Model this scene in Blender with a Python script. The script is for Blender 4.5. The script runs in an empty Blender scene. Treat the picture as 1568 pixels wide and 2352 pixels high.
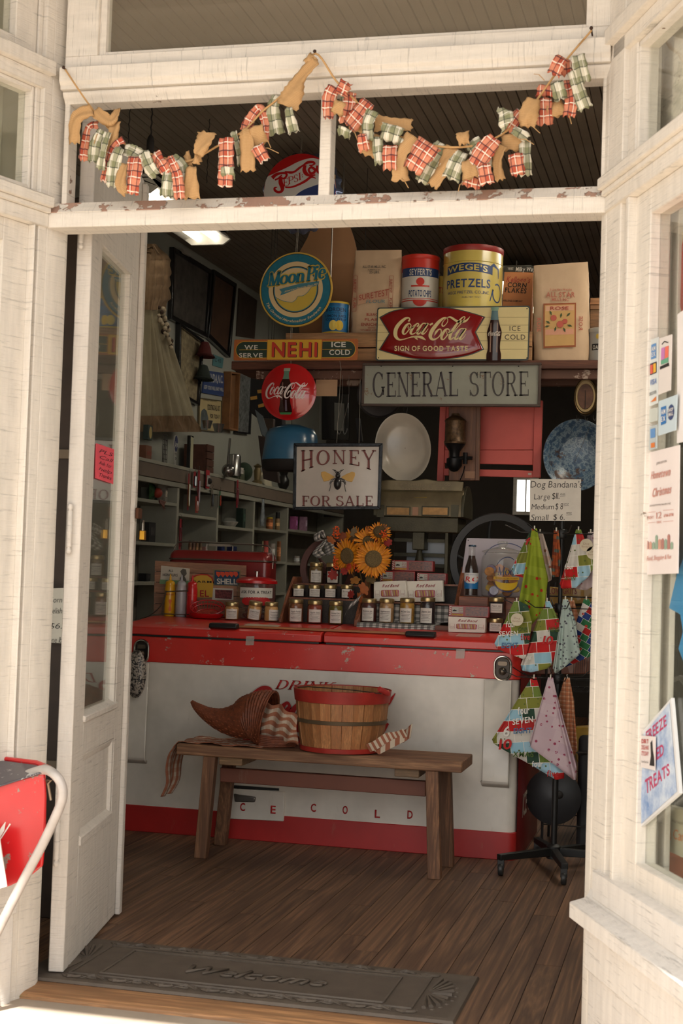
import bpy, bmesh, math, random
from mathutils import Vector, Matrix
random.seed(7)
SC = bpy.context.scene
COL = SC.collection
R_ = math.radians
# ---------------- camera ----------------
FPX = 3340.0; YAW, PITCH, ROLL = R_(13.9), R_(2.31), R_(1.85)
CAM = Vector((1.83, -3.79, 1.2))
_d = Vector((-math.sin(YAW)*math.cos(PITCH), math.cos(YAW)*math.cos(PITCH), math.sin(PITCH)))
_r0 = Vector((math.cos(YAW), math.sin(YAW), 0)); _u0 = _r0.cross(_d)
_r = _r0*math.cos(ROLL)+_u0*math.sin(ROLL); _u = -_r0*math.sin(ROLL)+_u0*math.cos(ROLL)
cd = bpy.data.cameras.new('camera'); cam = bpy.data.objects.new('camera', cd); COL.objects.link(cam)
cd.sensor_fit = 'VERTICAL'; cd.sensor_height = 36; cd.sensor_width = 24; cd.lens = FPX/2352*36
cd.clip_start = .05
cd.dof.use_dof = True; cd.dof.focus_distance = 6.7; cd.dof.aperture_fstop = 9
m = Matrix((_r, _u, -_d)).transposed().to_4x4(); m.translation = CAM; cam.matrix_world = m
SC.camera = cam
# ---------------- sky, sun, exposure ----------------
w = bpy.data.worlds.new('sky'); SC.world = w; w.use_nodes = True
bg = w.node_tree.nodes['Background']; bg.inputs[0].default_value = (1.0, .985, .965, 1); bg.inputs[1].default_value = 2.85
sl = bpy.data.lights.new('sun', 'SUN'); sl.energy = 17.0; sl.angle = R_(.6); sl.color = (1, .95, .88)
sun = bpy.data.objects.new('sun', sl); COL.objects.link(sun)
sun.rotation_euler = Vector((-.50, 1.0, -2.15)).to_track_quat('-Z', 'Y').to_euler()
SC.view_settings.view_transform = 'Standard'; SC.view_settings.look = 'None'; SC.view_settings.gamma = 1
SC.view_settings.use_curve_mapping = False; SC.view_settings.exposure = -0.25
# ---------------- photograph -> world ----------------
def ray(px, py): return _d*FPX+_r*(px-784)-_u*(py-1176)
def at(px, py, P=0.0, dn=0.0):
    """point on the facade-parallel plane Y=P, or on the vertical plane P=(ox,oy,angle)"""
    v = ray(px, py)
    if isinstance(P, (int, float)): return CAM+v*((P+dn-CAM.y)/v.y)
    ox, oy, a = P; n = Vector((-math.sin(a), math.cos(a), 0)); o = Vector((ox, oy, 0))+n*dn
    return CAM+v*((o-CAM).dot(n)/v.dot(n))
def atz(px, py, z): v = ray(px, py); return CAM+v*((z-CAM.z)/v.z)
def pxm(px, py, P=0.0):
    a = at(px, py, P); return FPX/(a-CAM).dot(_d)
# ---------------- materials ----------------
def lin(c): return tuple((x/255/12.92 if x/255 <= .04045 else ((x/255+.055)/1.055)**2.4) for x in c)+(1,)
MC = {}
def nodes(name):
    m = bpy.data.materials.new(name); m.use_nodes = True; nt = m.node_tree
    return m, nt, nt.nodes['Principled BSDF']
def N(nt, t, **k):
    n = nt.nodes.new(t)
    for a, b in k.items():
        if hasattr(n, a): setattr(n, a, b)
        else: n.inputs[a].default_value = b
    return n
def mp(nt, scale, coord='Object', rot=(0, 0, 0)):
    tc = N(nt, 'ShaderNodeTexCoord'); q = N(nt, 'ShaderNodeMapping'); q.inputs['Scale'].default_value = scale; q.inputs['Rotation'].default_value = rot
    nt.links.new(tc.outputs[coord], q.inputs[0]); return q.outputs[0]
def noise(nt, vec, scale, det=4, rough=.6):
    n = N(nt, 'ShaderNodeTexNoise'); n.inputs['Scale'].default_value = scale; n.inputs['Detail'].default_value = det; n.inputs['Roughness'].default_value = rough
    nt.links.new(vec, n.inputs['Vector']); return n.outputs[0]
def ramp(nt, fac, stops):
    r = N(nt, 'ShaderNodeValToRGB'); cr = r.color_ramp
    while len(cr.elements) < len(stops): cr.elements.new(.5)
    for e, (p, c) in zip(cr.elements, stops): e.position = p; e.color = c
    nt.links.new(fac, r.inputs[0]); return r.outputs[0]
def mixc(nt, f, a, b):
    x = N(nt, 'ShaderNodeMix'); x.data_type = 'RGBA'
    for s, v in ((x.inputs[0], f), (x.inputs[6], a), (x.inputs[7], b)):
        if hasattr(v, 'links') or isinstance(v, bpy.types.NodeSocket): nt.links.new(v, s)
        else: s.default_value = v
    return x.outputs[2]
def bump(nt, bs, h, st, dist=.002):
    b = N(nt, 'ShaderNodeBump'); b.inputs['Strength'].default_value = st; b.inputs['Distance'].default_value = dist
    nt.links.new(h, b.inputs['Height']); nt.links.new(b.outputs[0], bs.inputs['Normal']); return b
def mat(c, rough=.6, metal=0, var=.12, scale=9, bmp=0, bscale=60, emit=0, alpha=1, trans=0, spec=.5, ior=1.45, coat=0):
    """plain procedural surface: sRGB colour, soft tonal mottling, fine relief"""
    key = (tuple(c), rough, metal, var, scale, bmp, bscale, emit, alpha, trans, spec, coat)
    if key in MC: return MC[key]
    m, nt, bs = nodes('surface_%d_%d_%d' % tuple(c)); L = lin(c)
    if var and not trans:
        v = mp(nt, (1, 1, 1)); n = noise(nt, v, scale)
        k = 1-var; hi = tuple(min(1, x*(1+var*.5)) for x in L[:3])+(1,); lo = tuple(x*k for x in L[:3])+(1,)
        nt.links.new(ramp(nt, n, [(.3, lo), (.7, hi)]), bs.inputs['Base Color'])
    else: bs.inputs['Base Color'].default_value = L
    bs.inputs['Roughness'].default_value = rough; bs.inputs['Metallic'].default_value = metal
    bs.inputs['Specular IOR Level'].default_value = spec; bs.inputs['IOR'].default_value = ior
    bs.inputs['Transmission Weight'].default_value = trans; bs.inputs['Alpha'].default_value = alpha
    bs.inputs['Coat Weight'].default_value = coat
    if emit: bs.inputs['Emission Color'].default_value = L; bs.inputs['Emission Strength'].default_value = emit
    if bmp: bump(nt, bs, noise(nt, mp(nt, (1, 1, 1)), bscale, 6), bmp)
    MC[key] = m; return m
def paintwood(axis='z', peel=.335, c=(232, 224, 212), under=(150, 118, 98), rough=.55, key=''):
    """old white paint over wood: fine checks across the grain, chips showing bare wood"""
    k = ('pw', axis, peel, c, under, key)
    if k in MC: return MC[k]
    m, nt, bs = nodes('old_white_paint')
    s = {'z': (2.5, 2.5, 60), 'x': (60, 2.5, 2.5), 'y': (2.5, 60, 2.5)}[axis]
    g = {'z': (14, 14, 2.2), 'x': (2.2, 14, 14), 'y': (14, 2.2, 14)}[axis]
    ck = noise(nt, mp(nt, s), 2.2, 8, .75); gr = noise(nt, mp(nt, g), 3.0, 6, .65); pn = noise(nt, mp(nt, (1, 1, 1)), 7, 10, .72)
    crack = ramp(nt, ck, [(.37, (0, 0, 0, 1)), (.43, (1, 1, 1, 1))])
    base = ramp(nt, gr, [(.2, lin(tuple(int(x*.93) for x in c))), (.55, lin(c)), (.8, lin(tuple(min(255, int(x*1.04)) for x in c)))])
    base = mixc(nt, crack, lin(tuple(int(x*.84) for x in c)), base)
    # chips: slightly quantised so they break square to the grain
    q = N(nt, 'ShaderNodeTexVoronoi'); q.inputs['Scale'].default_value = 46; q.distance = 'CHEBYCHEV'; nt.links.new(mp(nt, (1, 1, 1)), q.inputs['Vector'])
    ad = N(nt, 'ShaderNodeMath', operation='ADD'); mu = N(nt, 'ShaderNodeMath', operation='MULTIPLY'); mu.inputs[1].default_value = .12
    sp = N(nt, 'ShaderNodeSeparateColor'); nt.links.new(q.outputs['Color'], sp.inputs[0]); nt.links.new(sp.outputs[0], mu.inputs[0]); nt.links.new(pn, ad.inputs[0]); nt.links.new(mu.outputs[0], ad.inputs[1])
    pf = ramp(nt, ad.outputs[0], [(peel, (0, 0, 0, 1)), (peel+.012, (1, 1, 1, 1))])
    nt.links.new(mixc(nt, pf, lin(under), base), bs.inputs['Base Color'])
    hm = N(nt, 'ShaderNodeMath', operation='ADD'); nt.links.new(pf, hm.inputs[0]); nt.links.new(ck, hm.inputs[1])
    bump(nt, bs, hm.outputs[0], 1.0, .004); bs.inputs['Roughness'].default_value = rough
    MC[k] = m; return m
def wood(c1, c2, axis='x', scale=1, rough=.6, ring=9, st=.3, coat=0):
    k = ('wd', c1, c2, axis, scale, ring, coat, rough)
    if k in MC: return MC[k]
    m, nt, bs = nodes('wood_grain'); a = {'x': (.35, 6, 6), 'y': (6, .35, 6), 'z': (6, 6, .35)}[axis]
    v0 = mp(nt, tuple(x*scale for x in a)); info = N(nt, 'ShaderNodeObjectInfo'); va = N(nt, 'ShaderNodeVectorMath', operation='SCALE'); va.inputs[0].default_value = (37, 53, 71)
    nt.links.new(info.outputs['Random'], va.inputs['Scale']); vb = N(nt, 'ShaderNodeVectorMath', operation='ADD'); nt.links.new(v0, vb.inputs[0]); nt.links.new(va.outputs[0], vb.inputs[1]); v = vb.outputs[0]
    n1 = noise(nt, v, 2.2, 3, .5)
    mu = N(nt, 'ShaderNodeMath', operation='MULTIPLY'); mu.inputs[1].default_value = ring; nt.links.new(n1, mu.inputs[0])
    si = N(nt, 'ShaderNodeMath', operation='PINGPONG'); si.inputs[1].default_value = 1; nt.links.new(mu.outputs[0], si.inputs[0])
    n2 = noise(nt, v, 16, 5, .7)
    base = ramp(nt, si.outputs[0], [(0.05, lin(c1)), (.8, lin(c2))])
    base = mixc(nt, ramp(nt, n2, [(.35, (0, 0, 0, 1)), (.62, (1, 1, 1, 1))]), lin(tuple(int(x*.72) for x in c1)), base)
    hs = N(nt, 'ShaderNodeHueSaturation'); mr = N(nt, 'ShaderNodeMapRange'); mr.inputs[3].default_value = .82; mr.inputs[4].default_value = 1.15
    nt.links.new(info.outputs['Random'], mr.inputs[0]); nt.links.new(mr.outputs[0], hs.inputs['Value']); nt.links.new(base, hs.inputs['Color'])
    nt.links.new(hs.outputs[0], bs.inputs['Base Color']); bs.inputs['Roughness'].default_value = rough; bs.inputs['Coat Weight'].default_value = coat
    bump(nt, bs, n2, st, .001); MC[k] = m; return m
def plaid(base, bands, rough=.9, key='', bmp=.2):
    """woven cloth from UV bands: (axis, repeats per metre, offset, width fraction, colour, strength)"""
    k = ('pl', base, tuple(bands))
    if k in MC: return MC[k]
    m, nt, bs = nodes('woven_cloth'); tc = N(nt, 'ShaderNodeTexCoord'); sp = N(nt, 'ShaderNodeSeparateXYZ'); nt.links.new(tc.outputs['UV'], sp.inputs[0])
    col = lin(base)
    for ax, fr, off, wd, c, st in bands:
        ma = N(nt, 'ShaderNodeMath', operation='MULTIPLY_ADD'); ma.inputs[1].default_value = fr; ma.inputs[2].default_value = off; nt.links.new(sp.outputs[ax], ma.inputs[0])
        f = N(nt, 'ShaderNodeMath', operation='FRACT'); nt.links.new(ma.outputs[0], f.inputs[0])
        l = N(nt, 'ShaderNodeMath', operation='LESS_THAN'); l.inputs[1].default_value = wd; nt.links.new(f.outputs[0], l.inputs[0])
        mu = N(nt, 'ShaderNodeMath', operation='MULTIPLY'); mu.inputs[1].default_value = st; nt.links.new(l.outputs[0], mu.inputs[0])
        col = mixc(nt, mu.outputs[0], col, lin(c))
    if isinstance(col, tuple): bs.inputs['Base Color'].default_value = col
    else: nt.links.new(col, bs.inputs['Base Color'])
    bs.inputs['Roughness'].default_value = rough; bs.inputs['Specular IOR Level'].default_value = .15
    bump(nt, bs, noise(nt, mp(nt, (1, 1, 1)), 420, 2), bmp, .001); MC[k] = m; return m
def glass(tint=(225, 232, 226), alpha=.0, rough=.02):
    """clear glass with a faint film (dust; on the upper window also reflected haze): transparent + fresnel gloss + thin diffuse"""
    k = ('gl', tint, alpha, rough)
    if k in MC: return MC[k]
    m = bpy.data.materials.new('window_glass'); m.use_nodes = True; nt = m.node_tree; nt.nodes.remove(nt.nodes['Principled BSDF']); out = nt.nodes['Material Output']
    tr = N(nt, 'ShaderNodeBsdfTransparent'); tr.inputs[0].default_value = (.97, .98, .96, 1); gl = N(nt, 'ShaderNodeBsdfGlossy'); gl.inputs['Roughness'].default_value = rough
    lw = N(nt, 'ShaderNodeLayerWeight'); pw = N(nt, 'ShaderNodeMath', operation='POWER'); pw.inputs[1].default_value = 4.5; lw.inputs[0].default_value = .5; nt.links.new(lw.outputs['Facing'], pw.inputs[0]); fr = N(nt, 'ShaderNodeMath', operation='MULTIPLY_ADD'); fr.inputs[1].default_value = .9; fr.inputs[2].default_value = .04; nt.links.new(pw.outputs[0], fr.inputs[0]); a = N(nt, 'ShaderNodeMixShader'); nt.links.new(fr.outputs[0], a.inputs[0]); nt.links.new(tr.outputs[0], a.inputs[1]); nt.links.new(gl.outputs[0], a.inputs[2])
    df = N(nt, 'ShaderNodeBsdfDiffuse'); df.inputs[0].default_value = lin(tint); b = N(nt, 'ShaderNodeMixShader'); b.inputs[0].default_value = alpha; nt.links.new(a.outputs[0], b.inputs[1]); nt.links.new(df.outputs[0], b.inputs[2])
    nt.links.new(b.outputs[0], out.inputs[0]); MC[k] = m; return m
# ---------------- mesh builder ----------------
class MB:
    def __init__(s): s.v = []; s.f = []; s.uv = []
    def add(s, vs, fs, uvs=None):
        o = len(s.v); s.v += [tuple(x) for x in vs]; s.f += [tuple(i+o for i in f) for f in fs]
        s.uv += (uvs if uvs else [(v[0], v[2] if len(v) > 2 else 0) for v in vs]); return s
    def box(s, a, b, tf=None):
        x0, y0, z0 = a; x1, y1, z1 = b
        vs = [Vector((x, y, z)) for x in (x0, x1) for y in (y0, y1) for z in (z0, z1)]
        if tf: vs = [tf @ v for v in vs]
        return s.add(vs, [(0, 1, 3, 2), (4, 6, 7, 5), (0, 4, 5, 1), (2, 3, 7, 6), (0, 2, 6, 4), (1, 5, 7, 3)])
    def prism(s, pts, y0, y1, back=True):
        """pts in (x,z), front face at y0, extruded to y1"""
        n = len(pts); vs = [(x, y0, z) for x, z in pts]+[(x, y1, z) for x, z in pts]
        fs = [tuple(range(n))]+([tuple(range(2*n-1, n-1, -1))] if back else [])+[(i, n+i, n+(i+1) % n, (i+1) % n) for i in range(n)]
        return s.add(vs, fs)
    def plan(s, pts, z0, z1):
        n = len(pts); vs = [(x, y, z0) for x, y in pts]+[(x, y, z1) for x, y in pts]
        return s.add(vs, [tuple(range(n-1, -1, -1)), tuple(range(n, 2*n))]+[(i, (i+1) % n, n+(i+1) % n, n+i) for i in range(n)])
    def prof_x(s, pts, x0, x1):
        """pts in (y,z) extruded along x"""
        n = len(pts); vs = [(x0, y, z) for y, z in pts]+[(x1, y, z) for y, z in pts]
        return s.add(vs, [tuple(range(n)), tuple(range(2*n-1, n-1, -1))]+[(i, n+i, n+(i+1) % n, (i+1) % n) for i in range(n)])
    def lathe(s, prof, n=20, c=(0, 0, 0), axis='z', a0=0, a1=360, sx=1, sy=1, cap=True):
        vs = []; uv = []; full = (a1-a0) >= 360; m = n if full else n+1
        for r, h in prof:
            for i in range(m):
                a = R_(a0+(a1-a0)*i/n); x, y = r*math.cos(a)*sx, r*math.sin(a)*sy
                p = {'z': (x, y, h), 'y': (x, h, y), 'x': (h, x, y)}[axis]
                vs.append((p[0]+c[0], p[1]+c[1], p[2]+c[2])); uv.append((i/n, h))
        fs = []
        for j in range(len(prof)-1):
            for i in range(n):
                k = (i+1) % m if full else i+1
                fs.append((j*m+i, j*m+k, (j+1)*m+k, (j+1)*m+i))
        if full and cap and prof[0] != prof[-1]:
            if prof[0][0] > 1e-6: fs.append(tuple(range(m-1, -1, -1)))
            if prof[-1][0] > 1e-6: fs.append(tuple((len(prof)-1)*m+i for i in range(m)))
        return s.add(vs, fs, uv)
    def tube(s, pts, r, n=8, cap=True):
        pts = [Vector(p) for p in pts]; rs = r if isinstance(r, (list, tuple)) else [r]*len(pts)
        vs = []; prev = None; m = len(pts); uv = []; acc = 0
        for i, p in enumerate(pts):
            t = (pts[min(i+1, m-1)]-pts[max(i-1, 0)]).normalized()
            if prev is None: a = t.orthogonal().normalized()
            else: a = (prev-t*prev.dot(t)); a = a.normalized() if a.length > 1e-6 else t.orthogonal().normalized()
            b = t.cross(a); prev = a
            if i: acc += (p-pts[i-1]).length
            for k in range(n):
                an = 2*math.pi*k/n; vs.append(p+(a*math.cos(an)+b*math.sin(an))*rs[i]); uv.append((k/n, acc))
        fs = [(i*n+k, i*n+(k+1) % n, (i+1)*n+(k+1) % n, (i+1)*n+k) for i in range(m-1) for k in range(n)]
        if cap: fs += [tuple(range(n-1, -1, -1)), tuple((m-1)*n+k for k in range(n))]
        return s.add(vs, fs, uv)
    def grid(s, fn, nu, nv, us=1, vs_=1):
        vs = [fn(i/nu, j/nv) for j in range(nv+1) for i in range(nu+1)]; uv = [(i/nu*us, j/nv*vs_) for j in range(nv+1) for i in range(nu+1)]; w_ = nu+1
        return s.add(vs, [(j*w_+i, j*w_+i+1, (j+1)*w_+i+1, (j+1)*w_+i) for j in range(nv) for i in range(nu)], uv)
    def ball(s, c, r, n=10, m=6, sz=1, sx=1, sy=1):
        return s.lathe([(r*math.sin(math.pi*i/m) if 0 < i < m else 0.0, -r*sz*math.cos(math.pi*i/m)) for i in range(m+1)], n, c, 'z', sx=sx, sy=sy)
    def ribbon(s, pts, fn=lambda x, z: (x, 0, z)):
        """flat stroke: pts (x,z,width) mapped through fn"""
        L = []; n = len(pts)
        for i in range(n):
            a = pts[max(i-1, 0)]; b = pts[min(i+1, n-1)]; dx, dz = b[0]-a[0], b[1]-a[1]; l = math.hypot(dx, dz) or 1
            nx, nz = -dz/l*pts[i][2]/2, dx/l*pts[i][2]/2
            L += [fn(pts[i][0]+nx, pts[i][1]+nz), fn(pts[i][0]-nx, pts[i][1]-nz)]
        return s.add(L, [(2*i, 2*i+1, 2*i+3, 2*i+2) for i in range(n-1)])
    def build(s, name, m, parent=None, bev=0, smooth=40, tf=None, solid=0, label=None):
        me = bpy.data.meshes.new(name); me.from_pydata(s.v, [], s.f)
        if s.uv:
            ul = me.uv_layers.new(name='UVMap'); vi = [0]*len(me.loops); me.loops.foreach_get('vertex_index', vi)
            fl = [0.0]*(2*len(vi))
            for i, k in enumerate(vi): fl[2*i], fl[2*i+1] = s.uv[k][0], s.uv[k][1]
            ul.data.foreach_set('uv', fl)
        me.materials.append(m); me.shade_smooth()
        if smooth < 180: me.set_sharp_from_angle(angle=R_(smooth))
        o = bpy.data.objects.new(name, me); COL.objects.link(o)
        if parent: o.parent = parent
        if tf: o.matrix_basis = tf
        if bev: b = o.modifiers.new('bevel', 'BEVEL'); b.width = bev; b.segments = 2; b.limit_method = 'ANGLE'; b.angle_limit = R_(35); b.harden_normals = False
        if solid: q = o.modifiers.new('solidify', 'SOLIDIFY'); q.thickness = solid; q.offset = 0
        if label: o['label'] = label
        return o
def spl(pts, k=6):
    """Catmull-Rom through tuples of any length"""
    out = []; n = len(pts)
    for i in range(n-1):
        p0, p1, p2, p3 = pts[max(i-1, 0)], pts[i], pts[i+1], pts[min(i+2, n-1)]
        for j in range(k):
            t = j/k; out.append(tuple(.5*((2*b)+(-a+c)*t+(2*a-5*b+4*c-d)*t*t+(-a+3*b-3*c+d)*t**3) for a, b, c, d in zip(p0, p1, p2, p3)))
    out.append(tuple(pts[-1])); return out
def arc(cx, cy, rx, ry, a0, a1, n=12): return [(cx+rx*math.cos(R_(a0+(a1-a0)*i/n)), cy+ry*math.sin(R_(a0+(a1-a0)*i/n))) for i in range(n+1)]
def rrect(x0, z0, x1, z1, r, n=4):
    p = []
    for cx, cz, a in ((x1-r, z0+r, -90), (x1-r, z1-r, 0), (x0+r, z1-r, 90), (x0+r, z0+r, 180)): p += arc(cx, cz, r, r, a, a+90, n)
    return p
# ---------------- things ----------------
def tag(o, label, cat, group=None, kind=None):
    o['label'] = label; o['category'] = cat
    if group: o['group'] = group
    if kind: o['kind'] = kind
    return o
class T:
    """a thing: an Empty at its base; l() turns a photo pixel on its plane into local metres"""
    def __init__(s, name, label, cat, o, rz=0, group=None, P=None):
        s.e = bpy.data.objects.new(name, None); s.e.empty_display_size = .05; COL.objects.link(s.e)
        s.o = Vector(o); s.e.location = s.o; s.e.rotation_euler = (0, 0, rz); s.rz = rz; tag(s.e, label, cat, group)
        s.P = P if P is not None else s.o.y; s.inv = Matrix.Rotation(-rz, 3, 'Z')
    def l(s, px, py, dn=0): return s.inv @ (at(px, py, s.P, dn)-s.o)
    def xz(s, px, py, dn=0): q = s.l(px, py, dn); return (q.x, q.z)
    def b(s, mb, name, m, **k):
        par = k.pop('par', None); return mb.build(name, m, par or s.e, **k)
def PT(name, label, cat, px, py, P, group=None, z=None):
    o = at(px, py, P)
    if z is not None: o.z = z
    return T(name, label, cat, o, P[2] if not isinstance(P, (int, float)) else 0, group, P)
def ST(name, mb, m, bev=0, tf=None, smooth=40):
    o = mb.build(name, m, None, bev, smooth, tf); o['kind'] = 'structure'; return o
TRN = [0]
def TRIM(mb, m, bev=.003, tf=None, smooth=40):
    TRN[0] += 1; return ST('trim_%d' % TRN[0], mb, m, bev, tf, smooth)
# ---------------- lettering ----------------
GL = {}
def glyph(ch, font):
    k = (ch, font)
    if k in GL: return GL[k]
    if font == 'serif' and ch in SERIF:
        mb = MB(); sp, w0 = SERIF[ch]
        for st in sp:
            pts, fl = st[0], st[1] if len(st) > 1 else ''
            n = len(pts); rp = []
            for i in range(n):
                a, b = pts[max(i-1, 0)], pts[min(i+1, n-1)]; dx, dy = abs(b[0]-a[0]), abs(b[1]-a[1]); l = math.hypot(dx, dy) or 1
                wd = .055+.115*(dy/l)**2
                if 't' in fl: wd = .06
                rp.append((pts[i][0], pts[i][1], wd))
            mb.ribbon(rp)
            for e, q in (('S', pts[0]), ('E', pts[-1])):
                if e in fl:
                    y = min(max(q[1], .025), .975); mb.ribbon([(q[0]-.16, y, .05), (q[0]+.16, y, .05)])
            for e, q in (('U', pts[-1]), ('u', pts[0])):
                if e in fl: mb.ribbon([(q[0], q[1]-.11, .05), (q[0], q[1]+.11, .05)])
        r = ([(v[0], v[2]) for v in mb.v], mb.f, 0, w0)
    else:
        cu = bpy.data.curves.new('g', 'FONT'); cu.body = ch; cu.resolution_u = 3; cu.size = 1.37
        if font == 'bold': cu.offset = .028
        if font == 'thin': cu.offset = -.012
        ob = bpy.data.objects.new('g', cu); me = ob.to_mesh()
        vs = [(v.co.x, v.co.y) for v in me.vertices]; fs = [tuple(p.vertices) for p in me.polygons]; ob.to_mesh_clear()
        bpy.data.objects.remove(ob); bpy.data.curves.remove(cu)
        if vs: x0 = min(v[0] for v in vs); x1 = max(v[0] for v in vs)
        else: x0, x1 = 0, .32
        if font == 'wide': vs = [((v[0]-x0)*1.15+x0, v[1]) for v in vs]; x1 = x0+(x1-x0)*1.15
        r = (vs, fs, x0, x1-x0)
    GL[k] = r; return r
def text(mb, s, fn, font='sans', shear=0, gap=.13, caps=1.0):
    """lay out s in a unit box (u 0..1 along, v 0..1 cap height) and map it with fn(u,v)->(x,y,z); fn may use m.w"""
    lay = []; x = 0
    for ch in s:
        if ch == ' ': x += .36; continue
        vs, fs, x0, w_ = glyph(ch, font); lay.append((x-x0, vs, fs)); x += w_+gap
    tot = max(x-gap, .01)
    for x0, vs, fs in lay: mb.add([fn((x0+v[0]+shear*v[1])/tot, v[1]) for v in vs], fs)
    return tot
def tbox(mb, s, a, b, y, **k):
    """text in the local box a=(x0,z0) bottom-left .. b=(x1,z1) at depth y"""
    return text(mb, s, lambda u, v: (a[0]+(b[0]-a[0])*u, y, a[1]+(b[1]-a[1])*v), **k)
def tquad(mb, s, t, q, dn=0, y=None, **k):
    """text on thing t between photo corners q=(TL,TR,BR,BL)"""
    P = [t.l(x, z) for x, z in q]
    def fn(u, v):
        top = P[0].lerp(P[1], u); bo = P[3].lerp(P[2], u); r = bo.lerp(top, v); return (r.x, r.y+dn, r.z)
    return text(mb, s, fn, **k)
A_ = arc
SERIF = {
 'G': ([(A_(.48, .5, .42, .5, 42, 335, 20),), ([(.86, .40), (.86, .08)], 'S'), ([(.80, .96), (.80, .72)], 't')], 1.0),
 'E': ([([(.2, 1), (.2, 0)], 'SE'), ([(.2, .972), (.76, .972)], 't'), ([(.76, 1), (.76, .76)], 't'), ([(.2, .5), (.56, .5)], 'tU'), ([(.2, .03), (.8, .03)], 't'), ([(.8, 0), (.8, .26)], 't')], .84),
 'F': ([([(.2, 1), (.2, 0)], 'SE'), ([(.2, .972), (.74, .972)], 't'), ([(.74, 1), (.74, .74)], 't'), ([(.2, .5), (.54, .5)], 'tU')], .78),
 'N': ([([(.16, 0), (.16, 1)], 'tSE'), ([(.14, 1), (.86, 0)],), ([(.86, 0), (.86, 1)], 'tE')], 1.0),
 'R': ([([(.2, 1), (.2, 0)], 'SE'), ([(.2, .97)]+A_(.48, .74, .27, .235, 90, -90, 12)+[(.2, .505)],), ([(.48, .5), (.86, 0)], 'E')], .98),
 'A': ([([(.5, 1), (.1, 0)], 'tE'), ([(.5, 1), (.9, 0)], 'E'), ([(.24, .34), (.76, .34)], 't')], 1.0),
 'L': ([([(.2, 1), (.2, 0)], 'SE'), ([(.2, .03), (.78, .03)], 't'), ([(.78, 0), (.78, .3)], 't')], .82),
 'S': ([(A_(.45, .74, .29, .235, 25, 270, 14)+A_(.45, .26, .32, .245, 90, -155, 14),), ([(.72, .98), (.72, .74)], 't'), ([(.13, .02), (.13, .26)], 't')], .84),
 'T': ([([(.45, 1), (.45, 0)], 'E'), ([(.03, .972), (.87, .972)], 't'), ([(.03, 1), (.03, .74)], 't'), ([(.87, 1), (.87, .74)], 't')], .9),
 'O': ([(A_(.5, .5, .43, .48, 0, 360, 26),)], 1.0),
 'H': ([([(.18, 1), (.18, 0)], 'SE'), ([(.82, 1), (.82, 0)], 'SE'), ([(.18, .5), (.82, .5)], 't')], 1.0),
 'Y': ([([(.08, 1), (.48, .48), (.48, 0)], 'SE'), ([(.9, 1), (.48, .48)], 'tS')], .98),
 'M': ([([(.16, 0), (.16, 1)], 'tS'), ([(.16, 1), (.55, 0)],), ([(.55, 0), (.94, 1)], 't'), ([(.94, 1), (.94, 0)], 'SE')], 1.1),
 'P': ([([(.2, 1), (.2, 0)], 'SE'), ([(.2, .97)]+A_(.5, .73, .3, .245, 90, -90, 12)+[(.2, .485)],)], .82),
 'o': ([(A_(.36, .34, .3, .32, 0, 360, 20),)], .72),
 'n': ([([(.14, .66), (.14, 0)], 'E'), ([(.14, .5)]+A_(.38, .4, .24, .25, 120, 0, 8)+[(.62, 0)], 'E')], .8),
 'i': ([([(.14, .66), (.14, 0)], 'E'), (A_(.14, .88, .05, .06, 0, 360, 8),)], .36),
 'e': ([([(.08, .36), (.62, .36)]+A_(.35, .34, .28, .32, 5, 320, 18),)], .72),
 'D': ([([(.18, 1), (.18, 0)], 'SE'), ([(.18, .972)]+A_(.4, .5, .44, .475, 90, -90, 14)+[(.18, .028)],)], .95),
 'I': ([([(.2, 1), (.2, 0)], 'SE')], .42),
 'K': ([([(.2, 1), (.2, 0)], 'SE'), ([(.82, 1), (.25, .45)], 'tS'), ([(.4, .58), (.86, 0)], 'E')], .96)}
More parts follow.
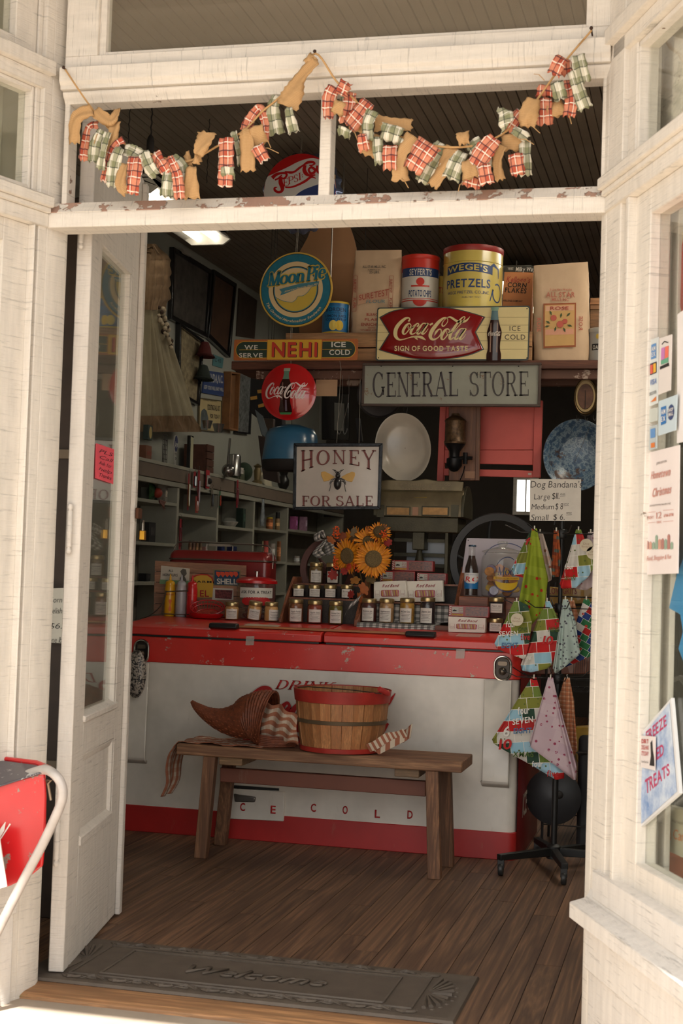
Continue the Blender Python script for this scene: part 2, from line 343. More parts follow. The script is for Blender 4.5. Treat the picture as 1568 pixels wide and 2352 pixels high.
# cola script, traced as pen strokes (x, y down, width)
COLA = [[(345,205,30),(366,168,24),(348,143,20),(300,150,38),(240,195,52),(180,260,60),(142,330,64),(132,410,64),(150,470,52),(200,512,30),(270,508,18),(340,488,14),(430,464,26),(510,464,36),(570,478,44),(615,505,26),(645,525,4)],
 [(440,470,8),(480,488,30),(510,522,4)],
 [(392,270,14),(358,240,22),(310,272,40),(265,350,44),(262,405,36),(292,420,20),(332,380,18),(378,310,22),(392,270,14)],
 [(345,275,10),(345,318,12),(390,322,14),(440,290,12)],
 [(492,295,28),(518,260,20),(495,238,18),(440,290,36),(397,360,44),(390,408,36),(425,420,20),(480,388,14),(525,350,10)],
 [(640,245,24),(590,240,20),(540,300,36),(497,380,42),(510,420,28),(550,395,18),(610,310,20),(655,245,24)],
 [(672,236,36),(620,320,44),(578,395,44),(598,422,24),(640,385,14),(678,330,8)],
 [(700,268,30),(752,240,30)],
 [(985,148,16),(930,152,30),(860,205,50),(790,290,60),(738,370,64),(715,450,60),(740,505,42),(790,512,26),(855,470,18),(893,400,18),(885,345,18),(850,345,22),(810,390,34),(785,447,6)],
 [(985,145,14),(994,210,12),(952,275,14),(915,290,22),(903,250,18),(935,190,10),(990,145,16),(1040,140,28),(1100,178,36),(1150,208,38),(1220,218,44),(1290,205,34),(1330,168,18),(1357,130,4)],
 [(1032,365,14),(998,335,22),(950,367,40),(905,445,44),(902,500,36),(932,515,20),(972,475,18),(1018,405,22),(1032,365,14)],
 [(985,370,10),(985,413,12),(1030,412,14),(1075,380,12)],
 [(1095,390,8),(1170,300,14),(1240,210,18),(1275,150,16),(1255,135,14),(1210,170,24),(1130,280,40),(1060,400,46),(1035,480,46),(1050,515,30),(1090,490,16),(1125,440,10)],
 [(1265,340,24),(1215,335,20),(1165,395,36),(1122,475,42),(1135,515,28),(1175,490,18),(1235,405,20),(1280,340,24)],
 [(1297,331,36),(1245,415,44),(1203,490,44),(1223,517,24),(1265,480,14),(1300,425,8)]]
def cola(mb, fn, strokes=None):
    """fn(u,v): u 0..1 across the script, v 0..1 up; needs aspect 1257:395"""
    for st in strokes or COLA: mb.ribbon([((x-100)/1257, (525-y)/1257, w_/1257) for x, y, w_ in spl(st, 5)], lambda u, v: fn(u, v*1257/395))
    return mb
def cola_box(mb, x0, x1, z0, z1, y): return cola(mb, lambda u, v: (x0+(x1-x0)*u, y, z0+(z1-z0)*v))
# ================= SETTING =================
W_V = paintwood('z'); W_H = paintwood('x'); W_P = paintwood('x', peel=.53, under=(180, 144, 126), key='p')
W_D = paintwood('z', peel=.33, c=(222, 214, 204), under=(176, 160, 140), key='d'); W_B = paintwood('z', peel=.36, c=(228, 222, 214), key='b')
ROOM = mat((64, 60, 54), .8, scale=3); DARK = mat((34, 31, 28), .85)
# ground and threshold
fl = ST('floor', MB().box((-1.5, .10, -.10), (3.6, 9, -.008)), mat((30, 22, 17), .9))
FW = wood((132, 98, 72), (78, 54, 40), 'y', 1.3, .6, 13, .5)
bm_ = {}
x = -1.49; i = 0
while x < 3.55:
    y = 0.105; k = 0; cuts = [random.uniform(.7, 2.3), random.uniform(3.2, 5.5), 9.0]
    for c_ in cuts:
        L_ = c_-y
        if 'b' not in bm_: bm_['b'] = MB().box((0, 0, -.008), (.0815, 1, 0)).build('floor_board', FW, fl); o = bm_['b']
        else: o = bm_['b'].copy(); COL.objects.link(o)
        o.location = (x, y+.0007, 0); o.scale = (.972, L_-.003, 1); y = c_
    x += .0815; i += 1
ground = ST('floor_outside', MB().box((-9, -14, -.12), (12, .05, -.027)), mat((164, 150, 134), .9, var=.25, scale=2.5, bmp=.4, bscale=40))
ground.name = 'ground'
TRIM(MB().prof_x([(.012, -.05), (.014, -.018), (.03, -.010), (.07, -.002), (.105, .0), (.105, -.05)], -.03, 1.62), wood((168, 124, 84), (120, 84, 56), 'x', 1.5, .6), .003)
# ceiling of beaded boards
ce = ST('ceiling', MB().box((-1.5, -1.2, 3.312), (3.6, 9, 3.4)), mat((60, 52, 44), .8))
CB = mat((132, 121, 108), .55, var=.2, scale=4); q = None; x = -1.5
while x < 3.58:
    if q is None:
        q = MB().add([(a, b, c) for b in (0, 10.2) for a, c in ((0, 3.312), (.003, 3.30), (.042, 3.30), (.0445, 3.306), (.047, 3.30), (.086, 3.30), (.089, 3.312))], [(i, i+1, i+8, i+7) for i in range(6)]).build('ceiling_board', CB, ce, smooth=1); o = q
    else: o = q.copy(); COL.objects.link(o)
    o.location = (x, -1.2, 0); x += .0897
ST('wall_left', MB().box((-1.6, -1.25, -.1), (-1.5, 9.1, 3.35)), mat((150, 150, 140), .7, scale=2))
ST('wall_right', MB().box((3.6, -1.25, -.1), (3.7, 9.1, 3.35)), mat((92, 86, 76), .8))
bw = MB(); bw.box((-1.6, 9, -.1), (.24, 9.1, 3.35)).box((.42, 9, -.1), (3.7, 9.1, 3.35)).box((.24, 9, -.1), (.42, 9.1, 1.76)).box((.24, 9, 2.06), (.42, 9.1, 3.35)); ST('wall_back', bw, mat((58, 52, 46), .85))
# small far window
wf = ST('window_1', MB().box((.22, 8.97, 1.74), (.25, 9.02, 2.08)).box((.41, 8.97, 1.74), (.44, 9.02, 2.08)).box((.25, 8.97, 1.74), (.41, 9.02, 1.77)).box((.25, 8.97, 2.05), (.41, 9.02, 2.08)).box((.325, 8.985, 1.77), (.335, 9.0, 2.05)), W_V)
MB().box((.25, 9.03, 1.77), (.41, 9.034, 2.05)).build('pane', glass(), wf)
# right return wall beyond the splayed bay, with the bays' decks
ang = R_(22.8); RT = (1.575, 0, -R_(90-22.8)); LT = (0.0, 0, R_(73))
def TF(P): return Matrix.Translation((P[0], P[1], 0)) @ Matrix.Rotation(P[2], 4, 'Z')
MR, ML = TF(RT), TF(LT)
ST('wall_front', MB().box((-1.5, -1.25, -.05), (-.42, -1.19, .5)).box((-1.5, -1.25, 2.15), (-.42, -1.19, 3.3)).box((2.12, -1.25, -.05), (3.6, -1.19, .5)).box((2.12, -1.25, 2.15), (3.6, -1.19, 3.3)).box((-.55, -1.25, .5), (-.42, -1.19, 2.15)).box((2.12, -1.25, .5), (2.2, -1.19, 2.15)), W_H)
ST('floor_display', MB().plan([(-1.5, -1.19), (-.42, -1.19), (-.09, -.06), (-.09, .0), (-1.5, 0)], 0, .40).plan([(1.69, .35), (1.69, -.06), (2.17, -1.19), (3.6, -1.19), (3.6, .35)], 0, .40), W_H)
for n_, x0, x1 in ((2, -1.5, -.55), (3, 2.2, 3.6)):
    f = ST('window_%d' % n_, MB().box((x0, -1.24, .5), (x1, -1.20, .56)).box((x0, -1.24, 2.09), (x1, -1.20, 2.15)), W_H); MB().box((x0, -1.222, .56), (x1, -1.218, 2.09)).build('pane', glass(), f)
# porch over the pavement
ST('porch_roof', MB().box((-5, -1.46, 3.36), (8, -1.19, 3.48)).box((-5, -1.56, 3.2), (8, -1.46, 3.5)), W_H)
ST('roof', MB().box((-1.7, -1.25, 3.4), (3.8, 9.2, 3.5)), W_H)
for px_ in (-2.6, 5.2): ST('porch_post', MB().box((px_, -1.46, -.05), (px_+.14, -1.32, 3.36)), W_V)
# ---- doorway: jambs, header, transom ----
TRIM(MB().plan([(0, 0), (.024, .07), (.018, .10), (-.06, .11), (-.09, .02), (-.05, -.02)], -.05, 3.3), W_V)
TRIM(MB().plan([(1.575, 0), (1.56, .03), (1.56, .14), (1.68, .14), (1.66, .0)], -.05, 3.3), W_V)
TRIM(MB().box((.0, -.004, 2.15), (1.578, .085, 2.19)).prof_x([(-.004, 2.187), (.085, 2.187), (.085, 2.236), (.022, 2.224), (.008, 2.206), (-.004, 2.192)], .0, 1.578), W_H, .003)   # transom bar
TRIM(MB().prof_x([(-.0055, 2.194), (.0068, 2.2085), (.0212, 2.2262), (.083, 2.238), (.083, 2.2365), (.022, 2.2245), (.008, 2.2065), (-.0042, 2.1925)], .003, 1.575), W_P, 0)              # its weathered top
TRIM(MB().box((.03, .02, 2.215), (.046, .08, 2.52)), W_V); TRIM(MB().box((1.556, .02, 2.215), (1.576, .08, 2.53)), W_V)
TRIM(MB().box((.791, .022, 2.22), (.823, .075, 2.515)), W_V)                                              # mullion
TRIM(MB().prof_x([(.02, 2.512), (.085, 2.512), (.085, 2.545), (.004, 2.545), (.0, 2.54), (.006, 2.528), (.014, 2.523)], .03, 1.576), W_H, .002)
TRIM(MB().prof_x([(-.012, 2.545), (.085, 2.545), (.085, 2.607), (-.022, 2.607), (-.022, 2.566), (-.012, 2.556)], .028, 1.576), W_H, .002)  # header
uf = ST('window_4', MB().box((.03, .01, 2.607), (1.576, .06, 2.648)).box((.03, .01, 2.648), (.128, .06, 3.02)).box((1.525, .01, 2.648), (1.576, .06, 3.02)).box((.03, .01, 3.0), (1.576, .06, 3.3))
        .box((.128, .022, 2.648), (.148, .06, 3.0)).box((1.508, .022, 2.648), (1.525, .06, 3.0)).box((.148, .022, 2.648), (1.508, .06, 2.66)), W_H, .002)
MB().box((.148, .04, 2.66), (1.508, .044, 3.0)).build('pane', glass((206, 190, 168), .10), uf)  # brownish film tint stands in for the porch reflected in the pane
# ---- splayed bays ----
def bay(M, sg, gl0, gl1, st, nw, fullx=1.25):
    X = lambda a, b: (min(sg*a, sg*b), max(sg*a, sg*b))
    def bx(m, a, b, y0, y1, z0, z1): x0, x1 = X(a, b); return m.box((x0, y0, z0), (x1, y1, z1))
    T_ = lambda mb, mm=W_V, bev=.003: TRIM(mb, mm, bev, M)
    m = MB(); bx(m, .0, st*.62, .0, .09, -.05, 3.3); T_(m)
    m = MB(); bx(m, st*.62, st*.95, .014, .08, .38, 3.3); T_(m)
    m = MB(); bx(m, st*.9, st*1.02, -.004, .05, .45, 2.15); T_(m)
    m = MB(); bx(m, .005, fullx, -.03, .085, 2.205, 2.235); bx(m, .005, fullx, -.018, .085, 2.19, 2.205); bx(m, .003, fullx, -.008, .085, 2.15, 2.19); x0, x1 = X(.005, fullx); m.prof_x([(-.03, 2.235), (.085, 2.235), (.085, 2.262)], x0, x1); T_(m)
    m = MB(); bx(m, .02, fullx, .0, .08, 2.545, 2.585); bx(m, .01, fullx, -.022, .08, 2.585, 2.625); T_(m)
    # big window
    def win(n, a, z0, z1, fr, yy=.03):
        m = MB(); bx(m, st, a, yy-.012, yy+.04, z0-fr, z1+fr); bx(m, fullx-.1, fullx, yy-.012, yy+.04, z0-fr, z1+fr); bx(m, a, fullx-.1, yy-.012, yy+.04, z1, z1+fr); bx(m, a, fullx-.1, yy-.012, yy+.04, z0-fr, z0)
        o = ST('window_%d' % n, m, W_V, .003, M); g = MB(); bx(g, a, fullx-.1, yy+.012, yy+.016, z0, z1)
        p = g.build('pane', glass((214, 214, 196), .03), o); return o
    win(nw, gl1, .53, 2.085, .065); win(nw+1, gl0, 2.262, 2.53, .015); win(nw+2, gl1*.9, 2.665, 3.1, .04)
    m = MB(); bx(m, .05, fullx, -.012, .08, .40, .47); T_(m, W_B)
    m = MB(); x0, x1 = X(.005, fullx); m.prof_x([(-.055, .34), (.08, .34), (.08, .43), (.0, .415), (-.012, .392), (-.055, .38)], x0, x1); T_(m, W_B)
    m = MB(); bx(m, .03, fullx, -.008, .05, -.05, .34); bx(m, .03, fullx, -.02, .05, .22, .34); T_(m, W_B)
    m = MB(); bx(m, fullx, fullx+.12, -.01, .09, -.05, 3.3); T_(m)
bay(MR, 1, .15, .27, .17, 5)
bay(ML, -1, .066, .155, .055, 8)
# inner uprights and lining seen through the right-hand glass
LX = lambda px, dn: (MR.inverted() @ at(px, 1300, RT, dn)).x
TRIM(MB().box((LX(1470, .13), .13, .40), (LX(1496, .13), .145, 3.25)).box((LX(1496, .11), .11, .40), (LX(1518, .11), .125, 3.25)).box((LX(1519, .09), .09, .40), (LX(1540, .09), .105, 3.25)), W_V, .003, MR)
TRIM(MB().box((-.6, .24, 2.26), (.36, .26, 3.28)).box((-.02, .22, 2.26), (.03, .24, 3.28)), mat((214, 208, 188), .6, var=.08), .003, ML)
# mat
mt = T('door_mat', 'dark rubber doormat with scroll relief and raised Welcome, lying inside the doorway', 'doormat', (.585, .335, 0.0))
RB = mat((88, 78, 68), .6, var=.2, scale=12, bmp=.5, bscale=300); HX, HY = .635, .232
mb = MB(); mb.add([(sx*(HX-e), sy*(HY-e), z) for e, z in ((0, .001), (.004, .009), (.018, .012), (.026, .009)) for sx, sy in ((-1, -1), (1, -1), (1, 1), (-1, 1))], [(i*4+k, i*4+(k+1) % 4, i*4+4+(k+1) % 4, i*4+4+k) for i in range(3) for k in range(4)]+[(12, 13, 14, 15)])
mt.b(mb, 'base', RB)
mb = MB()
def bar2(x0, y0, x1, y1, r=.004, z=.0105): mb.tube([(x0, y0, z), (x1, y1, z)], r, 5)
for ex, ey in ((.13, .072), (.215, .1)):
    a, b = HX-ex, HY-ey
    for q_ in ((-a, -b, a, -b), (a, -b, a, b), (a, b, -a, b), (-a, b, -a, -b)): bar2(*q_, r=.0042)
mt.b(mb, 'border', RB)
mb = MB()
for sy in (-1, 1):
    for i in range(15):
        cx = -.49+i*.07; cy = sy*(HY-.048); f = 1 if i % 2 else -1
        mb.tube([(cx+.03*math.cos(a)*(1-a/9), cy+f*.014*math.sin(a)*(1-a/11), .0105) for a in [j*.5 for j in range(13)]], [.0058-.0003*j for j in range(13)], 5)
        mb.tube([(cx-.035, cy-f*.012, .010), (cx, cy+f*.016, .012), (cx+.036, cy-f*.01, .010)], [.001, .0065, .001], 5)
for sx in (-1, 1):
    for j in range(-5, 6):
        a = R_(j*15); c0 = Vector((sx*(HX-.118), 0, .0105)); mb.tube([c0+Vector((sx*.018*math.cos(a), .03*math.sin(a), 0)), c0+Vector((sx*.075*math.cos(a), .15*math.sin(a), .001))], [.003, .0075], 5)
        if abs(j) < 5: mb.ball(c0+Vector((sx*.085*math.cos(a), .165*math.sin(a), -.002)), .008, 6, 4, .5)
mt.b(mb, 'scroll_relief', RB)
mb = MB(); text(mb, 'Welcome', lambda u, v: (-.22+.44*u, -.045+.08*v, .0128), shear=.35); mt.b(mb, 'lettering', RB, solid=.006)
# ---- door leaf ----
hx, hy = .066, .166; dv = Vector((-.075-hx, .90-hy)); la = math.atan2(dv.y, dv.x); LW = dv.length; ZT = 2.535
MD = Matrix.Translation((hx, hy, 0)) @ Matrix.Rotation(la, 4, 'Z')    # x along the leaf, -y = the face seen from the door opening
PD = (hx, hy, la)
def ldz(px, py): p = at(px, py, PD); q = MD.inverted() @ p; return q.x, q.z
TH = .045
dm = MB(); GZ0 = ldz(230, 1632)[1]; GZ1 = 2.17; GX0, GX1 = .135, .60
dm.box((0, 0, .012), (GX0, TH, ZT)).box((GX1, 0, .012), (LW, TH, ZT)).box((GX0, 0, GZ1), (GX1, TH, ZT)).box((GX0, 0, .012), (GX1, TH, .36)).box((GX0, 0, .62), (GX1, TH, GZ0))
d1 = ST('door_1', dm, W_D, .003, MD)
MB().box((GX0, .018, GZ0), (GX1, .022, GZ1)).build('pane', glass((190, 190, 172), .08), d1)
MB().box((GX0, .014, .36), (GX1, .034, .62)).build('panel', W_D, d1, bev=.002)
mb = MB()
for a, b, z0, z1 in ((GX0, GX0+.02, .36, .62), (GX1-.02, GX1, .36, .62)): mb.box((a, .002, z0), (b, .03, z1))
mb.prof_x([(.0, .62), (.03, .62), (.03, .585), (.012, .595)], GX0, GX1); mb.prof_x([(-.006, .375), (.03, .40), (.03, .35), (-.006, .35)], GX0, GX1); mb.build('panel_moulding', W_D, d1, bev=.002)
MB().box((GX0, .002, GZ0), (GX0+.014, .03, GZ1)).box((GX1-.02, .002, GZ0), (GX1, .03, GZ1)).prof_x([(-.008, GZ0-.012), (.03, GZ0-.012), (.03, GZ0+.02), (-.008, GZ0+.004)], GX0-.01, GX1+.01).build('glazing_bead', W_D, d1, bev=.002)
MB().box((LW-.035, -.018, .012), (LW+.004, .0, ZT-.02)).build('astragal', W_D, d1, bev=.004)
for z in (ldz(130, 430)[1], ldz(130, 1208)[1], ldz(95, 1978)[1]):
    h = MB().lathe([(0, -.075), (.006, -.072), (.009, -.064), (.005, -.055), (.008, -.052), (.008, -.02), (.0085, -.019), (.0085, -.0), (.008, .001), (.008, .05), (.005, .054), (.009, .062), (.007, .071), (0, .075)], 12, (-.016, .03, z))
    h.box((-.016, .026, z-.05), (.004, .030, z+.05)); h.build('hinge', W_D, d1)
# stop bead and rust-brown hasp, padlock
hz = ldz(305, 1180)[1]
MB().box((LW-.05, -.034, hz-.018), (LW+.014, -.022, hz+.018)).build('hasp', mat((92, 58, 40), .6, .6, bmp=.3), d1, bev=.002)
pk = T('padlock', 'small brass padlock hanging from the hasp of the open door', 'padlock', MD @ Vector((LW-.02, -.045, ldz(305, 1215)[1]-.022)), la)
pk.b(MB().box((-.016, -.009, -.016), (.016, .009, .016)), 'body', mat((196, 146, 52), .35, .9), bev=.002)
pk.b(MB().tube([(-.010, 0, .014), (-.010, 0, .04), (-.006, 0, .048), (0, 0, .051), (.006, 0, .048), (.010, 0, .04), (.010, 0, .014)], .0028, 8), 'shackle', mat((170, 165, 155), .3, .9))
pn = PT('paper_note', 'bright pink handwritten paper note stuck on the glass of the open door', 'note', 241, 1062, (hx, hy, la))
Q = [pn.l(a, b, .012) for a, b in ((221, 1018), (262, 1032), (260, 1112), (219, 1098))]
mb = MB().add(Q+[q+Vector((0, .001, 0)) for q in Q], [(0, 1, 2, 3), (7, 6, 5, 4), (0, 4, 5, 1), (1, 5, 6, 2), (2, 6, 7, 3), (3, 7, 4, 0)]); pn.b(mb, 'paper', mat((236, 84, 100), .8)); mb = MB()
for r in range(5):
    t0 = .12+r*.17; text(mb, ['PLS', 'Call', 'Ask for', 'help', 'Thanks'][r][::1], lambda u, v, t0=t0: tuple(Q[0].lerp(Q[1], .15+.7*u).lerp(Q[3].lerp(Q[2], .15+.7*u), t0+.11*(1-v))+Vector((0, -.001, 0))), 'thin', .3)
pn.b(mb, 'lettering', mat((90, 40, 50), .8))

# ---- fluorescent fixtures on the ceiling: one in sight, three added out of view to brighten the room ----
def fixture(x, y0, pw=30, z=3.17):
    t = T('fluorescent_light', 'white two-tube fluorescent light under the dark boarded ceiling, left of the doorway' if y0 > 3 and x < 0 else 'unseen two-tube fluorescent light added for fill, %s' % ('nearest the shop front on the right' if y0 < 2 else 'second in the right-hand row' if x > 1 else 'deep in the room behind the shelf'), 'ceiling light', (x, y0+.61, z), 0, 'fluorescent lights')
    wh = mat((214, 210, 200), .4); L_ = .61
    t.b(MB().box((-.125, -L_, .03), (.125, L_, .04)).prof_x([(-L_, .03), (L_, .03), (L_, .055), (-L_, .055)], -.125, .125), 'housing', wh, bev=.003)
    for s_ in (-1, 1): t.b(MB().add([(s_*.03, -L_, .03), (s_*.14, -L_, -.012), (s_*.14, L_, -.012), (s_*.03, L_, .03), (s_*.034, -L_, .036), (s_*.146, -L_, -.012), (s_*.146, L_, -.012), (s_*.034, L_, .036)], [(0, 1, 2, 3), (7, 6, 5, 4), (1, 5, 6, 2), (0, 4, 5, 1), (2, 6, 7, 3)]), 'reflector', wh)
    for y in (-L_, L_-.02): t.b(MB().prism([(-.145, -.012), (-.10, -.045), (.10, -.045), (.145, -.012), (.10, .04), (-.10, .04)], y, y+.02), 'end_plate', wh, bev=.002)
    em = mat((255, 246, 228), var=0, emit=pw*1.5)
    for s_ in (-1, 1): t.b(MB().tube([(s_*.055, -L_+.03, -.008), (s_*.055, L_-.03, -.008)], .0185, 12), 'tube', em)
    for y in (-.4, .4): t.b(MB().tube([(0, y, .05), (0, y, 3.31-z)], .004, 5), 'hanger', wh)
fixture(-1.08, 3.2, 3.5); fixture(2.2, 1.7, 50); fixture(2.2, 3.7, 36); fixture(.6, 5.6, 24)

cp = T('added_cupboard', 'tall dark cupboard added behind the open door to darken the gap at its hinges', 'cupboard', (-.95, .78, 0)); CPM = mat((58, 44, 36), .6, var=.3)  # invented piece, put here so the gap beside the hinges reads dark
cp.b(MB().box((0, 0, 0), (.72, .34, 2.45)), 'carcass', CPM, bev=.004)
for z in (.5, 1.05, 1.55): cp.b(MB().box((-.01, -.02, z), (.74, -.0005, z+.03)), 'ledge', mat((120, 104, 88), .7))
sc = PT('price_note', 'white handwritten card seen in the gap between the left post and the door', 'sign', 126, 1480, .74); sc.b(MB().prism([sc.xz(*p) for p in ((96, 1475), (150, 1478), (150, 1350), (96, 1352))], 0, .004), 'card', mat((206, 200, 190), .7)); mb = MB()
for s_, y in (('Corn', 1370), ('Relish', 1395), ('$6.', 1430), ('one lb', 1462)): tquad(mb, s_, sc, ((112, y), (142, y), (142, y+14), (112, y+14)), -.001, font='thin', shear=.2)
sc.b(mb, 'lettering', mat((38, 34, 32), .7))
# ================= COOLER, BENCH, BASKETS, BANDANA RACK =================
def enamel(c, under, thr=.36, rough=.3, stain=(150, 135, 110), key='', coat=.3):
    k = ('en', c, under, thr, key)
    if k in MC: return MC[k]
    m, nt, bs = nodes('worn_enamel'); v = mp(nt, (1, 1, 1)); n1 = noise(nt, v, 3, 4, .6); n2 = noise(nt, v, 11, 12, .78)
    base = ramp(nt, n1, [(.25, lin(tuple(int(x*.86) for x in c))), (.6, lin(c))])
    pf = ramp(nt, n2, [(thr, (0, 0, 0, 1)), (thr+.01, (1, 1, 1, 1))]); base = mixc(nt, pf, lin(under), base)
    n3 = noise(nt, mp(nt, (3, 3, .7)), 5, 8, .8); base = mixc(nt, ramp(nt, n3, [(.60, (0, 0, 0, 1)), (.80, (.35, .35, .35, 1))]), base, lin(stain))
    nt.links.new(base, bs.inputs['Base Color']); bs.inputs['Roughness'].default_value = rough; bs.inputs['Coat Weight'].default_value = coat; bs.inputs['Coat Roughness'].default_value = .15
    bump(nt, bs, pf, .3, .001); MC[k] = m; return m
RED = enamel((204, 46, 38), (176, 156, 140), .395, .38); WHT = enamel((222, 214, 202), (120, 84, 60), .29, .35); RED2 = enamel((172, 34, 32), (90, 60, 50), .27, .45, key='b')
BLK = mat((24, 23, 22), .45); CHR = mat((190, 186, 178), .22, 1, var=.1); INK = mat((38, 34, 32), .7); REDP = mat((170, 30, 28), .45)
CY = 2.4
ck = T('drink_cooler', 'long red and white enamel drinks cooler standing behind the wooden bench', 'cooler', (.2, CY, 0))
def cz(px, py): return ck.l(px, py).z
X0, X1 = -.70-.2, 1.10-.2
def cbox(x0, x1, y0, y1, r, z0, z1): return MB().plan([(x, y) for x, y in rrect(x0, y0, x1, y1, r, 5)], z0, z1)
zb = cz(1100, 1908); zt = cz(1100, 1558); zl = .884
def zc(y): return .926+.029*max(0, min(1, (y-2.40)/.34))
ZC = .926
ck.b(cbox(X0, X1, 0, .78, .035, 0, zb), 'base_band', RED2, bev=.003)
ck.b(cbox(X0+.006, X1-.006, .006, .774, .04, zb, zt), 'body', WHT)
ck.b(cbox(X0, X1, -.004, .784, .045, zt, zl-.008), 'top_band', RED, bev=.004)
ck.b(MB().plan([(X1+.0, .03), (X1+.012, .06), (X1+.012, .74), (X1, .76)], .0, zl-.02), 'side_panel', enamel((120, 24, 22), (60, 40, 36), .25, .5, key='s'))
sd = MB(); text(sd, 'ICE COLD', lambda u, v: (X1+.014, .10+.5*u, .17+.10*v), 'bold', shear=.2); ck.b(sd, 'side_lettering', mat((200, 190, 175), .6))
sx = ck.l(741, 1480).x
for a, b in ((X0-.004, sx-.006), (sx+.006, X1+.004)):
    ck.b(MB().prof_x([(-.012, zl), (-.012, .916), (.004, .926), (.34, .955), (.78, .955), (.79, .945), (.79, zl)], a, b), 'lid', RED, bev=.004)
    MB().box((a+.01, -.008, zl-.008), (b-.01, .78, zl)).build('gasket', BLK, ck.e)
for px in (514, 966):
    c = ck.l(px, 1447 if px < 700 else 1463); x = c.x; hb = MB().prof_x([(-.015, ZC-.002), (-.028, ZC+.004), (-.02, ZC+.022), (.02, ZC+.024), (.03, ZC+.001)], x-.064, x+.064); ck.b(hb, 'lid_handle', BLK, bev=.004)
# corner panels with oval bottle openers
for xx in (ck.l(1143, 1600).x, X0+.075):
    pz0, pz1 = ck.l(1143, 1806).z, ck.l(1143, 1562).z
    ck.b(MB().add([(xx+a, y, z) for z, y in ((pz0, .004), (pz0+.02, -.022), (pz1, -.014)) for a in (-.058, -.052, .052, .058)], [(j*4+i, j*4+i+1, j*4+5+i, j*4+4+i) for j in range(2) for i in range(3)]+[(0, 4, 3)[:3]]), 'corner_panel', WHT, solid=.012, bev=.004)
    oz = ck.l(1152, 1535).z; ox = xx+.018
    ov = [(x, z) for x, z in rrect(ox-.034, oz-.05, ox+.034, oz+.05, .033, 6)]; rim = MB(); rim.tube([(x, -.012, z) for x, z in ov+[ov[0]]], .0055, 8, False); ck.b(rim, 'opener_rim', CHR)
    ck.b(MB().prism(ov, -.008, .004), 'opener_recess', mat((52, 46, 42), .35, .7)); o2 = MB(); o2.ball((ox, -.014, oz-.012), .017, 12, 8); o2.prism(rrect(ox-.02, oz+.012, ox+.02, oz+.03, .008), -.016, -.008); ck.b(o2, 'bottle_opener', mat((104, 92, 80), .35, .8))
# compartment door and its handle
q = [ck.xz(*p) for p in ((527, 1880), (652, 1886), (655, 1818), (527, 1810))]; ck.b(MB().prism(q, -.010, .008), 'flap_door', WHT, bev=.004)
q = [ck.xz(*p) for p in ((527, 1810), (640, 1816), (640, 1811), (527, 1803))]; ck.b(MB().prism(q, -.002, .008), 'flap_gap', BLK)
q = [ck.xz(*p) for p in ((543, 1840),  (588, 1841), (590, 1829), (540, 1822))]; ck.b(MB().prism(q, -.026, -.010), 'flap_handle', mat((120, 116, 110), .35, .8), bev=.004)
for ch, px, py in (('I', 488, 1848), ('C', 559, 1852), ('E', 629, 1858), ('C', 719, 1855), ('O', 792, 1860), ('L', 866, 1869), ('D', 941, 1871)):
    c = ck.l(px, py); wd = .006 if ch == 'I' else .0115
    lt = MB(); tbox(lt, ch, (c.x-wd, c.z-.0175), (c.x+wd, c.z+.0175), -.0125 if px < 650 else .0035, font='bold'); ck.b(lt, 'raised_letter', REDP, solid=.002)
def ledged(strokes_fn, y):   # raised lettering with a pale edge
    m1 = MB(); strokes_fn(m1, y, 1.0); return m1
m1 = MB(); tquad(m1, 'DRINK', ck, ((636, 1561), (766, 1567), (760, 1588), (631, 1582)), -.004, font='serif', shear=.22, gap=.08); ck.b(m1, 'drink_lettering', REDP, solid=.003)
a_ = ck.l(545, 1702); b_ = ck.l(908, 1592)
def cf(yy): return lambda u, v: (a_.x+(b_.x-a_.x)*u, yy, a_.z+(b_.z-a_.z)*v)
ck.b(cola(MB(), cf(-.003), [[(x, y, w_*1.45+8) for x, y, w_ in s_] for s_ in COLA]), 'script_edge', mat((196, 186, 176), .4))
ck.b(cola(MB(), cf(-.0055), [[(x, y, w_*1.25) for x, y, w_ in s_] for s_ in COLA]), 'script_lettering', REDP)
for px, py in ((576, 1471), (1058, 1501)):
    c = ck.l(px, py); ck.b(MB().prism([(c.x-.02, c.z-.022), (c.x+.018, c.z-.02), (c.x+.02, c.z+.02), (c.x-.018, c.z+.018)], -.0145, -.0135), 'tape', mat((200, 195, 185), .2, var=0, alpha=.35))
# wood slat tray and papers lying on the lids
ws = T('wood_strip', 'long thin pine slat lying along the front of the cooler lids between the black handles', 'slat', (.22, 2.425, zc(2.45)+.001))
xa, xb = ws.l(548, 1440).x, ws.l(930, 1455).x
ws.b(MB().box((xa, 0, 0), (xb, .03, .010)), 'slat', wood((176, 112, 62), (140, 84, 46), 'x', 2, .5), bev=.002)
ws.b(MB().box((xa+.02, .03, .001), (xb, .042, .004)), 'slat_lip', wood((120, 60, 40), (96, 44, 32), 'x', 2, .5))
for n_, px, wd, c, lb in (('paper_sheet', 590, .16, (196, 182, 160), 'cream paper sheet lying on the cooler lid before the honey jars'), ('paper_sheet', 1075, .105, (190, 140, 130), 'pinkish paper lying on the cooler lid before the candy box at right')):
    o = T(n_, lb, 'paper', (at(px, 1440, 2.47).x, 2.49 if px < 800 else 2.46, zc(2.49 if px < 800 else 2.46)+.0008), 0); o.b(MB().box((-wd/2, .0, 0), (wd/2, .09, .0015), Matrix.Rotation(R_(4.9), 4, 'X')), 'sheet', mat(c, .6))
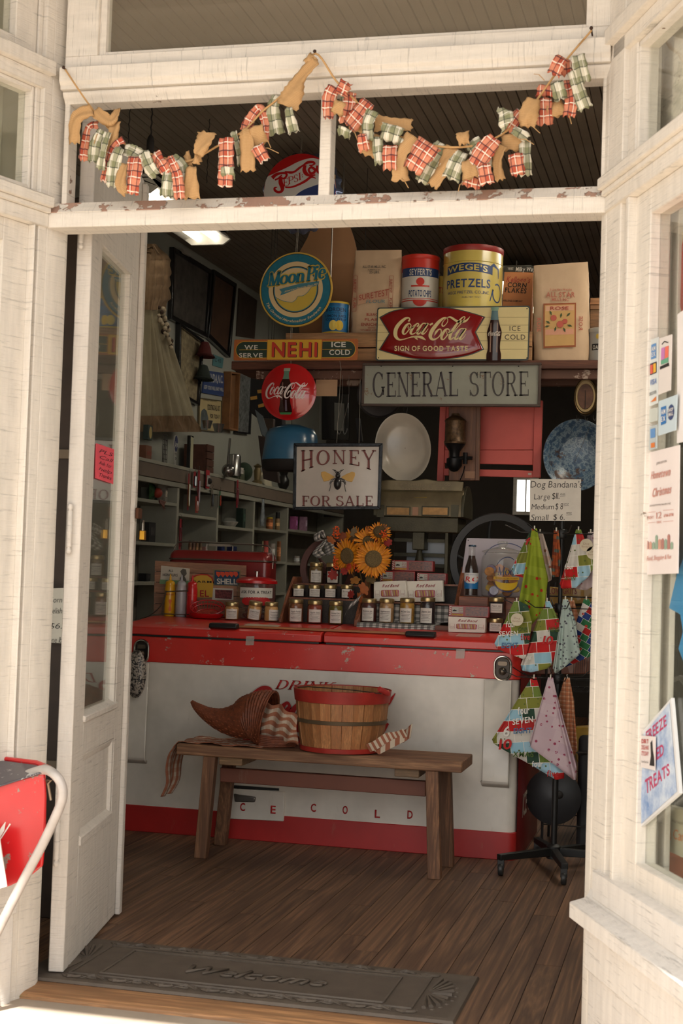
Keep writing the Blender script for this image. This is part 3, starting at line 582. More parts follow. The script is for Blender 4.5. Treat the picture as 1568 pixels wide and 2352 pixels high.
# ---- bench ----
BW = wood((150, 110, 78), (98, 64, 44), 'x', 2.2, .7, 9, .9); BWv = wood((140, 98, 68), (92, 60, 42), 'z', 2.2, .7, 9, .9); BR = enamel((106, 58, 40), (150, 130, 100), .36, .6, key='br', coat=0)
be = T('wooden_bench', 'worn brown plank bench with splayed legs standing before the drinks cooler', 'bench', (.36, 2.06, 0)); BZ = .462
q = [be.xz(x, y, -.13) for x, y in ((404, 1728), (1060, 1769), (1063, 1747), (405, 1710))]
X2, X3 = q[0][0], q[1][0]
be.b(MB().box((X2, -.13, BZ-.044), (X3, .15, BZ)), 'seat_plank', BW, bev=.005)
for (tx, ty), (bx_, by) in zip(((-.475, -.10), (-.455, .10), (.455, -.10), (.47, .10)), ((-.500, -.105), (-.515, .19), (.482, -.135), (.49, .12))):
    w1 = .026; d1_ = .042; vs = [(cx+sx*w1, cy+sy*d1_*.5, z) for cx, cy, z in ((bx_, by, 0), (tx, ty, BZ-.044)) for sx, sy in ((-1, -1), (1, -1), (1, 1), (-1, 1))]
    be.b(MB().add(vs, [(3, 2, 1, 0), (4, 5, 6, 7)]+[(i, (i+1) % 4, 4+(i+1) % 4, 4+i) for i in range(4)]), 'leg', BWv, bev=.003)
be.b(MB().prism([be.xz(*p, -.02) for p in ((505, 1796), (977, 1830), (977, 1795), (505, 1763))], -.02, .015), 'apron', BR, bev=.003)
for sx_ in (-.39, .35):
    be.b(MB().box((sx_-.05, -.10, BZ-.078), (sx_+.05, .11, BZ-.044)), 'cleat', wood((150, 118, 84), (120, 92, 64), 'x', 2), bev=.003)
# ---- striped runner ----
STR = plaid((186, 170, 150), [(0, 26, 0, .5, (150, 84, 56), .85), (1, 26, .2, .5, (150, 84, 56), .35)], key='r', bmp=.5)
rn = T('table_runner', 'rust and cream striped cloth runner draped along the bench under the baskets', 'cloth', (.05, 2.06, BZ))
pr = [(470, 1880), (395, 1822), (378, 1790), (388, 1745), (404, 1712)]
pth = []
for px, py in ((368, 1830), (382, 1800), (386, 1765), (396, 1732), (408, 1713)): c = rn.l(px, py, -.06); pth.append((c.x, c.z))
pth = [(x, z) for x, z in spl(pth, 5)]; xr = rn.l(700, 1700).x
for i in range(24): pth.append((pth[-1][0]+(xr-pth[24 if len(pth) > 24 else -1][0])/30*1.0, .004+.003*abs(math.sin(i*1.9))))
n_ = len(pth)-1
def frn(u, v):
    i = min(int(v*n_), n_-1); f = v*n_-i; x = pth[i][0]*(1-f)+pth[i+1][0]*f; z = pth[i][1]*(1-f)+pth[i+1][1]*f
    hang = max(0, 1-v*n_/20); wd = .21*(1-.45*hang**2); return (x+.012*hang*math.sin(u*9), -.105+.5*.21-wd/2+wd*u+.012*math.sin(v*13), z+(.004*math.sin(u*11+v*30) if not hang else 0))
rn.b(MB().grid(frn, 14, n_*1, .22, .6), 'cloth', STR, smooth=180, solid=.0015)
tl = [rn.l(x, y, -.10) for x, y in ((850, 1722), (880, 1712), (908, 1702), (935, 1690))]
def ftl(u, v):
    i = min(int(v*3), 2); f = v*3-i; p = tl[i].lerp(tl[i+1], f); return (p.x+.01, p.y+.02+.03*u, p.z-.012+.045*u*(.6+.6*v)+.004*math.sin(v*14))
rn.b(MB().grid(ftl, 5, 16, .12, .3), 'loose_end', plaid((186, 170, 150), [(1, 26, 0, .5, (140, 76, 52), .9)], key='r2'), smooth=180, solid=.0015)
rn.b(MB().add([tuple(rn.l(x, y, -.135)) for x, y in ((870, 1733), (857, 1722), (935, 1700), (933, 1683))][:4], [(0, 1, 3, 2)]).grid(lambda u, v: tuple(rn.l(850+u*85+(-10*v), 1728-38*u**.8-v*18+3*math.sin(u*9), -.135-.01*math.sin(u*7))), 14, 3, .3, .06), 'tail', plaid((190, 174, 154), [(0, 26, 0, .5, (140, 76, 52), .9)], key='r3'), smooth=180)
# ---- horn basket ----
hb = T('cornucopia', 'dark woven cornucopia horn basket lying on the bench beside the bushel basket', 'basket', (at(560, 1700, 2.06).x, 2.06, BZ+.006))
WK = mat((112, 58, 34), .55, var=.45, scale=60, bmp=.8, bscale=180); WK2 = mat((132, 70, 42), .5, var=.4, scale=50)
sp = spl([(440, 1611, 2), (453, 1624, 9), (478, 1641, 17), (510, 1653, 28), (545, 1655, 42), (575, 1648, 56), (600, 1648, 66), (618, 1652, 70)], 9)
pts = []; rr = []
for i, (x, y, r) in enumerate(sp): c = hb.l(x, y); pts.append(c); rr.append(r/556*(1+.02*(1 if i % 2 else -1))*.94)
mb = MB(); mb.tube(pts, rr, 28, False); hb.b(mb, 'horn', WK, solid=.006, smooth=50)
# woven spiral strands over the horn
mb = MB()
for k in range(26):
    tp = []
    for i in range(0, len(pts), 2):
        t_ = (pts[min(i+1, len(pts)-1)]-pts[max(0, i-1)]).normalized(); a = Vector((0, 1, 0)); a = (a-t_*a.dot(t_)).normalized(); b = t_.cross(a); an = 2*math.pi*k/26+i*.03; rad = rr[i]+(.0042 if (i//2+k) % 2 else .001)
        tp.append(pts[i]+(a*math.cos(an)+b*math.sin(an))*rad)
    mb.tube(tp, [max(.0008, .0024*min(1, rr[i]/.06)) for i in range(0, len(pts), 2)], 4)
o = hb.b(mb, 'wicker_strands', WK2); o['kind'] = 'stuff'
mb = MB()
for i in range(7):
    a = hb.l(592+i*.5, 1688+i*4.2, -.07); b = hb.l(688-i*2, 1696+i*3, -.02); mb.tube([a+Vector((0, 0, .003*math.sin(0))), a.lerp(b, .35)+Vector((0, -.02, -.002)), a.lerp(b, .7)+Vector((0, -.02, .001)), b], .0048, 5)
hb.b(mb, 'lip', WK, bev=0)
def fcl(u, v): c = hb.l(592+u*100, 1622+v*84+26*(u-.1)*(1-v)-12*math.sin(u*3)*(1-v), -.04); return (c.x, c.y+.05*math.cos(u*3.1)-.02*math.sin(v*3)+.01*math.sin(u*16+v*5), max(c.z+.006*math.sin(u*15+v*8), .004))
hb.b(MB().grid(fcl, 18, 14, .3, .26), 'striped_cloth', plaid((190, 174, 154), [(1, 17, 0, .5, (150, 84, 56), .85), (0, 17, .3, .5, (150, 84, 56), .3)], key='c'), smooth=180, solid=.0015)
# ---- bushel basket ----
bk = T('bushel_basket', 'round slatted bushel basket with red rims standing on the right of the bench', 'basket', (at(783, 1700, 2.055).x, 2.055, BZ+.004))
ZT_, RT_, RB_ = .246, .192, .160; BS = wood((188, 130, 80), (164, 104, 60), 'z', 2.5, .6, 5, .2)
for i in range(26):
    a = 2*math.pi*i/26; h = math.pi/26*.93; o_ = .003 if i % 2 else 0
    rf = lambda z: RB_+(RT_-RB_)*z/ZT_+.006*math.sin(z/ZT_*math.pi)+o_
    vs = []
    for j in range(5):
        z = ZT_*j/4
        for s_, dr in ((-1, 0), (1, 0), (1, -.004), (-1, -.004)): r = rf(z)+dr; vs.append((r*math.cos(a+s_*h*1.03), r*math.sin(a+s_*h*1.03), z))
    bk.b(MB().add(vs, [(j*4+k, j*4+(k+1) % 4, j*4+4+(k+1) % 4, j*4+4+k) for j in range(4) for k in range(4)]+[(3, 2, 1, 0), (16, 17, 18, 19)]), 'stave', BS, smooth=20)
bk.b(MB().lathe([(0, .008), (RB_-.006, .008), (RB_-.006, .014), (0, .014)], 26), 'bottom', BS)
RIM = mat((160, 44, 36), .5, var=.25)
def hoop(z0, z1, ex, m, n): r0 = RB_+(RT_-RB_)*z0/ZT_+ex; r1 = RB_+(RT_-RB_)*z1/ZT_+ex; bk.b(MB().lathe([(r0-.004, z0), (r0, z0+.001), (r1, z1-.001), (r1-.004, z1), (r0-.004, z0)], 48), n, m, smooth=60)
hoop(ZT_-.046, ZT_+.004, .010, RIM, 'top_hoop'); hoop(.0, .02, .009, RIM, 'bottom_hoop'); hoop(.115, .131, .013, mat((96, 80, 60), .5, .3), 'middle_hoop')
bk.b(MB().tube([Vector((x, -.12+y*0, ZT_+z)) for x, z, y in ((-.03, .012, 0), (.05, .010, 0), (.12, .006, 0), (.19, .0, 0))], .0022, 6).tube([(-.18, -.04, ZT_+.002), (-.12, -.1, ZT_+.012), (-.03, -.12, ZT_+.012)], .0022, 6), 'wire_handle', mat((90, 80, 70), .4, .8))
bk.b(MB().tube([(.175, -.10, ZT_+.018), (.205, -.06, ZT_-.004)], .011, 10), 'handle_grip', mat((170, 52, 48), .45), bev=.001)
bk.b(MB().ball((.02, 0, ZT_-.05), .11, 14, 8, .35), 'straw_filling', mat((150, 112, 60), .9, bmp=1, bscale=90))
# ---- bandana rack ----
RX, RY = 1.272, 2.27
rk = T('bandana_rack', 'black spinner stand on casters holding bandanas beside the cooler', 'display rack', (RX, RY, 0))
ht = rk.l(1272, 1170).z; rk.b(MB().tube([(0, 0, .07), (0, 0, .95)], .013, 12).tube([(0, 0, .95), (0, 0, ht)], .009, 10), 'pole', BLK)
rk.b(MB().lathe([(.0, .05), (.03, .05), (.03, .10), (.016, .11), (.0, .11)], 14), 'hub', BLK)
for dx, dy in ((1.067-RX, 2.07-RY), (1.344-RX, 1.987-RY), (.30, .02), (-.1, .27), (.17, .25)):
    d = Vector((dx, dy, 0)); n = Vector((-dy, dx, 0)).normalized()*.014; e = d*.97
    rk.b(MB().add([tuple(v) for v in (n+Vector((0, 0, .062)), -n+Vector((0, 0, .062)), e-n+Vector((0, 0, .062)), e+n+Vector((0, 0, .062)), n+Vector((0, 0, .095)), -n+Vector((0, 0, .095)), e-n+Vector((0, 0, .085)), e+n+Vector((0, 0, .085)))], [(0, 1, 2, 3), (7, 6, 5, 4), (0, 4, 5, 1), (1, 5, 6, 2), (2, 6, 7, 3), (3, 7, 4, 0)]), 'foot_arm', BLK, bev=.002)
    c = d*.93; w_ = MB(); w_.lathe([(.004, -.010), (.0235, -.010), (.026, -.006), (.026, .006), (.0235, .010), (.004, .010)], 18, (c.x, c.y, .026), 'x'); w_.box((c.x-.013, c.y-.012, .03), (c.x+.013, c.y+.012, .064)); rk.b(w_, 'caster', mat((40, 39, 38), .4), bev=.001)
TIER = [rk.l(1272, y).z for y in (1226, 1396, 1558)]
for zt_ in TIER:
    rk.b(MB().lathe([(.018, zt_-.02), (.022, zt_-.015), (.022, zt_+.015), (.018, zt_+.02)], 14), 'collar', BLK)
    for k in range(8):
        a = k*math.pi/4+.25; c, s_ = math.cos(a), math.sin(a); rk.b(MB().tube([(c*.02, s_*.02, zt_), (c*.17, s_*.17, zt_+.002), (c*.235, s_*.235, zt_+.03)], .0022, 6), 'hanging_arm', BLK)
# cloth prints
def patch(cols, sc=28, rot=.3, key='', dots=None, line=(226, 220, 210)):
    k = ('pt', tuple(cols), sc, key)
    if k in MC: return MC[k]
    m, nt, bs = nodes('printed_cotton'); v = mp(nt, (1, 1, 1), 'UV', (0, 0, rot))
    br = N(nt, 'ShaderNodeTexBrick'); br.offset = .5; br.squash = 1.0; br.inputs['Scale'].default_value = sc; br.inputs['Color1'].default_value = (0, 0, 0, 1); br.inputs['Color2'].default_value = (1, 1, 1, 1)
    br.inputs['Mortar Size'].default_value = .02; br.inputs['Brick Width'].default_value = .95; br.inputs['Row Height'].default_value = .80; br.offset = .12; br.squash = 1.35; br.squash_frequency = 3; br.inputs['Bias'].default_value = 0; br.inputs['Mortar'].default_value = (.5, .5, .5, 1); nt.links.new(v, br.inputs['Vector'])
    r = N(nt, 'ShaderNodeValToRGB'); r.color_ramp.interpolation = 'CONSTANT'; n = len(cols)
    while len(r.color_ramp.elements) < n: r.color_ramp.elements.new(.5)
    for i, e in enumerate(r.color_ramp.elements): e.position = i/n; e.color = lin(cols[i])
    nt.links.new(br.outputs['Color'], r.inputs[0]); col = r.outputs[0]
    if dots:
        vo = N(nt, 'ShaderNodeTexVoronoi'); vo.inputs['Scale'].default_value = sc*dots[1]; nt.links.new(v, vo.inputs['Vector']); vo.inputs['Randomness'].default_value = .7
        col = mixc(nt, ramp(nt, vo.outputs['Distance'], [(dots[2], (1, 1, 1, 1)), (dots[2]+.04, (0, 0, 0, 1))]), col, lin(dots[0]))
    col = mixc(nt, br.outputs['Fac'], col, lin(line)); nt.links.new(col, bs.inputs['Base Color']); bs.inputs['Roughness'].default_value = .85; bs.inputs['Specular IOR Level'].default_value = .2
    MC[k] = m; return m
XM = patch([(188, 40, 40), (112, 130, 62), (150, 190, 206), (206, 200, 190), (130, 132, 60), (52, 76, 60), (180, 50, 48), (160, 196, 212)], 18, -.12, '', ((92, 104, 56), 2.6, .16))
def fan(name, label, top, edge, m, yoff=0, folds=3, amp=.012, grp=None, words=(), cat='bandana'):
    t = PT(name, label, cat, top[0], top[1], RY+yoff, grp); E_ = [t.l(x, y) for x, y in edge]; n = len(E_)-1
    w0 = .02
    def f(u, v):
        i = min(int(u*n), n-1); e = E_[i].lerp(E_[i+1], u*n-i); s_ = v**.9; p = Vector((w0*(u-.5), 0, 0)).lerp(e, s_)
        return (p.x, p.y+amp*math.sin(u*folds*6.28+1)*v+.02*math.sin(v*2.5)*(.5-u), p.z)
    gb = MB().grid(f, 26, 18); gb.uv = [(p[0]+t.o.x, p[2]+.4*p[0]*0) for p in gb.v]; t.b(gb, 'cloth', m, smooth=180, solid=.001)
    for wd_, (qx, qy), (sx_, sy_), rot, c in words:
        mb = MB(); o = t.l(qx, qy); sw, sh = sx_/540, sy_/540
        text(mb, wd_, lambda u, v: (o.x+(u*sw)*math.cos(rot)-(v*sh)*math.sin(rot), o.y-amp-.006, o.z+(u*sw)*math.sin(rot)+(v*sh)*math.cos(rot)), font='bold', shear=.15); t.b(mb, 'lettering', mat(c, .8))
    t.b(MB().tube([(0, 0, -.004), (0, .0, .012)], .003, 6), 'hang_loop', mat((220, 214, 200), .8)); return t
WHc, GRc, BLc, RDc = (226, 220, 210), (74, 96, 40), (70, 110, 150), (184, 40, 40)
G_ = None
fan('bandana', 'white, red and blue patchwork print bandana tucked behind the long green one', (1222, 1220), ((1172, 1308), (1182, 1322), (1205, 1328), (1232, 1300), (1250, 1290)), XM, .02, words=(('fi', (1205, 1250), (18, 18), -.2, RDc),))
fan('bandana', 'long lime green bandana with red cap spots, hanging in the upper tier', (1227, 1214), ((1188, 1388), (1200, 1410), (1214, 1442), (1236, 1416), (1252, 1390), (1258, 1330)), patch([(136, 150, 44), (128, 144, 40), (142, 156, 50), (134, 148, 42)], 20, .2, 'g', ((176, 44, 34), 1.9, .24), (134, 148, 42)), -.05, 2, .02)
fan('bandana', 'peach and white print bandana hanging just right of the green one', (1240, 1222), ((1240, 1320), (1252, 1340), (1266, 1332), (1270, 1300)), patch([(196, 176, 164), (206, 190, 176), (190, 160, 140), (200, 186, 176)], 22, .2, 'p', ((150, 96, 70), 2.0, .26), (200, 186, 176)), .0, 2)
fan('bandana', 'narrow rust orange floral bandana folded beside the rack pole', (1277, 1218), ((1264, 1310), (1270, 1326), (1284, 1324), (1288, 1280)), patch([(150, 72, 40), (120, 60, 40), (86, 96, 88), (160, 84, 44)], 60, .2, 'o', None, (130, 66, 40)), -.03, 2)
fan('bandana', 'patchwork print bandana reading four, hanging in the upper tier at right', (1328, 1216), ((1284, 1342), (1290, 1352), (1322, 1350), (1350, 1326), (1366, 1300)), XM, -.03, words=(('four', (1297, 1308), (20, 11), .1, WHc), ('SEVEN', (1296, 1332), (24, 8), 0, GRc)))
fan('bandana', 'pale pink print bandana behind the patchwork one in the upper tier', (1356, 1222), ((1318, 1352), (1345, 1356), (1378, 1338), (1386, 1270)), patch([(190, 172, 172), (184, 166, 170), (196, 178, 176), (188, 168, 170)], 20, .2, 'k', ((150, 96, 104), 2.6, .24), (190, 172, 172)), .03)
fan('bandana', 'patchwork print bandana with SEVEN and EIGHT squares over the cooler corner', (1186, 1380), ((1134, 1478), (1140, 1490), (1206, 1516), (1214, 1480), (1222, 1430), (1212, 1390)), XM, -.08, 2, .008, words=(('four', (1162, 1440), (22, 13), .05, WHc), ('SEVEN', (1146, 1461), (42, 11), .08, WHc), ('EIGHT', (1152, 1488), (36, 12), .05, BLc), ('five', (1196, 1470), (20, 14), .1, RDc), ('ONE', (1190, 1450), (20, 10), 0, GRc)))
fan('bandana', 'patchwork print bandana with upside-down words in the middle of the rack', (1256, 1380), ((1194, 1528), (1200, 1540), (1218, 1545), (1262, 1534), (1292, 1470), (1282, 1420)), XM, -.06, 3, words=(('four', (1206, 1516), (16, 12), .2, WHc), ('NINE', (1260, 1450), (24, 10), 0, GRc), ('10', (1246, 1478), (22, 18), 0, RDc)))
fan('bandana', 'orange checked bandana showing behind the mint one', (1312, 1378), ((1256, 1525), (1262, 1534), (1300, 1500), (1330, 1420)), plaid((190, 140, 110), [(0, 60, 0, .5, (150, 84, 50), .5), (1, 60, 0, .5, (150, 84, 50), .5)], key='ob'), .02)
fan('bandana', 'mint bandana with small teal and red leaf spots', (1298, 1376), ((1268, 1536), (1276, 1547), (1294, 1534), (1332, 1502), (1322, 1430)), patch([(168, 184, 176), (174, 188, 180), (164, 180, 172), (172, 186, 178)], 26, .5, 'm', ((84, 84, 92), 2.8, .3), (170, 184, 176)), -.09, 3, .016)
fan('bandana', 'blue, green and red checkered patch bandana at the right of the middle tier', (1346, 1376), ((1288, 1530), (1300, 1532), (1372, 1500), (1374, 1420)), patch([(46, 66, 120), (48, 104, 64), (170, 40, 38), (206, 200, 190), (52, 110, 70), (40, 60, 116)], 30, .5, 'b', ((190, 60, 50), 1.2, .22)), .0)
fan('bandana', 'large patchwork print bandana with number squares in the lowest tier', (1226, 1556), ((1128, 1700), (1134, 1708), (1200, 1748), (1276, 1790), (1296, 1788), (1290, 1740), (1256, 1640)), XM, -.06, 3, .012, words=(('four', (1190, 1640), (26, 16), .15, WHc), ('SEVEN', (1178, 1664), (46, 13), .2, WHc), ('EIGHT', (1180, 1684), (40, 12), .1, BLc), ('6', (1156, 1690), (14, 22), .1, WHc), ('10', (1146, 1720), (28, 22), .1, RDc), ('XMAS', (1178, 1737), (46, 12), .05, GRc), ('four', (1222, 1760), (24, 13), .1, WHc), ('five', (1256, 1782), (26, 14), .05, RDc)))
fan('bandana', 'pale pink bandana with small rose ornaments in the lowest tier', (1264, 1556), ((1214, 1706), (1220, 1716), (1312, 1790), (1324, 1790), (1322, 1750), (1282, 1620)), patch([(196, 172, 178), (190, 166, 174), (200, 178, 182), (194, 170, 176)], 18, .3, 'r', ((150, 66, 88), 2.6, .24), (196, 172, 178)), -.11, 3, .016)
fan('bandana', 'orange and cream checked bandana hanging at the right of the lowest tier', (1302, 1556), ((1276, 1620), (1300, 1700), (1316, 1742), (1326, 1720), (1318, 1610)), plaid((196, 150, 118), [(0, 55, 0, .5, (156, 84, 48), .6), (1, 55, 0, .5, (156, 84, 48), .6), (0, 55, .1, .08, (60, 44, 40), .7), (1, 55, .1, .08, (60, 44, 40), .7)], key='oc'), -.05, 2)
for px, py, lb in ((1187, 1423, 'round cream paper tag on the patchwork bandana at the cooler corner'), (1346, 1252, 'round cream paper tag, upper left of two at the right of the rack'), (1361, 1270, 'round cream paper tag, lower right of two at the right of the rack')):
    t = PT('round_tag', lb, 'tag', px, py, RY-.12 if px < 1200 else RY-.06); t.b(MB().lathe([(0, -.0008), (.026, -.0008), (.026, .0008), (0, .0008)], 26, axis='y'), 'disc', mat((206, 194, 168), .7))
    mb = MB(); tbox(mb, 'Dog', (-.012, .002), (.012, .010), -.0014, font='thin'); tbox(mb, 'Bandana', (-.018, -.010), (.018, -.002), -.0014, font='thin'); t.b(mb, 'lettering', mat((150, 110, 90), .7)); t.b(MB().tube([(0, 0, .02), (.0, .03, .05)], .0008, 4), 'string', INK)
# hand-written price card
pc = PT('price_card', 'white handwritten price card for dog bandanas on top of the rack', 'sign', 1275, 1148, RY-.02)
cq = [(1217, 1100), (1334, 1101), (1333, 1197), (1216, 1196)]
pc.b(MB().prism([pc.xz(*p) for p in cq[::-1]], 0, .004), 'card', mat((214, 206, 194), .7)); pc.b(MB().tube([pc.l(1275, 1197), pc.l(1273, 1206)], .004, 6), 'clip', BLK)
mb = MB()
for s_, x0, x1, y0, y1 in (("Dog Bandana's", 1218, 1336, 1104, 1120), ('Large', 1226, 1262, 1133, 1147), ('$11.', 1267, 1284, 1131, 1146), ('oo', 1286, 1297, 1131, 1137), ('Medium', 1220, 1271, 1157, 1170), ('$ 8', 1275, 1292, 1155, 1170), ('oo', 1294, 1305, 1153, 1159), ('Small', 1219, 1258, 1181, 1195), ('$ 6.', 1270, 1296, 1180, 1194), ('oo', 1300, 1312, 1174, 1180)):
    tquad(mb, s_, pc, ((x0, y0), (x1, y0), (x1, y1), (x0, y1)), -.0012, font='thin', shear=.12)
for x0, x1, y in ((1286, 1298, 1140), (1294, 1306, 1162), (1300, 1313, 1183)): mb.ribbon([pc.xz(x0, y)+(.0015,), pc.xz(x1, y-1)+(.0015,)], lambda x, z: (x, -.0012, z))
pc.b(mb, 'lettering', INK)
# ================= HIGH SHELF, HANGING SIGNS =================
def region(mb, x0, x1, top, bot, surf, n=30, m=6):
    return mb.grid(lambda u, v: surf(x0+(x1-x0)*u, bot(x0+(x1-x0)*u)*(1-v)+top(x0+(x1-x0)*u)*v), n, m)
def K(c, r=.55, **k): return mat(c, r, var=.06, **k)
def crv(pts):
    """piecewise curve z(x) through points"""
    s_ = spl(pts, 8)
    def f(x):
        for a, b in zip(s_, s_[1:]):
            if a[0] <= x <= b[0]: return a[1]+(b[1]-a[1])*(x-a[0])/((b[0]-a[0]) or 1)
        return s_[0][1] if x < s_[0][0] else s_[-1][1]
    return f
SY = 3.1; SM = pxm(900, 800, SY)          # shelf plane
BEAM = wood((104, 62, 44), (76, 44, 32), 'x', 1.5, .7, 7, .6); BEAM2 = enamel((96, 64, 50), (170, 150, 135), .42, .7, key='bm', coat=0)
PLW = wood((196, 150, 106), (176, 130, 90), 'x', 1.2, .65, 5, .3)
sh = PT('hanging_shelf', 'rough brown beam shelf hanging above the drinks cooler', 'shelf', 950, 838, SY); sz = 0
a, b = sh.l(531, 838), sh.l(1390, 838)
ztop = sh.l(640, 829).z
sh.b(MB().box((a.x, 0, ztop-.042), (b.x+1.2, .34, ztop)), 'plank', BEAM, bev=.004)
sh.b(MB().box((sh.l(585, 850).x, .02, ztop-.088), (b.x+1.2, .07, ztop-.043)), 'bearer', BEAM2, bev=.004)
sh.b(MB().box((sh.l(585, 850).x+.02, .26, ztop-.088), (b.x+1.2, .31, ztop-.043)), 'bearer', BEAM2, bev=.004)
for x_ in (sh.l(742, 800).x, b.x+.7):
    for y_ in (.10, .30): sh.b(MB().tube([(x_, y_, ztop), (x_, y_, 3.30-sh.o.z)], .004, 6), 'hanging_rod', mat((150, 144, 134), .4, .8))
SZ = sh.o.z+ztop                                                        # shelf top, world
cr = T('wooden_crate', 'long pale wooden crate on the hanging shelf behind the two soda signs', 'crate', (at(930, 800, SY+.05).x, SY+.03, SZ))
ch_ = at(760, 768, SY+.03).z-SZ; cxa, cxb = cr.l(655, 800).x, cr.l(1221, 800).x
for z0, z1 in ((0, ch_*.48), (ch_*.52, ch_)): cr.b(MB().box((cxa, 0, z0+.001), (cxb, .014, z1)), 'side_board', PLW, bev=.001); cr.b(MB().box((cxa, .246, z0+.001), (cxb, .26, z1)), 'side_board', PLW, bev=.001)
for x_ in (cxa, cxb-.014): cr.b(MB().box((x_, .015, .001), (x_+.014, .245, ch_)), 'end_board', PLW, bev=.001)
cr.b(MB().box((cxa, .0, ch_), (cxb, .26, ch_+.008)), 'top_board', PLW, bev=.001)
CRZ = SZ+ch_+.0082
def cyl(t, r, face):
    def f(ang, z, dr=.0006): a = face+ang; return (math.cos(a)*(r+dr), math.sin(a)*(r+dr), z)
    return f
def tin(name, label, pxc, w_, ytop, zb, Y, bands, lid, cat='tin', grp=None, lidh=.02):
    """round tin: bands=(z0,z1,material) as fractions of the height"""
    o = at(pxc, ytop+60, Y); t = T(name, label, cat, (o.x, Y, zb), 0, grp); sc = pxm(pxc, ytop+60, Y); r = w_/sc/2; h = at(pxc, ytop, Y-r).z-zb
    for i, (z0, z1, m) in enumerate(bands):
        t.b(MB().lathe([(r*.999 if i else 0, z0*h), (r, z0*h+.0001), (r, z1*h), (0, z1*h)] if i == len(bands)-1 else [(0 if i == 0 else r, z0*h), (r, z0*h), (r, z1*h)], 40), 'body' if i == 0 else 'label_band', m)
    if lid: t.b(MB().lathe([(r+.0015, h-lidh), (r+.003, h-lidh+.002), (r+.003, h-.001), (r-.002, h+.002), (r-.006, h-.002), (0, h-.002)], 40), 'lid', lid)
    t.b(MB().lathe([(r, .0), (r+.0018, .001), (r+.0018, .005), (r, .006)], 40), 'rim', lid or bands[0][2])
    face = math.atan2(CAM.y-Y, CAM.x-o.x); return t, r, h, cyl(t, r, face), face
def tcyl(t, f, s, a0, a1, z0, z1, m, name='lettering', **k):
    mb = MB(); text(mb, s, lambda u, v: f(a0+(a1-a0)*u, z0+(z1-z0)*v, .0012), **k); t.b(mb, name, m)
def pcyl(t, f, a0, a1, z0, z1, m, name='print', n=14, dr=.0006, shape=None):
    mb = MB()
    if shape: mb.grid(lambda u, v: f(a0+(a1-a0)*(.5+(u-.5)*shape(v)), z0+(z1-z0)*v, dr), n, 10)
    else: mb.grid(lambda u, v: f(a0+(a1-a0)*u, z0+(z1-z0)*v, dr), n, 1)
    t.b(mb, name, m, smooth=180)
# potato chip tin
CRM, REDL, NAV = K((206, 200, 190), .45), K((196, 48, 34), .4), K((30, 56, 104), .45)
t, r, h, f, fc = tin('potato_chip_tin', 'red, white and blue potato chip tin on the hanging shelf', 965, 86, 583, CRZ, SY+.14, [(0, .32, NAV), (.32, .79, CRM), (.79, 1, REDL)], REDL)
pcyl(t, f, -1.25, 1.25, h*.72, h*.83, NAV); tcyl(t, f, "SEYFERT'S", -.62, .62, h*.735, h*.815, CRM, font='bold')
pcyl(t, f, -.22, .22, h*.60, h*.70, REDL, shape=lambda v: math.sqrt(max(.02, 1-(2*v-1)**2))); pcyl(t, f, -.5, .5, h*.585, h*.605, REDL)
tcyl(t, f, 'POTATO CHIPS', -.62, .62, h*.46, h*.545, NAV, font='bold'); pcyl(t, f, -1.25, 1.25, h*.432, h*.44, REDL); pcyl(t, f, -1.25, 1.25, h*.405, h*.418, REDL)
pcyl(t, f, -.38, .38, h*.335, h*.42, REDL, dr=.0009, shape=lambda v: math.sqrt(max(.02, 1-(1-v)**2))); tcyl(t, f, 'SEYFERT FOODS', -.5, .5, h*.295, h*.315, CRM, font='bold')
# pretzel tin
YEL = enamel((206, 184, 92), (70, 52, 34), .30, .3, (120, 96, 50), 'yl'); DRED = K((140, 34, 28), .4)
t, r, h, f, fc = tin('pretzel_tin', 'big yellow pretzel tin with dark red lid on the hanging shelf', 1086, 136, 560, CRZ, SY+.13, [(0, .84, YEL), (.84, 1, YEL)], DRED, lidh=.028)
t.b(MB().lathe([(r, h*.80), (r+.0025, h*.805), (r, h*.81)], 40).lathe([(r, h*.2), (r+.0025, h*.205), (r, h*.21)], 40), 'ridge', YEL)
mb = MB(); mb.grid(lambda u, v: f(-1.0+1.7*u, h*(.655+.10*v)+.012*math.sin(u*3.14), .0008), 24, 1); t.b(mb, 'banner', NAV)
mb = MB(); text(mb, "WEGE'S", lambda u, v: f(-.95+1.45*u, h*(.672+.07*v)+.012*math.sin((.03+u*.88)*3.14), .0014), font='bold'); t.b(mb, 'lettering', YEL)
tcyl(t, f, 'PRETZELS', -1.0, .62, h*.50, h*.60, NAV, font='bold'); tcyl(t, f, 'WEGE PRETZEL CO.,INC.', -.95, .6, h*.425, h*.46, NAV); tcyl(t, f, '3 LBS. NET WGT.', -.35, .3, h*.375, h*.395, NAV, font='thin')
mb = MB(); mb.ribbon([(x, z, .05) for x, z in arc(.95, .30, .22, .30, 120, -200, 24)]+[(.62, .0, .03)], lambda x, z: f(x, h*(.35+.35*z), .001)); mb.ribbon([(.55, 1.1, .03), (.75, 1.22, .12), (.98, 1.1, .08), (1.0, .8, .03)], lambda x, z: f(x, h*(.35+.35*z), .001)); t.b(mb, 'scroll_print', NAV)
t, r, h, f, fc = tin('small_yellow_tin', 'small yellow tin half hidden between the potato chip and pretzel tins', 1014, 44, 634, CRZ, SY+.23, [(0, 1, K((170, 140, 40), .5))], None)
tcyl(t, f, 'MINTS', -1.2, .2, h*.72, h*.82, K((150, 40, 30)), font='bold')
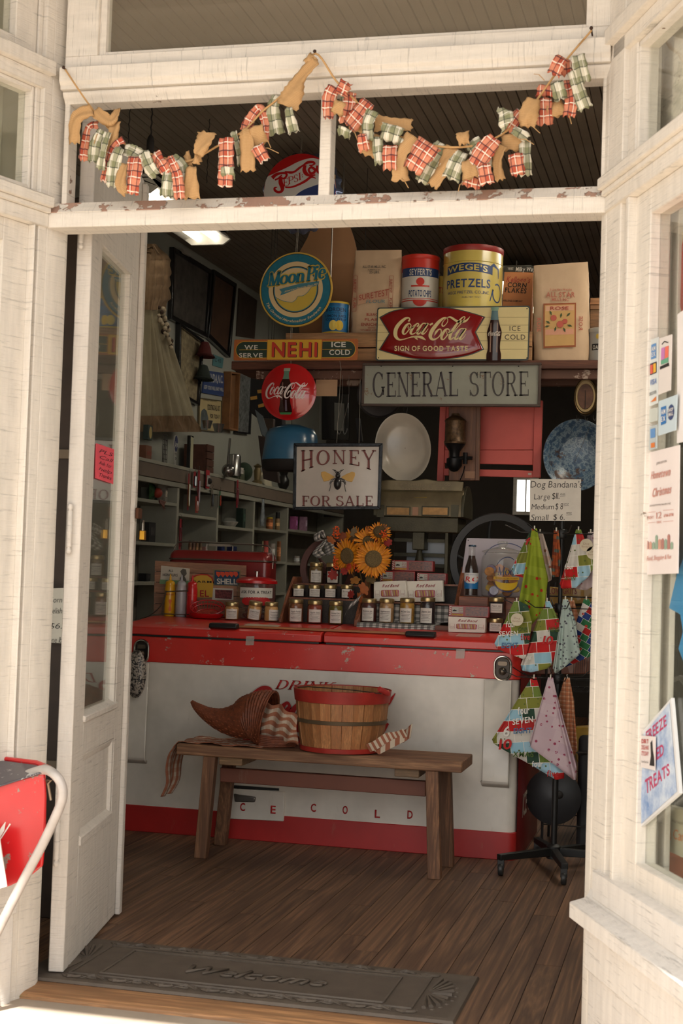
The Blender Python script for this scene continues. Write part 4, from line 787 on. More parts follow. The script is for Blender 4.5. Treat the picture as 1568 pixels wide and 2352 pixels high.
# lemon syrup tin
t, r, h, f, fc = tin('lemon_syrup_tin', 'blue lemon juice tin with yellow rims beside the round teal sign', 770, 62, 691, CRZ, SY+.10, [(0, .05, K((200, 170, 50))), (.05, .94, K((24, 92, 140), .4)), (.94, 1, K((200, 170, 50)))], None)
pcyl(t, f, -.95, .95, h*.14, h*.86, K((20, 106, 160), .4)); 
for s_, z0, z1, w_ in (('BORDEN', .68, .80, .8), ('POWDERED', .61, .645, .45), ('LEMON JUICE', .50, .58, .85), ('/CORN SYRUP', .39, .47, .85)): tcyl(t, f, s_, -w_, w_, h*z0, h*z1, K((14, 40, 70)), font='bold' if z1-z0 > .05 else 'sans')
for a_c, z_c, cc in ((-.18, .24, (214, 190, 90)), (.28, .24, (206, 170, 40))):
    mb = MB(); mb.lathe([(0, 0), (.03, 0)], 18); mb.v = [f(a_c+v[0]*11.0*.85*1.1, h*z_c+v[1]*1.0*.85, .0015) for v in mb.v]; t.b(mb, 'lemon_print', K(cc))
# oats tin on the plank at right
t, r, h, f, fc = tin('oats_tin', 'small grey oats tin at the right end of the hanging shelf', 1380, 58, 752, SZ+.0002, SY+.10, [(0, 1, K((150, 148, 144), .35))], K((170, 168, 160), .3))
tcyl(t, f, 'OATS', -.7, .1, h*.36, h*.48, CRM, font='bold'); pcyl(t, f, -.8, .2, h*.33, h*.52, K((26, 24, 24)), 'label_band'); pcyl(t, f, -.45, -.15, h*.66, h*.82, K((180, 150, 60)), shape=lambda v: math.sqrt(max(.02, 1-(2*v-1)**2)))
# paper bags
KR = mat((196, 168, 138), .8, var=.1, scale=6, bmp=.35, bscale=25)
def bag(name, label, TL, TR, BR, BL, zb, Y, D=.11, cat='paper bag', m=KR):
    cx = (BL[0]+BR[0])/2; o = at(cx, BL[1], Y); t = T(name, label, cat, (o.x, Y, zb)); L = lambda p: t.l(*p); tl, tr, br, bl = L(TL), L(TR), L(BR), L(BL); bl.z = br.z = 0
    N_ = 32; rows = 9; vs = []; uv = []
    for j in range(rows+1):
        v = j/rows; a = bl.lerp(tl, v); b = br.lerp(tr, v); d = D*(1-v**2.2*.9)*.5; cxx, hw = (a.x+b.x)/2, (b.x-a.x)/2*(1+.03*math.sin(v*3.1)); z = a.z+(b.z-a.z)*.5
        for i in range(N_):
            an = 2*math.pi*i/N_; c, s_ = math.cos(an), math.sin(an); q = 4.5; k = (abs(c)**q+abs(s_)**q)**(-1/q)
            vs.append((cxx+hw*c*k+.003*math.sin(v*17+i), D*.5+d*s_*k+.003*math.sin(v*11+i*1.7)*(v < .95), a.z+(b.z-a.z)*(.5+.5*c)))
    fs = [(j*N_+i, j*N_+(i+1) % N_, (j+1)*N_+(i+1) % N_, (j+1)*N_+i) for j in range(rows) for i in range(N_)]+[tuple(range(N_-1, -1, -1)), tuple(rows*N_+i for i in range(N_))]
    t.b(MB().add(vs, fs), 'bag', m, smooth=35)
    def F(px, py, dy=0):     # front surface under a photo pixel
        p = t.l(px, py); v = min(1, max(0, p.z/((tl.z+tr.z)/2))); return (p.x, D*.5-D*(1-v**2.2*.9)*.5-.006-dy, p.z)
    return t, F
def btxt(t, F, items, m, **k):
    for s_, x0, x1, y0, y1 in items:
        mb = MB(); text(mb, s_, lambda u, v: F(x0+(x1-x0)*u, y1+(y0-y1)*v), **k); t.b(mb, 'lettering', m)
def bquad(t, F, pts, m, name='print', dy=-.001, n=6):
    mb = MB(); (x0, y0), (x1, y1), (x2, y2), (x3, y3) = pts; mb.grid(lambda u, v: F(x0+(x1-x0)*u+(x3-x0)*v*(1-u)+(x2-x1)*v*u, y0+(y1-y0)*u+(y3-y0)*v*(1-u)+(y2-y1)*v*u, dy), n, n); t.b(mb, name, m)
INKG = mat((92, 86, 76), .8); INKR = mat((160, 74, 60), .8); INKP = mat((176, 104, 84), .8)
t, F = bag('flour_bag', 'cream paper flour bag with red banner print behind the round teal sign', (811, 570), (917, 569), (912, 768), (802, 768), CRZ, SY+.06)
btxt(t, F, [('ALL STAR MILLS, INC.', 830, 884, 607, 613), ('ALBEMARLE, N.C.', 842, 872, 616, 619), ('25 LBS.', 846, 870, 620, 626)], INKG, font='bold')
mb = MB(); text(mb, 'SURETEST', lambda u, v: F(824+68*u, 690-12*u-(13+3*u)*v)); t.b(mb, 'lettering', INKR)
bquad(t, F, [(822, 676), (892, 662), (894, 684), (822, 700)], mat((190, 150, 122), .8), dy=-.002); btxt(t, F, [('FLOUR', 840, 884, 688, 696)], mat((120, 140, 140), .8), font='bold', shear=.2)
btxt(t, F, [('BLEACHED', 842, 884, 719, 726), ('PLAIN', 838, 872, 731, 737), ('ENRICHED', 830, 876, 742, 749), ('WITH', 845, 862, 752, 755), ('VITAMINS AND IRON', 828, 880, 757, 760)], INKR, font='bold')
for x in (814, 897):
    q = [(x-4, 632), (x+5, 632), (x+4, 715 if x < 850 else 706), (x-6, 715 if x < 850 else 706)]; mb = MB()
    for a, b in zip(q, q[1:]+q[:1]): mb.ribbon([(a[0], a[1], .7), (b[0], b[1], .7)], lambda X, Z: F(X, Z))
    t.b(mb, 'side_ribbon', INKR)
    for wd_, y0, y1 in (('SURETEST', 640, 672), ('PLAIN', 684, 708)): mb = MB(); text(mb, wd_, lambda u, v: F(x-3+6*v, y0+(y1-y0)*u), font='bold'); t.b(mb, 'lettering', INKR)
t, F = bag('flour_bag', 'big brown paper flour bag with rose label at the right of the hanging shelf', (1222, 604), (1347, 594), (1350, 812), (1224, 815), SZ+.0003, SY+.02, .14)
t.e.name = 'flour_bag.001'
bquad(t, F, [(1247, 696), (1322, 694), (1322, 797), (1248, 800)], mat((150, 84, 52), .8), 'label_border', -.0005); bquad(t, F, [(1250, 700), (1319, 698), (1319, 793), (1251, 796)], mat((196, 156, 100), .8), 'label_panel', .0005)
bquad(t, F, [(1252, 702), (1317, 700), (1317, 712), (1252, 714)], mat((206, 160, 130), .8), 'label_panel', .001); bquad(t, F, [(1252, 757), (1317, 755), (1317, 768), (1252, 770)], mat((206, 150, 124), .8), 'label_panel', .001)
btxt(t, F, [('5 Lbs Net Weight', 1261, 1312, 660, 665), ('ALL STAR', 1253, 1319, 668, 681), ('MILLS INC', 1266, 1305, 683, 690)], INKP, font='bold'); btxt(t, F, [('ENRICHED', 1268, 1300, 760, 765), ('BLEACHED', 1264, 1304, 774, 778), ('SELF RISING FLOUR', 1260, 1308, 781, 784), ('ALBEMARLE, N. C.', 1268, 1302, 789, 792)], INKR, font='bold')
mb = MB(); text(mb, 'ROSE', lambda u, v: F(1263+42*u, 711-8*v, .003), font='bold'); t.b(mb, 'lettering', INKR)
for xa_, s_ in ((1237, 'ROSE'), (1333, 'ROSE')):
    mb = MB(); text(mb, s_, lambda u, v: F(xa_+(9*v-4)*(1 if xa_ < 1300 else 1), (730+32*u) if xa_ < 1300 else (758-32*u)), font='bold'); t.b(mb, 'lettering', INKP)
random.seed(3)
for cx, cy, r in ((1271, 730, 7), (1286, 745, 8), (1297, 738, 6)):
    mb = MB(); mb.lathe([(0, 0), (r, 0)], 14); mb.v = [F(cx+v[0], cy+v[1], .003) for v in mb.v]; t.b(mb, 'rose_print', mat((186, 92, 78), .8))
for cx, cy, a in ((1258, 740, 2.6), (1264, 718, 2), (1305, 722, .8), (1308, 748, -.3), (1275, 756, -1.8), (1296, 758, -1.2), (1288, 724, 1.4), (1256, 750, 3.4)):
    mb = MB(); mb.ribbon([(cx-6*math.cos(a), cy+6*math.sin(a), .6), (cx, cy, 5), (cx+6*math.cos(a), cy-6*math.sin(a), .4)], lambda X, Z: F(X, Z, .0025)); t.b(mb, 'leaf_print', mat((66, 80, 50), .8))
# cereal box behind, milk-bar box on it
cb = PT('cereal_box', 'orange-brown corn flakes box between the pretzel tin and the big bag', 'box', 1185, 768, SY+.17, z=CRZ)
q = [(1158, 622), (1224, 626), (1220, 720), (1150, 718)]; zq = lambda p: (cb.l(*p).x, max(cb.l(*p).z, 0))
a_, b_, c_, d_ = [cb.l(*p) for p in q]; cb.b(MB().prism([(d_.x, 0), (c_.x, 0), (b_.x, b_.z), (a_.x, a_.z)], 0, .06), 'carton', mat((186, 122, 76), .6), bev=.002)
for s_, p, m_ in (('Kellogg`s', ((1164, 634), (1218, 636), (1216, 650), (1162, 648)), INKR), ('CORN', ((1166, 648), (1210, 650), (1208, 661), (1165, 659)), INK), ('FLAKES', ((1160, 660), (1210, 662), (1208, 674), (1159, 671)), INK), ('KELLOGG COMPANY', ((1156, 688), (1200, 690), (1200, 694), (1156, 692)), INK)):
    mb = MB(); tquad(mb, s_, cb, p, -.0012, font='bold', shear=.2 if s_[0] == 'K' and s_[1] == 'e' else 0); cb.b(mb, 'lettering', m_)
mk = PT('candy_box', 'flat black and orange candy bar box lying on the corn flakes box', 'box', 1190, 622, SY+.17); mk.o.z
mk2 = [mk.l(*p) for p in ((1157, 620), (1226, 621), (1226, 606), (1159, 607))]; mk.b(MB().prism([(p.x, p.z) for p in mk2], -.002, .07), 'carton', mat((52, 50, 44), .5), bev=.001)
mb = MB(); tquad(mb, 'Milky Way', mk, ((1184, 609), (1228, 609), (1228, 619), (1184, 619)), -.0035, font='bold', shear=.3); mk.b(mb, 'lettering', CRM)
mb = MB(); tquad(mb, 'THE BEST', mk, ((1166, 610), (1179, 610), (1179, 616), (1166, 616)), -.0035); mk.b(mb, 'lettering', CRM)
mk.e.location.z = CRZ+b_.z+.0006; 
# stacked boards/crates at the right end
for y0, y1, c, lb in ((711, 748, (140, 100, 66), 'narrow wooden box above the oats tin at the shelf end'), (683, 710, (172, 122, 80), 'tan wooden box topmost at the right end of the shelf')):
    z1 = at(1370, y0, SY+.2).z; z0 = at(1370, y1+1, SY+.2).z
    if y1 == 748: z0 = SZ+.0004
    b_x = T('wooden_box', lb, 'box', (at(1355, y0, SY+.2).x, SY+.2, z0)); b_x.b(MB().box((0, 0, 0), (.34, .13, z1-z0-.001)), 'box', wood(c, tuple(int(x*.8) for x in c), 'x', 2), bev=.003); b_x.b(MB().box((0, -.006, (z1-z0)*.42), (.34, -.0005, (z1-z0)*.58)), 'batten', wood(tuple(int(x*1.1) for x in c), c, 'x', 2))
# bottle-shaped board standing behind
bt = PT('bottle_cutout', 'large tan plywood bottle silhouette standing behind the flour bag', 'cutout', 752, 768, SY+.24, z=CRZ)
L = [(688, 768), (684, 690), (683, 620), (688, 578), (705, 548), (717, 520), (722, 490), (724, 455)]; Rr = [(802, 455), (804, 490), (803, 520), (812, 545), (818, 570), (820, 620), (820, 690), (818, 768)]
pp = [bt.xz(*p) for p in L+Rr]; pp[0] = (pp[0][0], 0); pp[-1] = (pp[-1][0], 0); bt.b(MB().prism(pp[::-1], 0, .012), 'board', mat((166, 124, 88), .6, var=.16, scale=3))
# ---- chain of hanging signs ----
WY = 2.9; WIRE = mat((150, 142, 130), .4, .8)
def wires(t, pairs, dy=.004, r=.0012):
    mb = MB()
    for a, b in pairs: mb.tube([t.l(*a, dy), t.l(*b, dy)], r, 5)
    t.b(mb, 'wire', WIRE)
def disc_sign(name, label, cx, cy, R, dome, Y=WY):
    t = PT(name, label, 'sign', cx, cy, Y); sc = pxm(cx, cy, Y); s1 = 1/sc
    def surf(x, z, e=0): rr_ = min(1, (x*x+z*z)/(R*R)); return (x*s1, -dome*(1-rr_)-e, z*s1)
    return t, s1, surf
# bottle-cap sign: pixel-unit local frame centred on the cap
t, s1, sf = disc_sign('bottle_cap_sign', 'big fluted bottle-cap sign in red, white and blue hanging behind the transom', 688, 438, 86, .02)
R = 86; mb = MB(); rows = []; 
for j, (rr_, y) in enumerate(((1.0, 0), (1.02, .012), (1.10, .045))):
    for i in range(96):
        a = 2*math.pi*i/96; fl_ = 1+(.035*j/2)*math.cos(a*21)*(j > 0); rows.append((R*s1*rr_*fl_*math.cos(a), y, R*s1*rr_*fl_*math.sin(a)))
mb.add(rows, [(j*96+i, j*96+(i+1) % 96, (j+1)*96+(i+1) % 96, (j+1)*96+i) for j in range(2) for i in range(96)]); t.b(mb, 'fluted_skirt', mat((120, 130, 160), .25, .7), smooth=80)
RDC, WHC, BLC = mat((176, 22, 26), .25, var=.03, coat=.4), mat((206, 204, 202), .25, var=.03, coat=.4), mat((44, 62, 118), .25, var=.03, coat=.4)
t.b(MB().lathe([(0, -.02)]+[(R*s1*k/8, -.02*(1-(k/8)**2)) for k in range(1, 9)], 60, axis='y'), 'cap_face', RDC, smooth=80)
ci = lambda x: math.sqrt(max(0, R*R-x*x)); wt = crv([(-90, 32), (-60, 42), (-30, 54), (0, 68), (30, 74), (60, 64), (90, 52)]); wb = crv([(-90, -60), (-40, -44), (0, -8), (30, 6), (60, 14), (90, 12)])
t.b(region(MB(), -R, R, lambda x: min(ci(x), wt(x)), lambda x: max(-ci(x), min(wb(x), ci(x))), lambda x, z: sf(x, z, .0006), 50, 8), 'white_wave', WHC, smooth=180)
t.b(region(MB(), -R, R, lambda x: max(-ci(x), min(wb(x), ci(x))), lambda x: -ci(x), lambda x, z: sf(x, z, .0008), 50, 8), 'blue_wave', BLC, smooth=180)
mb = MB(); S_ = lambda st: mb.ribbon(spl(st, 5), lambda x, z: sf(x, z, .0016))
cvt = lambda L: [((x/7.127+580)-688, 438-(y/7.127+340), w_/7.127) for x, y, w_ in L]
for st in ([(300,480,70),(360,430,60),(440,410,40),(520,410,40),(555,440,40),(530,490,34),(440,510,14)], [(350,515,34),(400,500,30),(440,470,30),(470,440,20)], [(455,470,60),(455,560,76),(490,650,70),(480,710,50),(420,725,44),(360,690,40),(355,650,36),(400,640,12)],
           [(515,380,6),(600,405,40),(680,400,36),(760,340,40),(830,290,30),(900,245,50),(980,240,44),(1015,270,30),(960,300,26),(930,290,20)], [(860,290,50),(850,370,64),(890,440,60),(960,470,36),(1040,460,24)],
           [(540,650,30),(640,655,30),(760,620,36),(880,560,44),(960,500,40),(1010,500,24),(1050,520,14)], [(1000,350,44),(965,330,40),(925,370,36),(960,430,40),(1015,420,44),(1030,370,40),(1000,350,44)],
           [(1060,300,36),(1070,400,36),(1120,440,24)], [(1150,340,36),(1160,420,36),(1200,400,20)], [(1250,330,30),(1290,390,34),(1340,420,8)]): S_(cvt(st))
for ch, x0, y0, x1, y1 in (('E', 505, 640, 600, 510), ('P', 590, 610, 680, 480), ('S', 685, 580, 760, 455), ('I', 765, 550, 815, 425), (':', 820, 500, 838, 430)):
    text(mb, ch, lambda u, v: sf((x0+(x1-x0)*u)/7.127-108+(-2*v), 98-(y0-14*u+(y1-y0)*v)/7.127, .0016), font='serif' if ch != ':' else 'bold')
t.b(mb, 'lettering', RDC); t.b(region(MB(), 60, 84, lambda x: 36-.18*(x-60)*.5, lambda x: 24, lambda x, z: sf(x, z, .0014), 8, 3), 'tan_label', mat((170, 136, 90), .5))
wires(t, [((690, 352), (697, 250)), ((692, 352), (699, 250)), ((748, 376), (762, 300))]); mb = MB().tube([t.l(698, 252, .004), t.l(698, 160, .004), ], .0016, 5); t.b(mb, 'wire', INK)
# round teal sign
t, s1, sf = disc_sign('round_sign', 'round teal, cream and yellow snack sign with a crescent moon, hanging from wires', 679, 665, 86, 0)
def ring(r0, r1, y, m, n): t.b(MB().lathe([(max(r0, .01)*s1, -y), (r1*s1, -y)], 72, axis='y', cap=False), n, m)
GLD, BKP, TEA, CRP, YLP, TEL = K((196, 160, 70), .4), K((30, 28, 30), .4), mat((30, 104, 126), .4, var=.15, scale=40), K((206, 180, 136), .4), K((192, 164, 66), .4), K((66, 120, 134), .4)
t.b(MB().lathe([(0, .006), (86*s1, .006), (87*s1, .003), (86*s1, -.001), (83*s1, -.001), (0, -.001)], 72, axis='y'), 'disc', GLD)
ring(0, 83, .0016, BKP, 'black_line'); ring(0, 81.8, .0021, TEA, 'teal_ring'); ring(0, 64.5, .0026, CRP, 'cream_disc'); ring(52, 54, .0031, BKP, 'black_line'); ring(50, 52, .0031, TEL, 'teal_line')
cu = crv([(-51, -14), (-44, -19), (-30, -26), (-14, -29), (-6, -29), (2, -23), (6, -16), (18, -15), (30, -6), (38, 5), (51, 8)]); c2 = lambda x: -math.sqrt(max(0, 50*50-x*x))
t.b(region(MB(), -47, 50, lambda x: max(cu(x), c2(x)), c2, lambda x, z: sf(x, z, .0034), 40, 6), 'crescent', YLP); mb = MB(); mb.ribbon([(x, cu(x), 1.1) for x in range(-46, 50, 2)], lambda x, z: sf(x, z, .0038)); t.b(mb, 'crescent_line', TEL)
def mp_text(grow, y, m, nm):
    mb = MB()
    for wd_, x0, x1, za, zb, hh in (('Moon', -66, 20, 8, 18, 31), ('Pie', 25, 69, 18, 25, 33)):
        tb = MB(); text(tb, wd_, lambda u, v: (x0+(x1-x0)*u+3*v, 0, za+(zb-za)*u+hh*v), font='serif', gap=.06); 
        if grow:
            for k in range(8): dx, dz = grow*math.cos(k*.785), grow*math.sin(k*.785); mb.add([sf(v[0]+dx, v[2]+dz, y+.00005*k) for v in tb.v], tb.f)
        else:
            for dx in (-1.5, -1, -.5, .0, .5, 1, 1.5): mb.add([sf(v[0]+dx, v[2], y+.00002*dx) for v in tb.v], tb.f)
    t.b(mb, nm, m)
mp_text(3.0, .0044, YLP, 'lettering_edge'); mp_text(0, .0056, TEA, 'lettering')
bn = [(-38, -14), (-40, -2), (54, 18), (57, 8)]; t.b(MB().add([sf(*p, .0048) for p in ((-36, -14), (-33, -6), (-39, 1), (10, 13), (56, 18), (54, 9), (8, 2))], [tuple(range(7))]), 'banner', TEL)
mb = MB(); text(mb, 'American Favorite Since 1917', lambda u, v: sf(-27+78*u+2*v, -7+20*u-4*u*u+5*v, .0053), font='bold', shear=.3); t.b(mb, 'small_lettering', CRP)
mb = MB(); text(mb, 'The Original Marshmallow Sandwich', lambda u, v: sf((77-7*v)*math.cos(R_(203+122*u)), (77-7*v)*math.sin(R_(203+122*u)), .0027) if False else sf((70+6*(1-v))*math.cos(R_(203+122*u)), (70+6*(1-v))*math.sin(R_(203+122*u)), .0027), font='bold', shear=.3); t.b(mb, 'curved_lettering', CRP)
wires(t, [((679, 580), (683, 520)), ((682, 580), (686, 520))])
# wide orange soda sign
t = PT('soda_sign', 'orange, green and yellow oblong soda sign reading ice cold, hung before the shelf', 'sign', 678, 803, WY+.02)
OR = mat((170, 96, 48), .45, var=.2, scale=200); GN = K((38, 54, 42)); YE = K((206, 158, 44)); X = t.xz
t.b(MB().prism(rrect(*X(536, 828), *X(822, 778), .008), 0, .006), 'plate', OR)
Z0, Z1 = X(600, 823)[1], X(600, 784)[1]; r_ = (Z1-Z0)/2
for sx_, xa_, xb_ in ((1, X(541, 800)[0], X(613, 800)[0]), (-1, X(817, 800)[0], X(740, 800)[0])):
    for e, m_, y_ in ((0, YE, -.0008), (.003, GN, -.0014)): t.b(MB().add([(x, y_, z) for x, z in [(xb_, Z1-e), (xb_, Z0+e)]+[(xa_+sx_*(r_)-sx_*(r_-e)*math.cos(R_(k*15-90)), (Z0+Z1)/2+(r_-e)*math.sin(R_(k*15-90))) for k in range(13)]], [tuple(range(15))]), 'capsule', m_)
    mb = MB(); mb.box((min(xa_+sx_*.02, xb_), -.002, (Z0+Z1)/2-.001), (max(xa_+sx_*.02, xb_), -.0015, (Z0+Z1)/2+.001)); t.b(mb, 'line', YE)
t.b(MB().prism(rrect(*X(613, 826), *X(739, 780), .001), -.0025, 0), 'yellow_panel', YE)
for dx, dz, m_, y_ in ((1.6, 1.2, BKP, -.0032), (0, 0, K((184, 50, 34)), -.0042)): mb = MB(); tquad(mb, 'NEHI', t, ((625+dx, 785+dz), (729+dx, 785+dz), (728+dx, 819+dz), (624+dx, 819+dz)), y_, font='bold', gap=.22); t.b(mb, 'lettering', m_)
for s_, x0, x1, y0, y1 in (('WE', 561, 592, 792, 803), ('SERVE', 549, 603, 811, 821), ('ICE', 761, 794, 785, 797), ('COLD', 756, 804, 803, 815)): mb = MB(); tquad(mb, s_, t, ((x0, y0), (x1, y0), (x1, y1), (x0, y1)), -.002, font='bold'); t.b(mb, 'lettering', K((206, 200, 190)))
wires(t, [((667, 778), (668, 752)), ((670, 778), (671, 752)), ((668, 838), (668, 829)), ((780, 829), (783, 850))])
# red button sign with bottle
t, s1, sf = disc_sign('button_sign', 'domed red button sign with a bottle and white script, hanging lowest in the chain', 663, 900, 65, .034)
t.b(MB().lathe([(65*s1, .006), (65.5*s1, 0)]+[(65*s1*(k/10), -.034*(1-(k/10)**2)) for k in range(10, 0, -1)]+[(0, -.034)], 64, axis='y'), 'dome', mat((176, 22, 26), .16, var=.03, coat=.8), smooth=80)
prof = [(-53, 12), (-48, 15), (-40, 15.5), (-30, 13), (-18, 12), (-5, 13.5), (8, 14.5), (18, 12.5), (28, 8), (36, 6.5), (46, 6), (47, 7.5), (54, 7.5)]
def bott(z0, z1, m, nm, e=.0012, k=1, dx=0, mbs=sf, cx=-4):
    w_ = crv(prof); t.b(MB().grid(lambda u, v: mbs(cx+dx+(2*u-1)*w_(z0+(z1-z0)*v)*k, z0+(z1-z0)*v, e), 8, max(2, int(abs(z1-z0)/3))), nm, m, smooth=180)
COL_ = mat((44, 18, 16), .12, coat=.6); GNB = mat((96, 130, 110), .2, coat=.5)
bott(-53, 28, COL_, 'bottle_print'); bott(28, 47, GNB, 'bottle_neck_print'); bott(47, 54, mat((150, 160, 140), .3), 'bottle_crown_print'); bott(-53, -48, mat((70, 130, 80), .3), 'bottle_foot_print', .0014); bott(-20, 20, mat((120, 90, 84), .2), 'bottle_highlight', .0015, .12, -7); bott(-45, -20, mat((110, 96, 110), .2), 'bottle_highlight', .0015, .16, 2)
t.b(cola(MB(), lambda u, v: sf(-54+101*u, -17+37*v, .002)), 'script_lettering', K((216, 200, 196)))
wires(t, [((668, 836), (668, 829))])
# ---- fishtail soda sign ----
t = PT('fishtail_sign', 'cream rectangular soda sign with red fishtail panel and bottle, on the shelf front', 'sign', 1039, 829, SY-.03); X = t.xz; CR2 = K((214, 196, 142), .4); DKG = K((60, 66, 62), .4); FR = mat((126, 18, 20), .16, var=.03, coat=.7)
t.b(MB().prism(rrect(*X(862, 829), *X(1217, 702), .012), 0, .005), 'border', DKG); t.b(MB().prism(rrect(*X(865, 826), *X(1214, 705), .010), -.0012, .0), 'face', CR2)
mb = MB()
for y in (729, 747, 764, 783, 802): mb.ribbon([X(866, y)+(.0015,), X(1213, y)+(.0015,)], lambda x, z: (x, -.0018, z))
t.b(mb, 'groove_lines', mat((110, 96, 66), .5))
tp = spl([(874, 730), (905, 715), (950, 708), (995, 707), (1040, 710), (1085, 721), (1111, 729)], 5); bo_ = spl([(1108, 802), (1075, 815), (1030, 823), (985, 825), (940, 821), (900, 811), (873, 803)], 5)
ol = tp+[(1090, 763)]+bo_+[(896, 766)]
def fishp(k, y, m, nm, dome=0):
    cx, cy = 992, 765; pts = [X(cx+(x-cx)*k, cy+(y_-cy)*k) for x, y_ in ol]; c = X(cx, cy)
    mb = MB(); lev = ((1, 0), (.98, .35), (.9, .7), (.75, .9), (.4, 1)); n = len(pts); vs = []
    for s_, d in lev: vs += [(c[0]+(p[0]-c[0])*s_, y-dome*d, c[1]+(p[1]-c[1])*s_) for p in pts]
    mb.add(vs, [(j*n+i, j*n+(i+1) % n, (j+1)*n+(i+1) % n, (j+1)*n+i) for j in range(4) for i in range(n)]+[tuple(4*n+i for i in range(n))]); t.b(mb, nm, m, smooth=60)
fishp(1.03, -.002, DKG, 'fishtail_edge', .001); fishp(1.0, -.0032, FR, 'fishtail_panel', .010)
a_, b_ = X(904, 783), X(1080, 728); cola_ = MB(); cola(cola_, lambda u, v: (a_[0]+(b_[0]-a_[0])*u, -.0142, a_[1]+(b_[1]-a_[1])*v)); t.b(cola_, 'script_lettering', CR2)
mb = MB(); tquad(mb, 'SIGN OF GOOD TASTE', t, ((907, 795), (1075, 795), (1075, 807), (907, 807)), -.0142, font='bold', gap=.22); t.b(mb, 'lettering', CR2)
mb = MB(); tquad(mb, 'ICE', t, ((1170, 748), (1195, 748), (1195, 760), (1170, 760)), -.002, gap=.3); tquad(mb, 'COLD', t, ((1159, 768), (1206, 768), (1206, 780), (1159, 780)), -.002, gap=.22); t.b(mb, 'lettering', K((60, 50, 46)))
sc_ = 1/pxm(1039, 765, SY); prof = [(-62, 15), (-56, 16.5), (-44, 16.5), (-34, 14), (-20, 14), (-6, 16), (5, 16.5), (16, 13), (28, 9.5), (38, 8), (50, 7), (51, 8.5), (58, 8.5)]; cxx, czz = X(1135, 767)
fl_ = lambda x, z, e=0: (cxx+x*sc_, -.002-e-.006*(1-min(1, (x/17)**2)), czz+z*sc_*1.05)
bott(-58, 30, COL_, 'bottle_print', .001, 1, 0, fl_, 0); bott(30, 50, mat((84, 112, 118), .2), 'bottle_neck_print', .001, 1, 0, fl_, 0); bott(50, 58, mat((120, 150, 130), .3), 'bottle_crown_print', .001, 1, 0, fl_, 0)
for dx, k in ((-8, .10), (7, .07)): bott(-40, 24, mat((150, 120, 104), .2), 'bottle_highlight', .0016, k, dx, fl_, 0)
t.b(cola(MB(), lambda u, v: fl_(-14+29*u, -5+10*v, .003)), 'bottle_script', K((214, 204, 190)))
for px, py in ((869, 709), (1210, 709), (869, 822), (1210, 822)): c = X(px, py); t.b(MB().ball((c[0], -.001, c[1]), .003, 8, 6), 'screw', INK)
# ---- general store board ----
t = PT('wooden_sign', 'weathered grey board reading GENERAL STORE in a thin brown frame', 'sign', 1036, 932, SY-.04); X = t.xz
FRM = mat((74, 58, 50), .6, var=.25, bmp=.4); ow = enamel((146, 146, 134), (124, 100, 80), .40, .75, (120, 92, 70), 'gs', 0)
x0, z0 = X(830, 933); x1, z1 = X(1243, 833)
t.b(MB().box((x0+.008, .0, z0+.008), (x1-.008, .010, z1-.008)), 'board', ow)
for a, b in (((x0, z0), (x1, z0+.012)), ((x0, z1-.012), (x1, z1)), ((x0, z0+.012), (x0+.012, z1-.012)), ((x1-.012, z0+.012), (x1, z1-.012))): t.b(MB().box((a[0], -.008, a[1]), (b[0], .012, b[1])), 'frame_rail', FRM, bev=.002)
mb = MB(); tquad(mb, 'GENERAL', t, ((856, 856), (1052, 854), (1052, 910), (856, 912)), -.0008, font='serif', gap=.10); t.b(mb, 'lettering', mat((66, 60, 62), .8, var=.3, scale=30))
mb = MB(); tquad(mb, 'STORE', t, ((1076, 854), (1214, 853), (1214, 909), (1076, 910)), -.0008, font='serif', gap=.10); t.b(mb, 'lettering', mat((76, 72, 70), .8, var=.3, scale=30))
mb = MB()
for px in (876, 1040, 1191): c = X(px, 840); mb.ball((c[0], -.009, c[1]-.004), .003, 8, 5); mb.tube([(c[0], 0, c[1]), (c[0], .05, c[1]+.04)], .0012, 4)
t.b(mb, 'screw', INK)
# ---- honey sign ----
t = PT('honey_sign', 'embossed white metal sign reading HONEY FOR SALE with a bee, in a dark frame', 'sign', 776, 1170, WY+.02); X = t.xz
HB = mat((56, 58, 62), .3, .7, var=.5, scale=40, bmp=1, bscale=90); HW = mat((206, 196, 186), .18, .15, var=.12, scale=6, bmp=.15, bscale=14); HM = mat((122, 66, 62), .4); HD = mat((64, 34, 32), .5)
cs = [X(673, 1172), X(874, 1170), X(879, 1018), X(675, 1018)]; n_ = [X(680, 1164), X(867, 1163), X(871, 1026), X(682, 1026)]
for i in range(4): j = (i+1) % 4; t.b(MB().prism([cs[i], cs[j], n_[j], n_[i]], -.010, .006), 'frame_rail', HB, bev=.003)
t.b(MB().prism(n_, -.002, .003), 'plate', HW)
def hon(dx, y, m, nm, off):
    mb = MB(); text(mb, 'HONEY', lambda u, v: (lambda p: (p[0]+off, y, p[1]-off))(X(691+170*u+dx, (1034)*v+(1-v)*(1065+19*abs(2*u-1)**2.2))), font='serif', gap=.26)
    text(mb, 'FOR SALE', lambda u, v: (lambda p: (p[0]+off, y, p[1]-off))(X(693+163*u+dx, 1139+23*(1-v))), font='serif', gap=.16); t.b(mb, nm, m)
hon(0, -.0032, HD, 'lettering_shadow', .0012); hon(0, -.0045, HM, 'lettering', 0)
BE = mat((38, 36, 36), .3); c = t.l(776, 1104)
t.b(MB().ball((c.x, -.006, t.l(775, 1111).z), .019, 14, 10, 1.55).ball((c.x, -.006, t.l(775, 1093).z), .0125, 12, 8, 1.1).ball((c.x, -.006, t.l(775, 1087).z), .008, 10, 8), 'bee_body', BE)
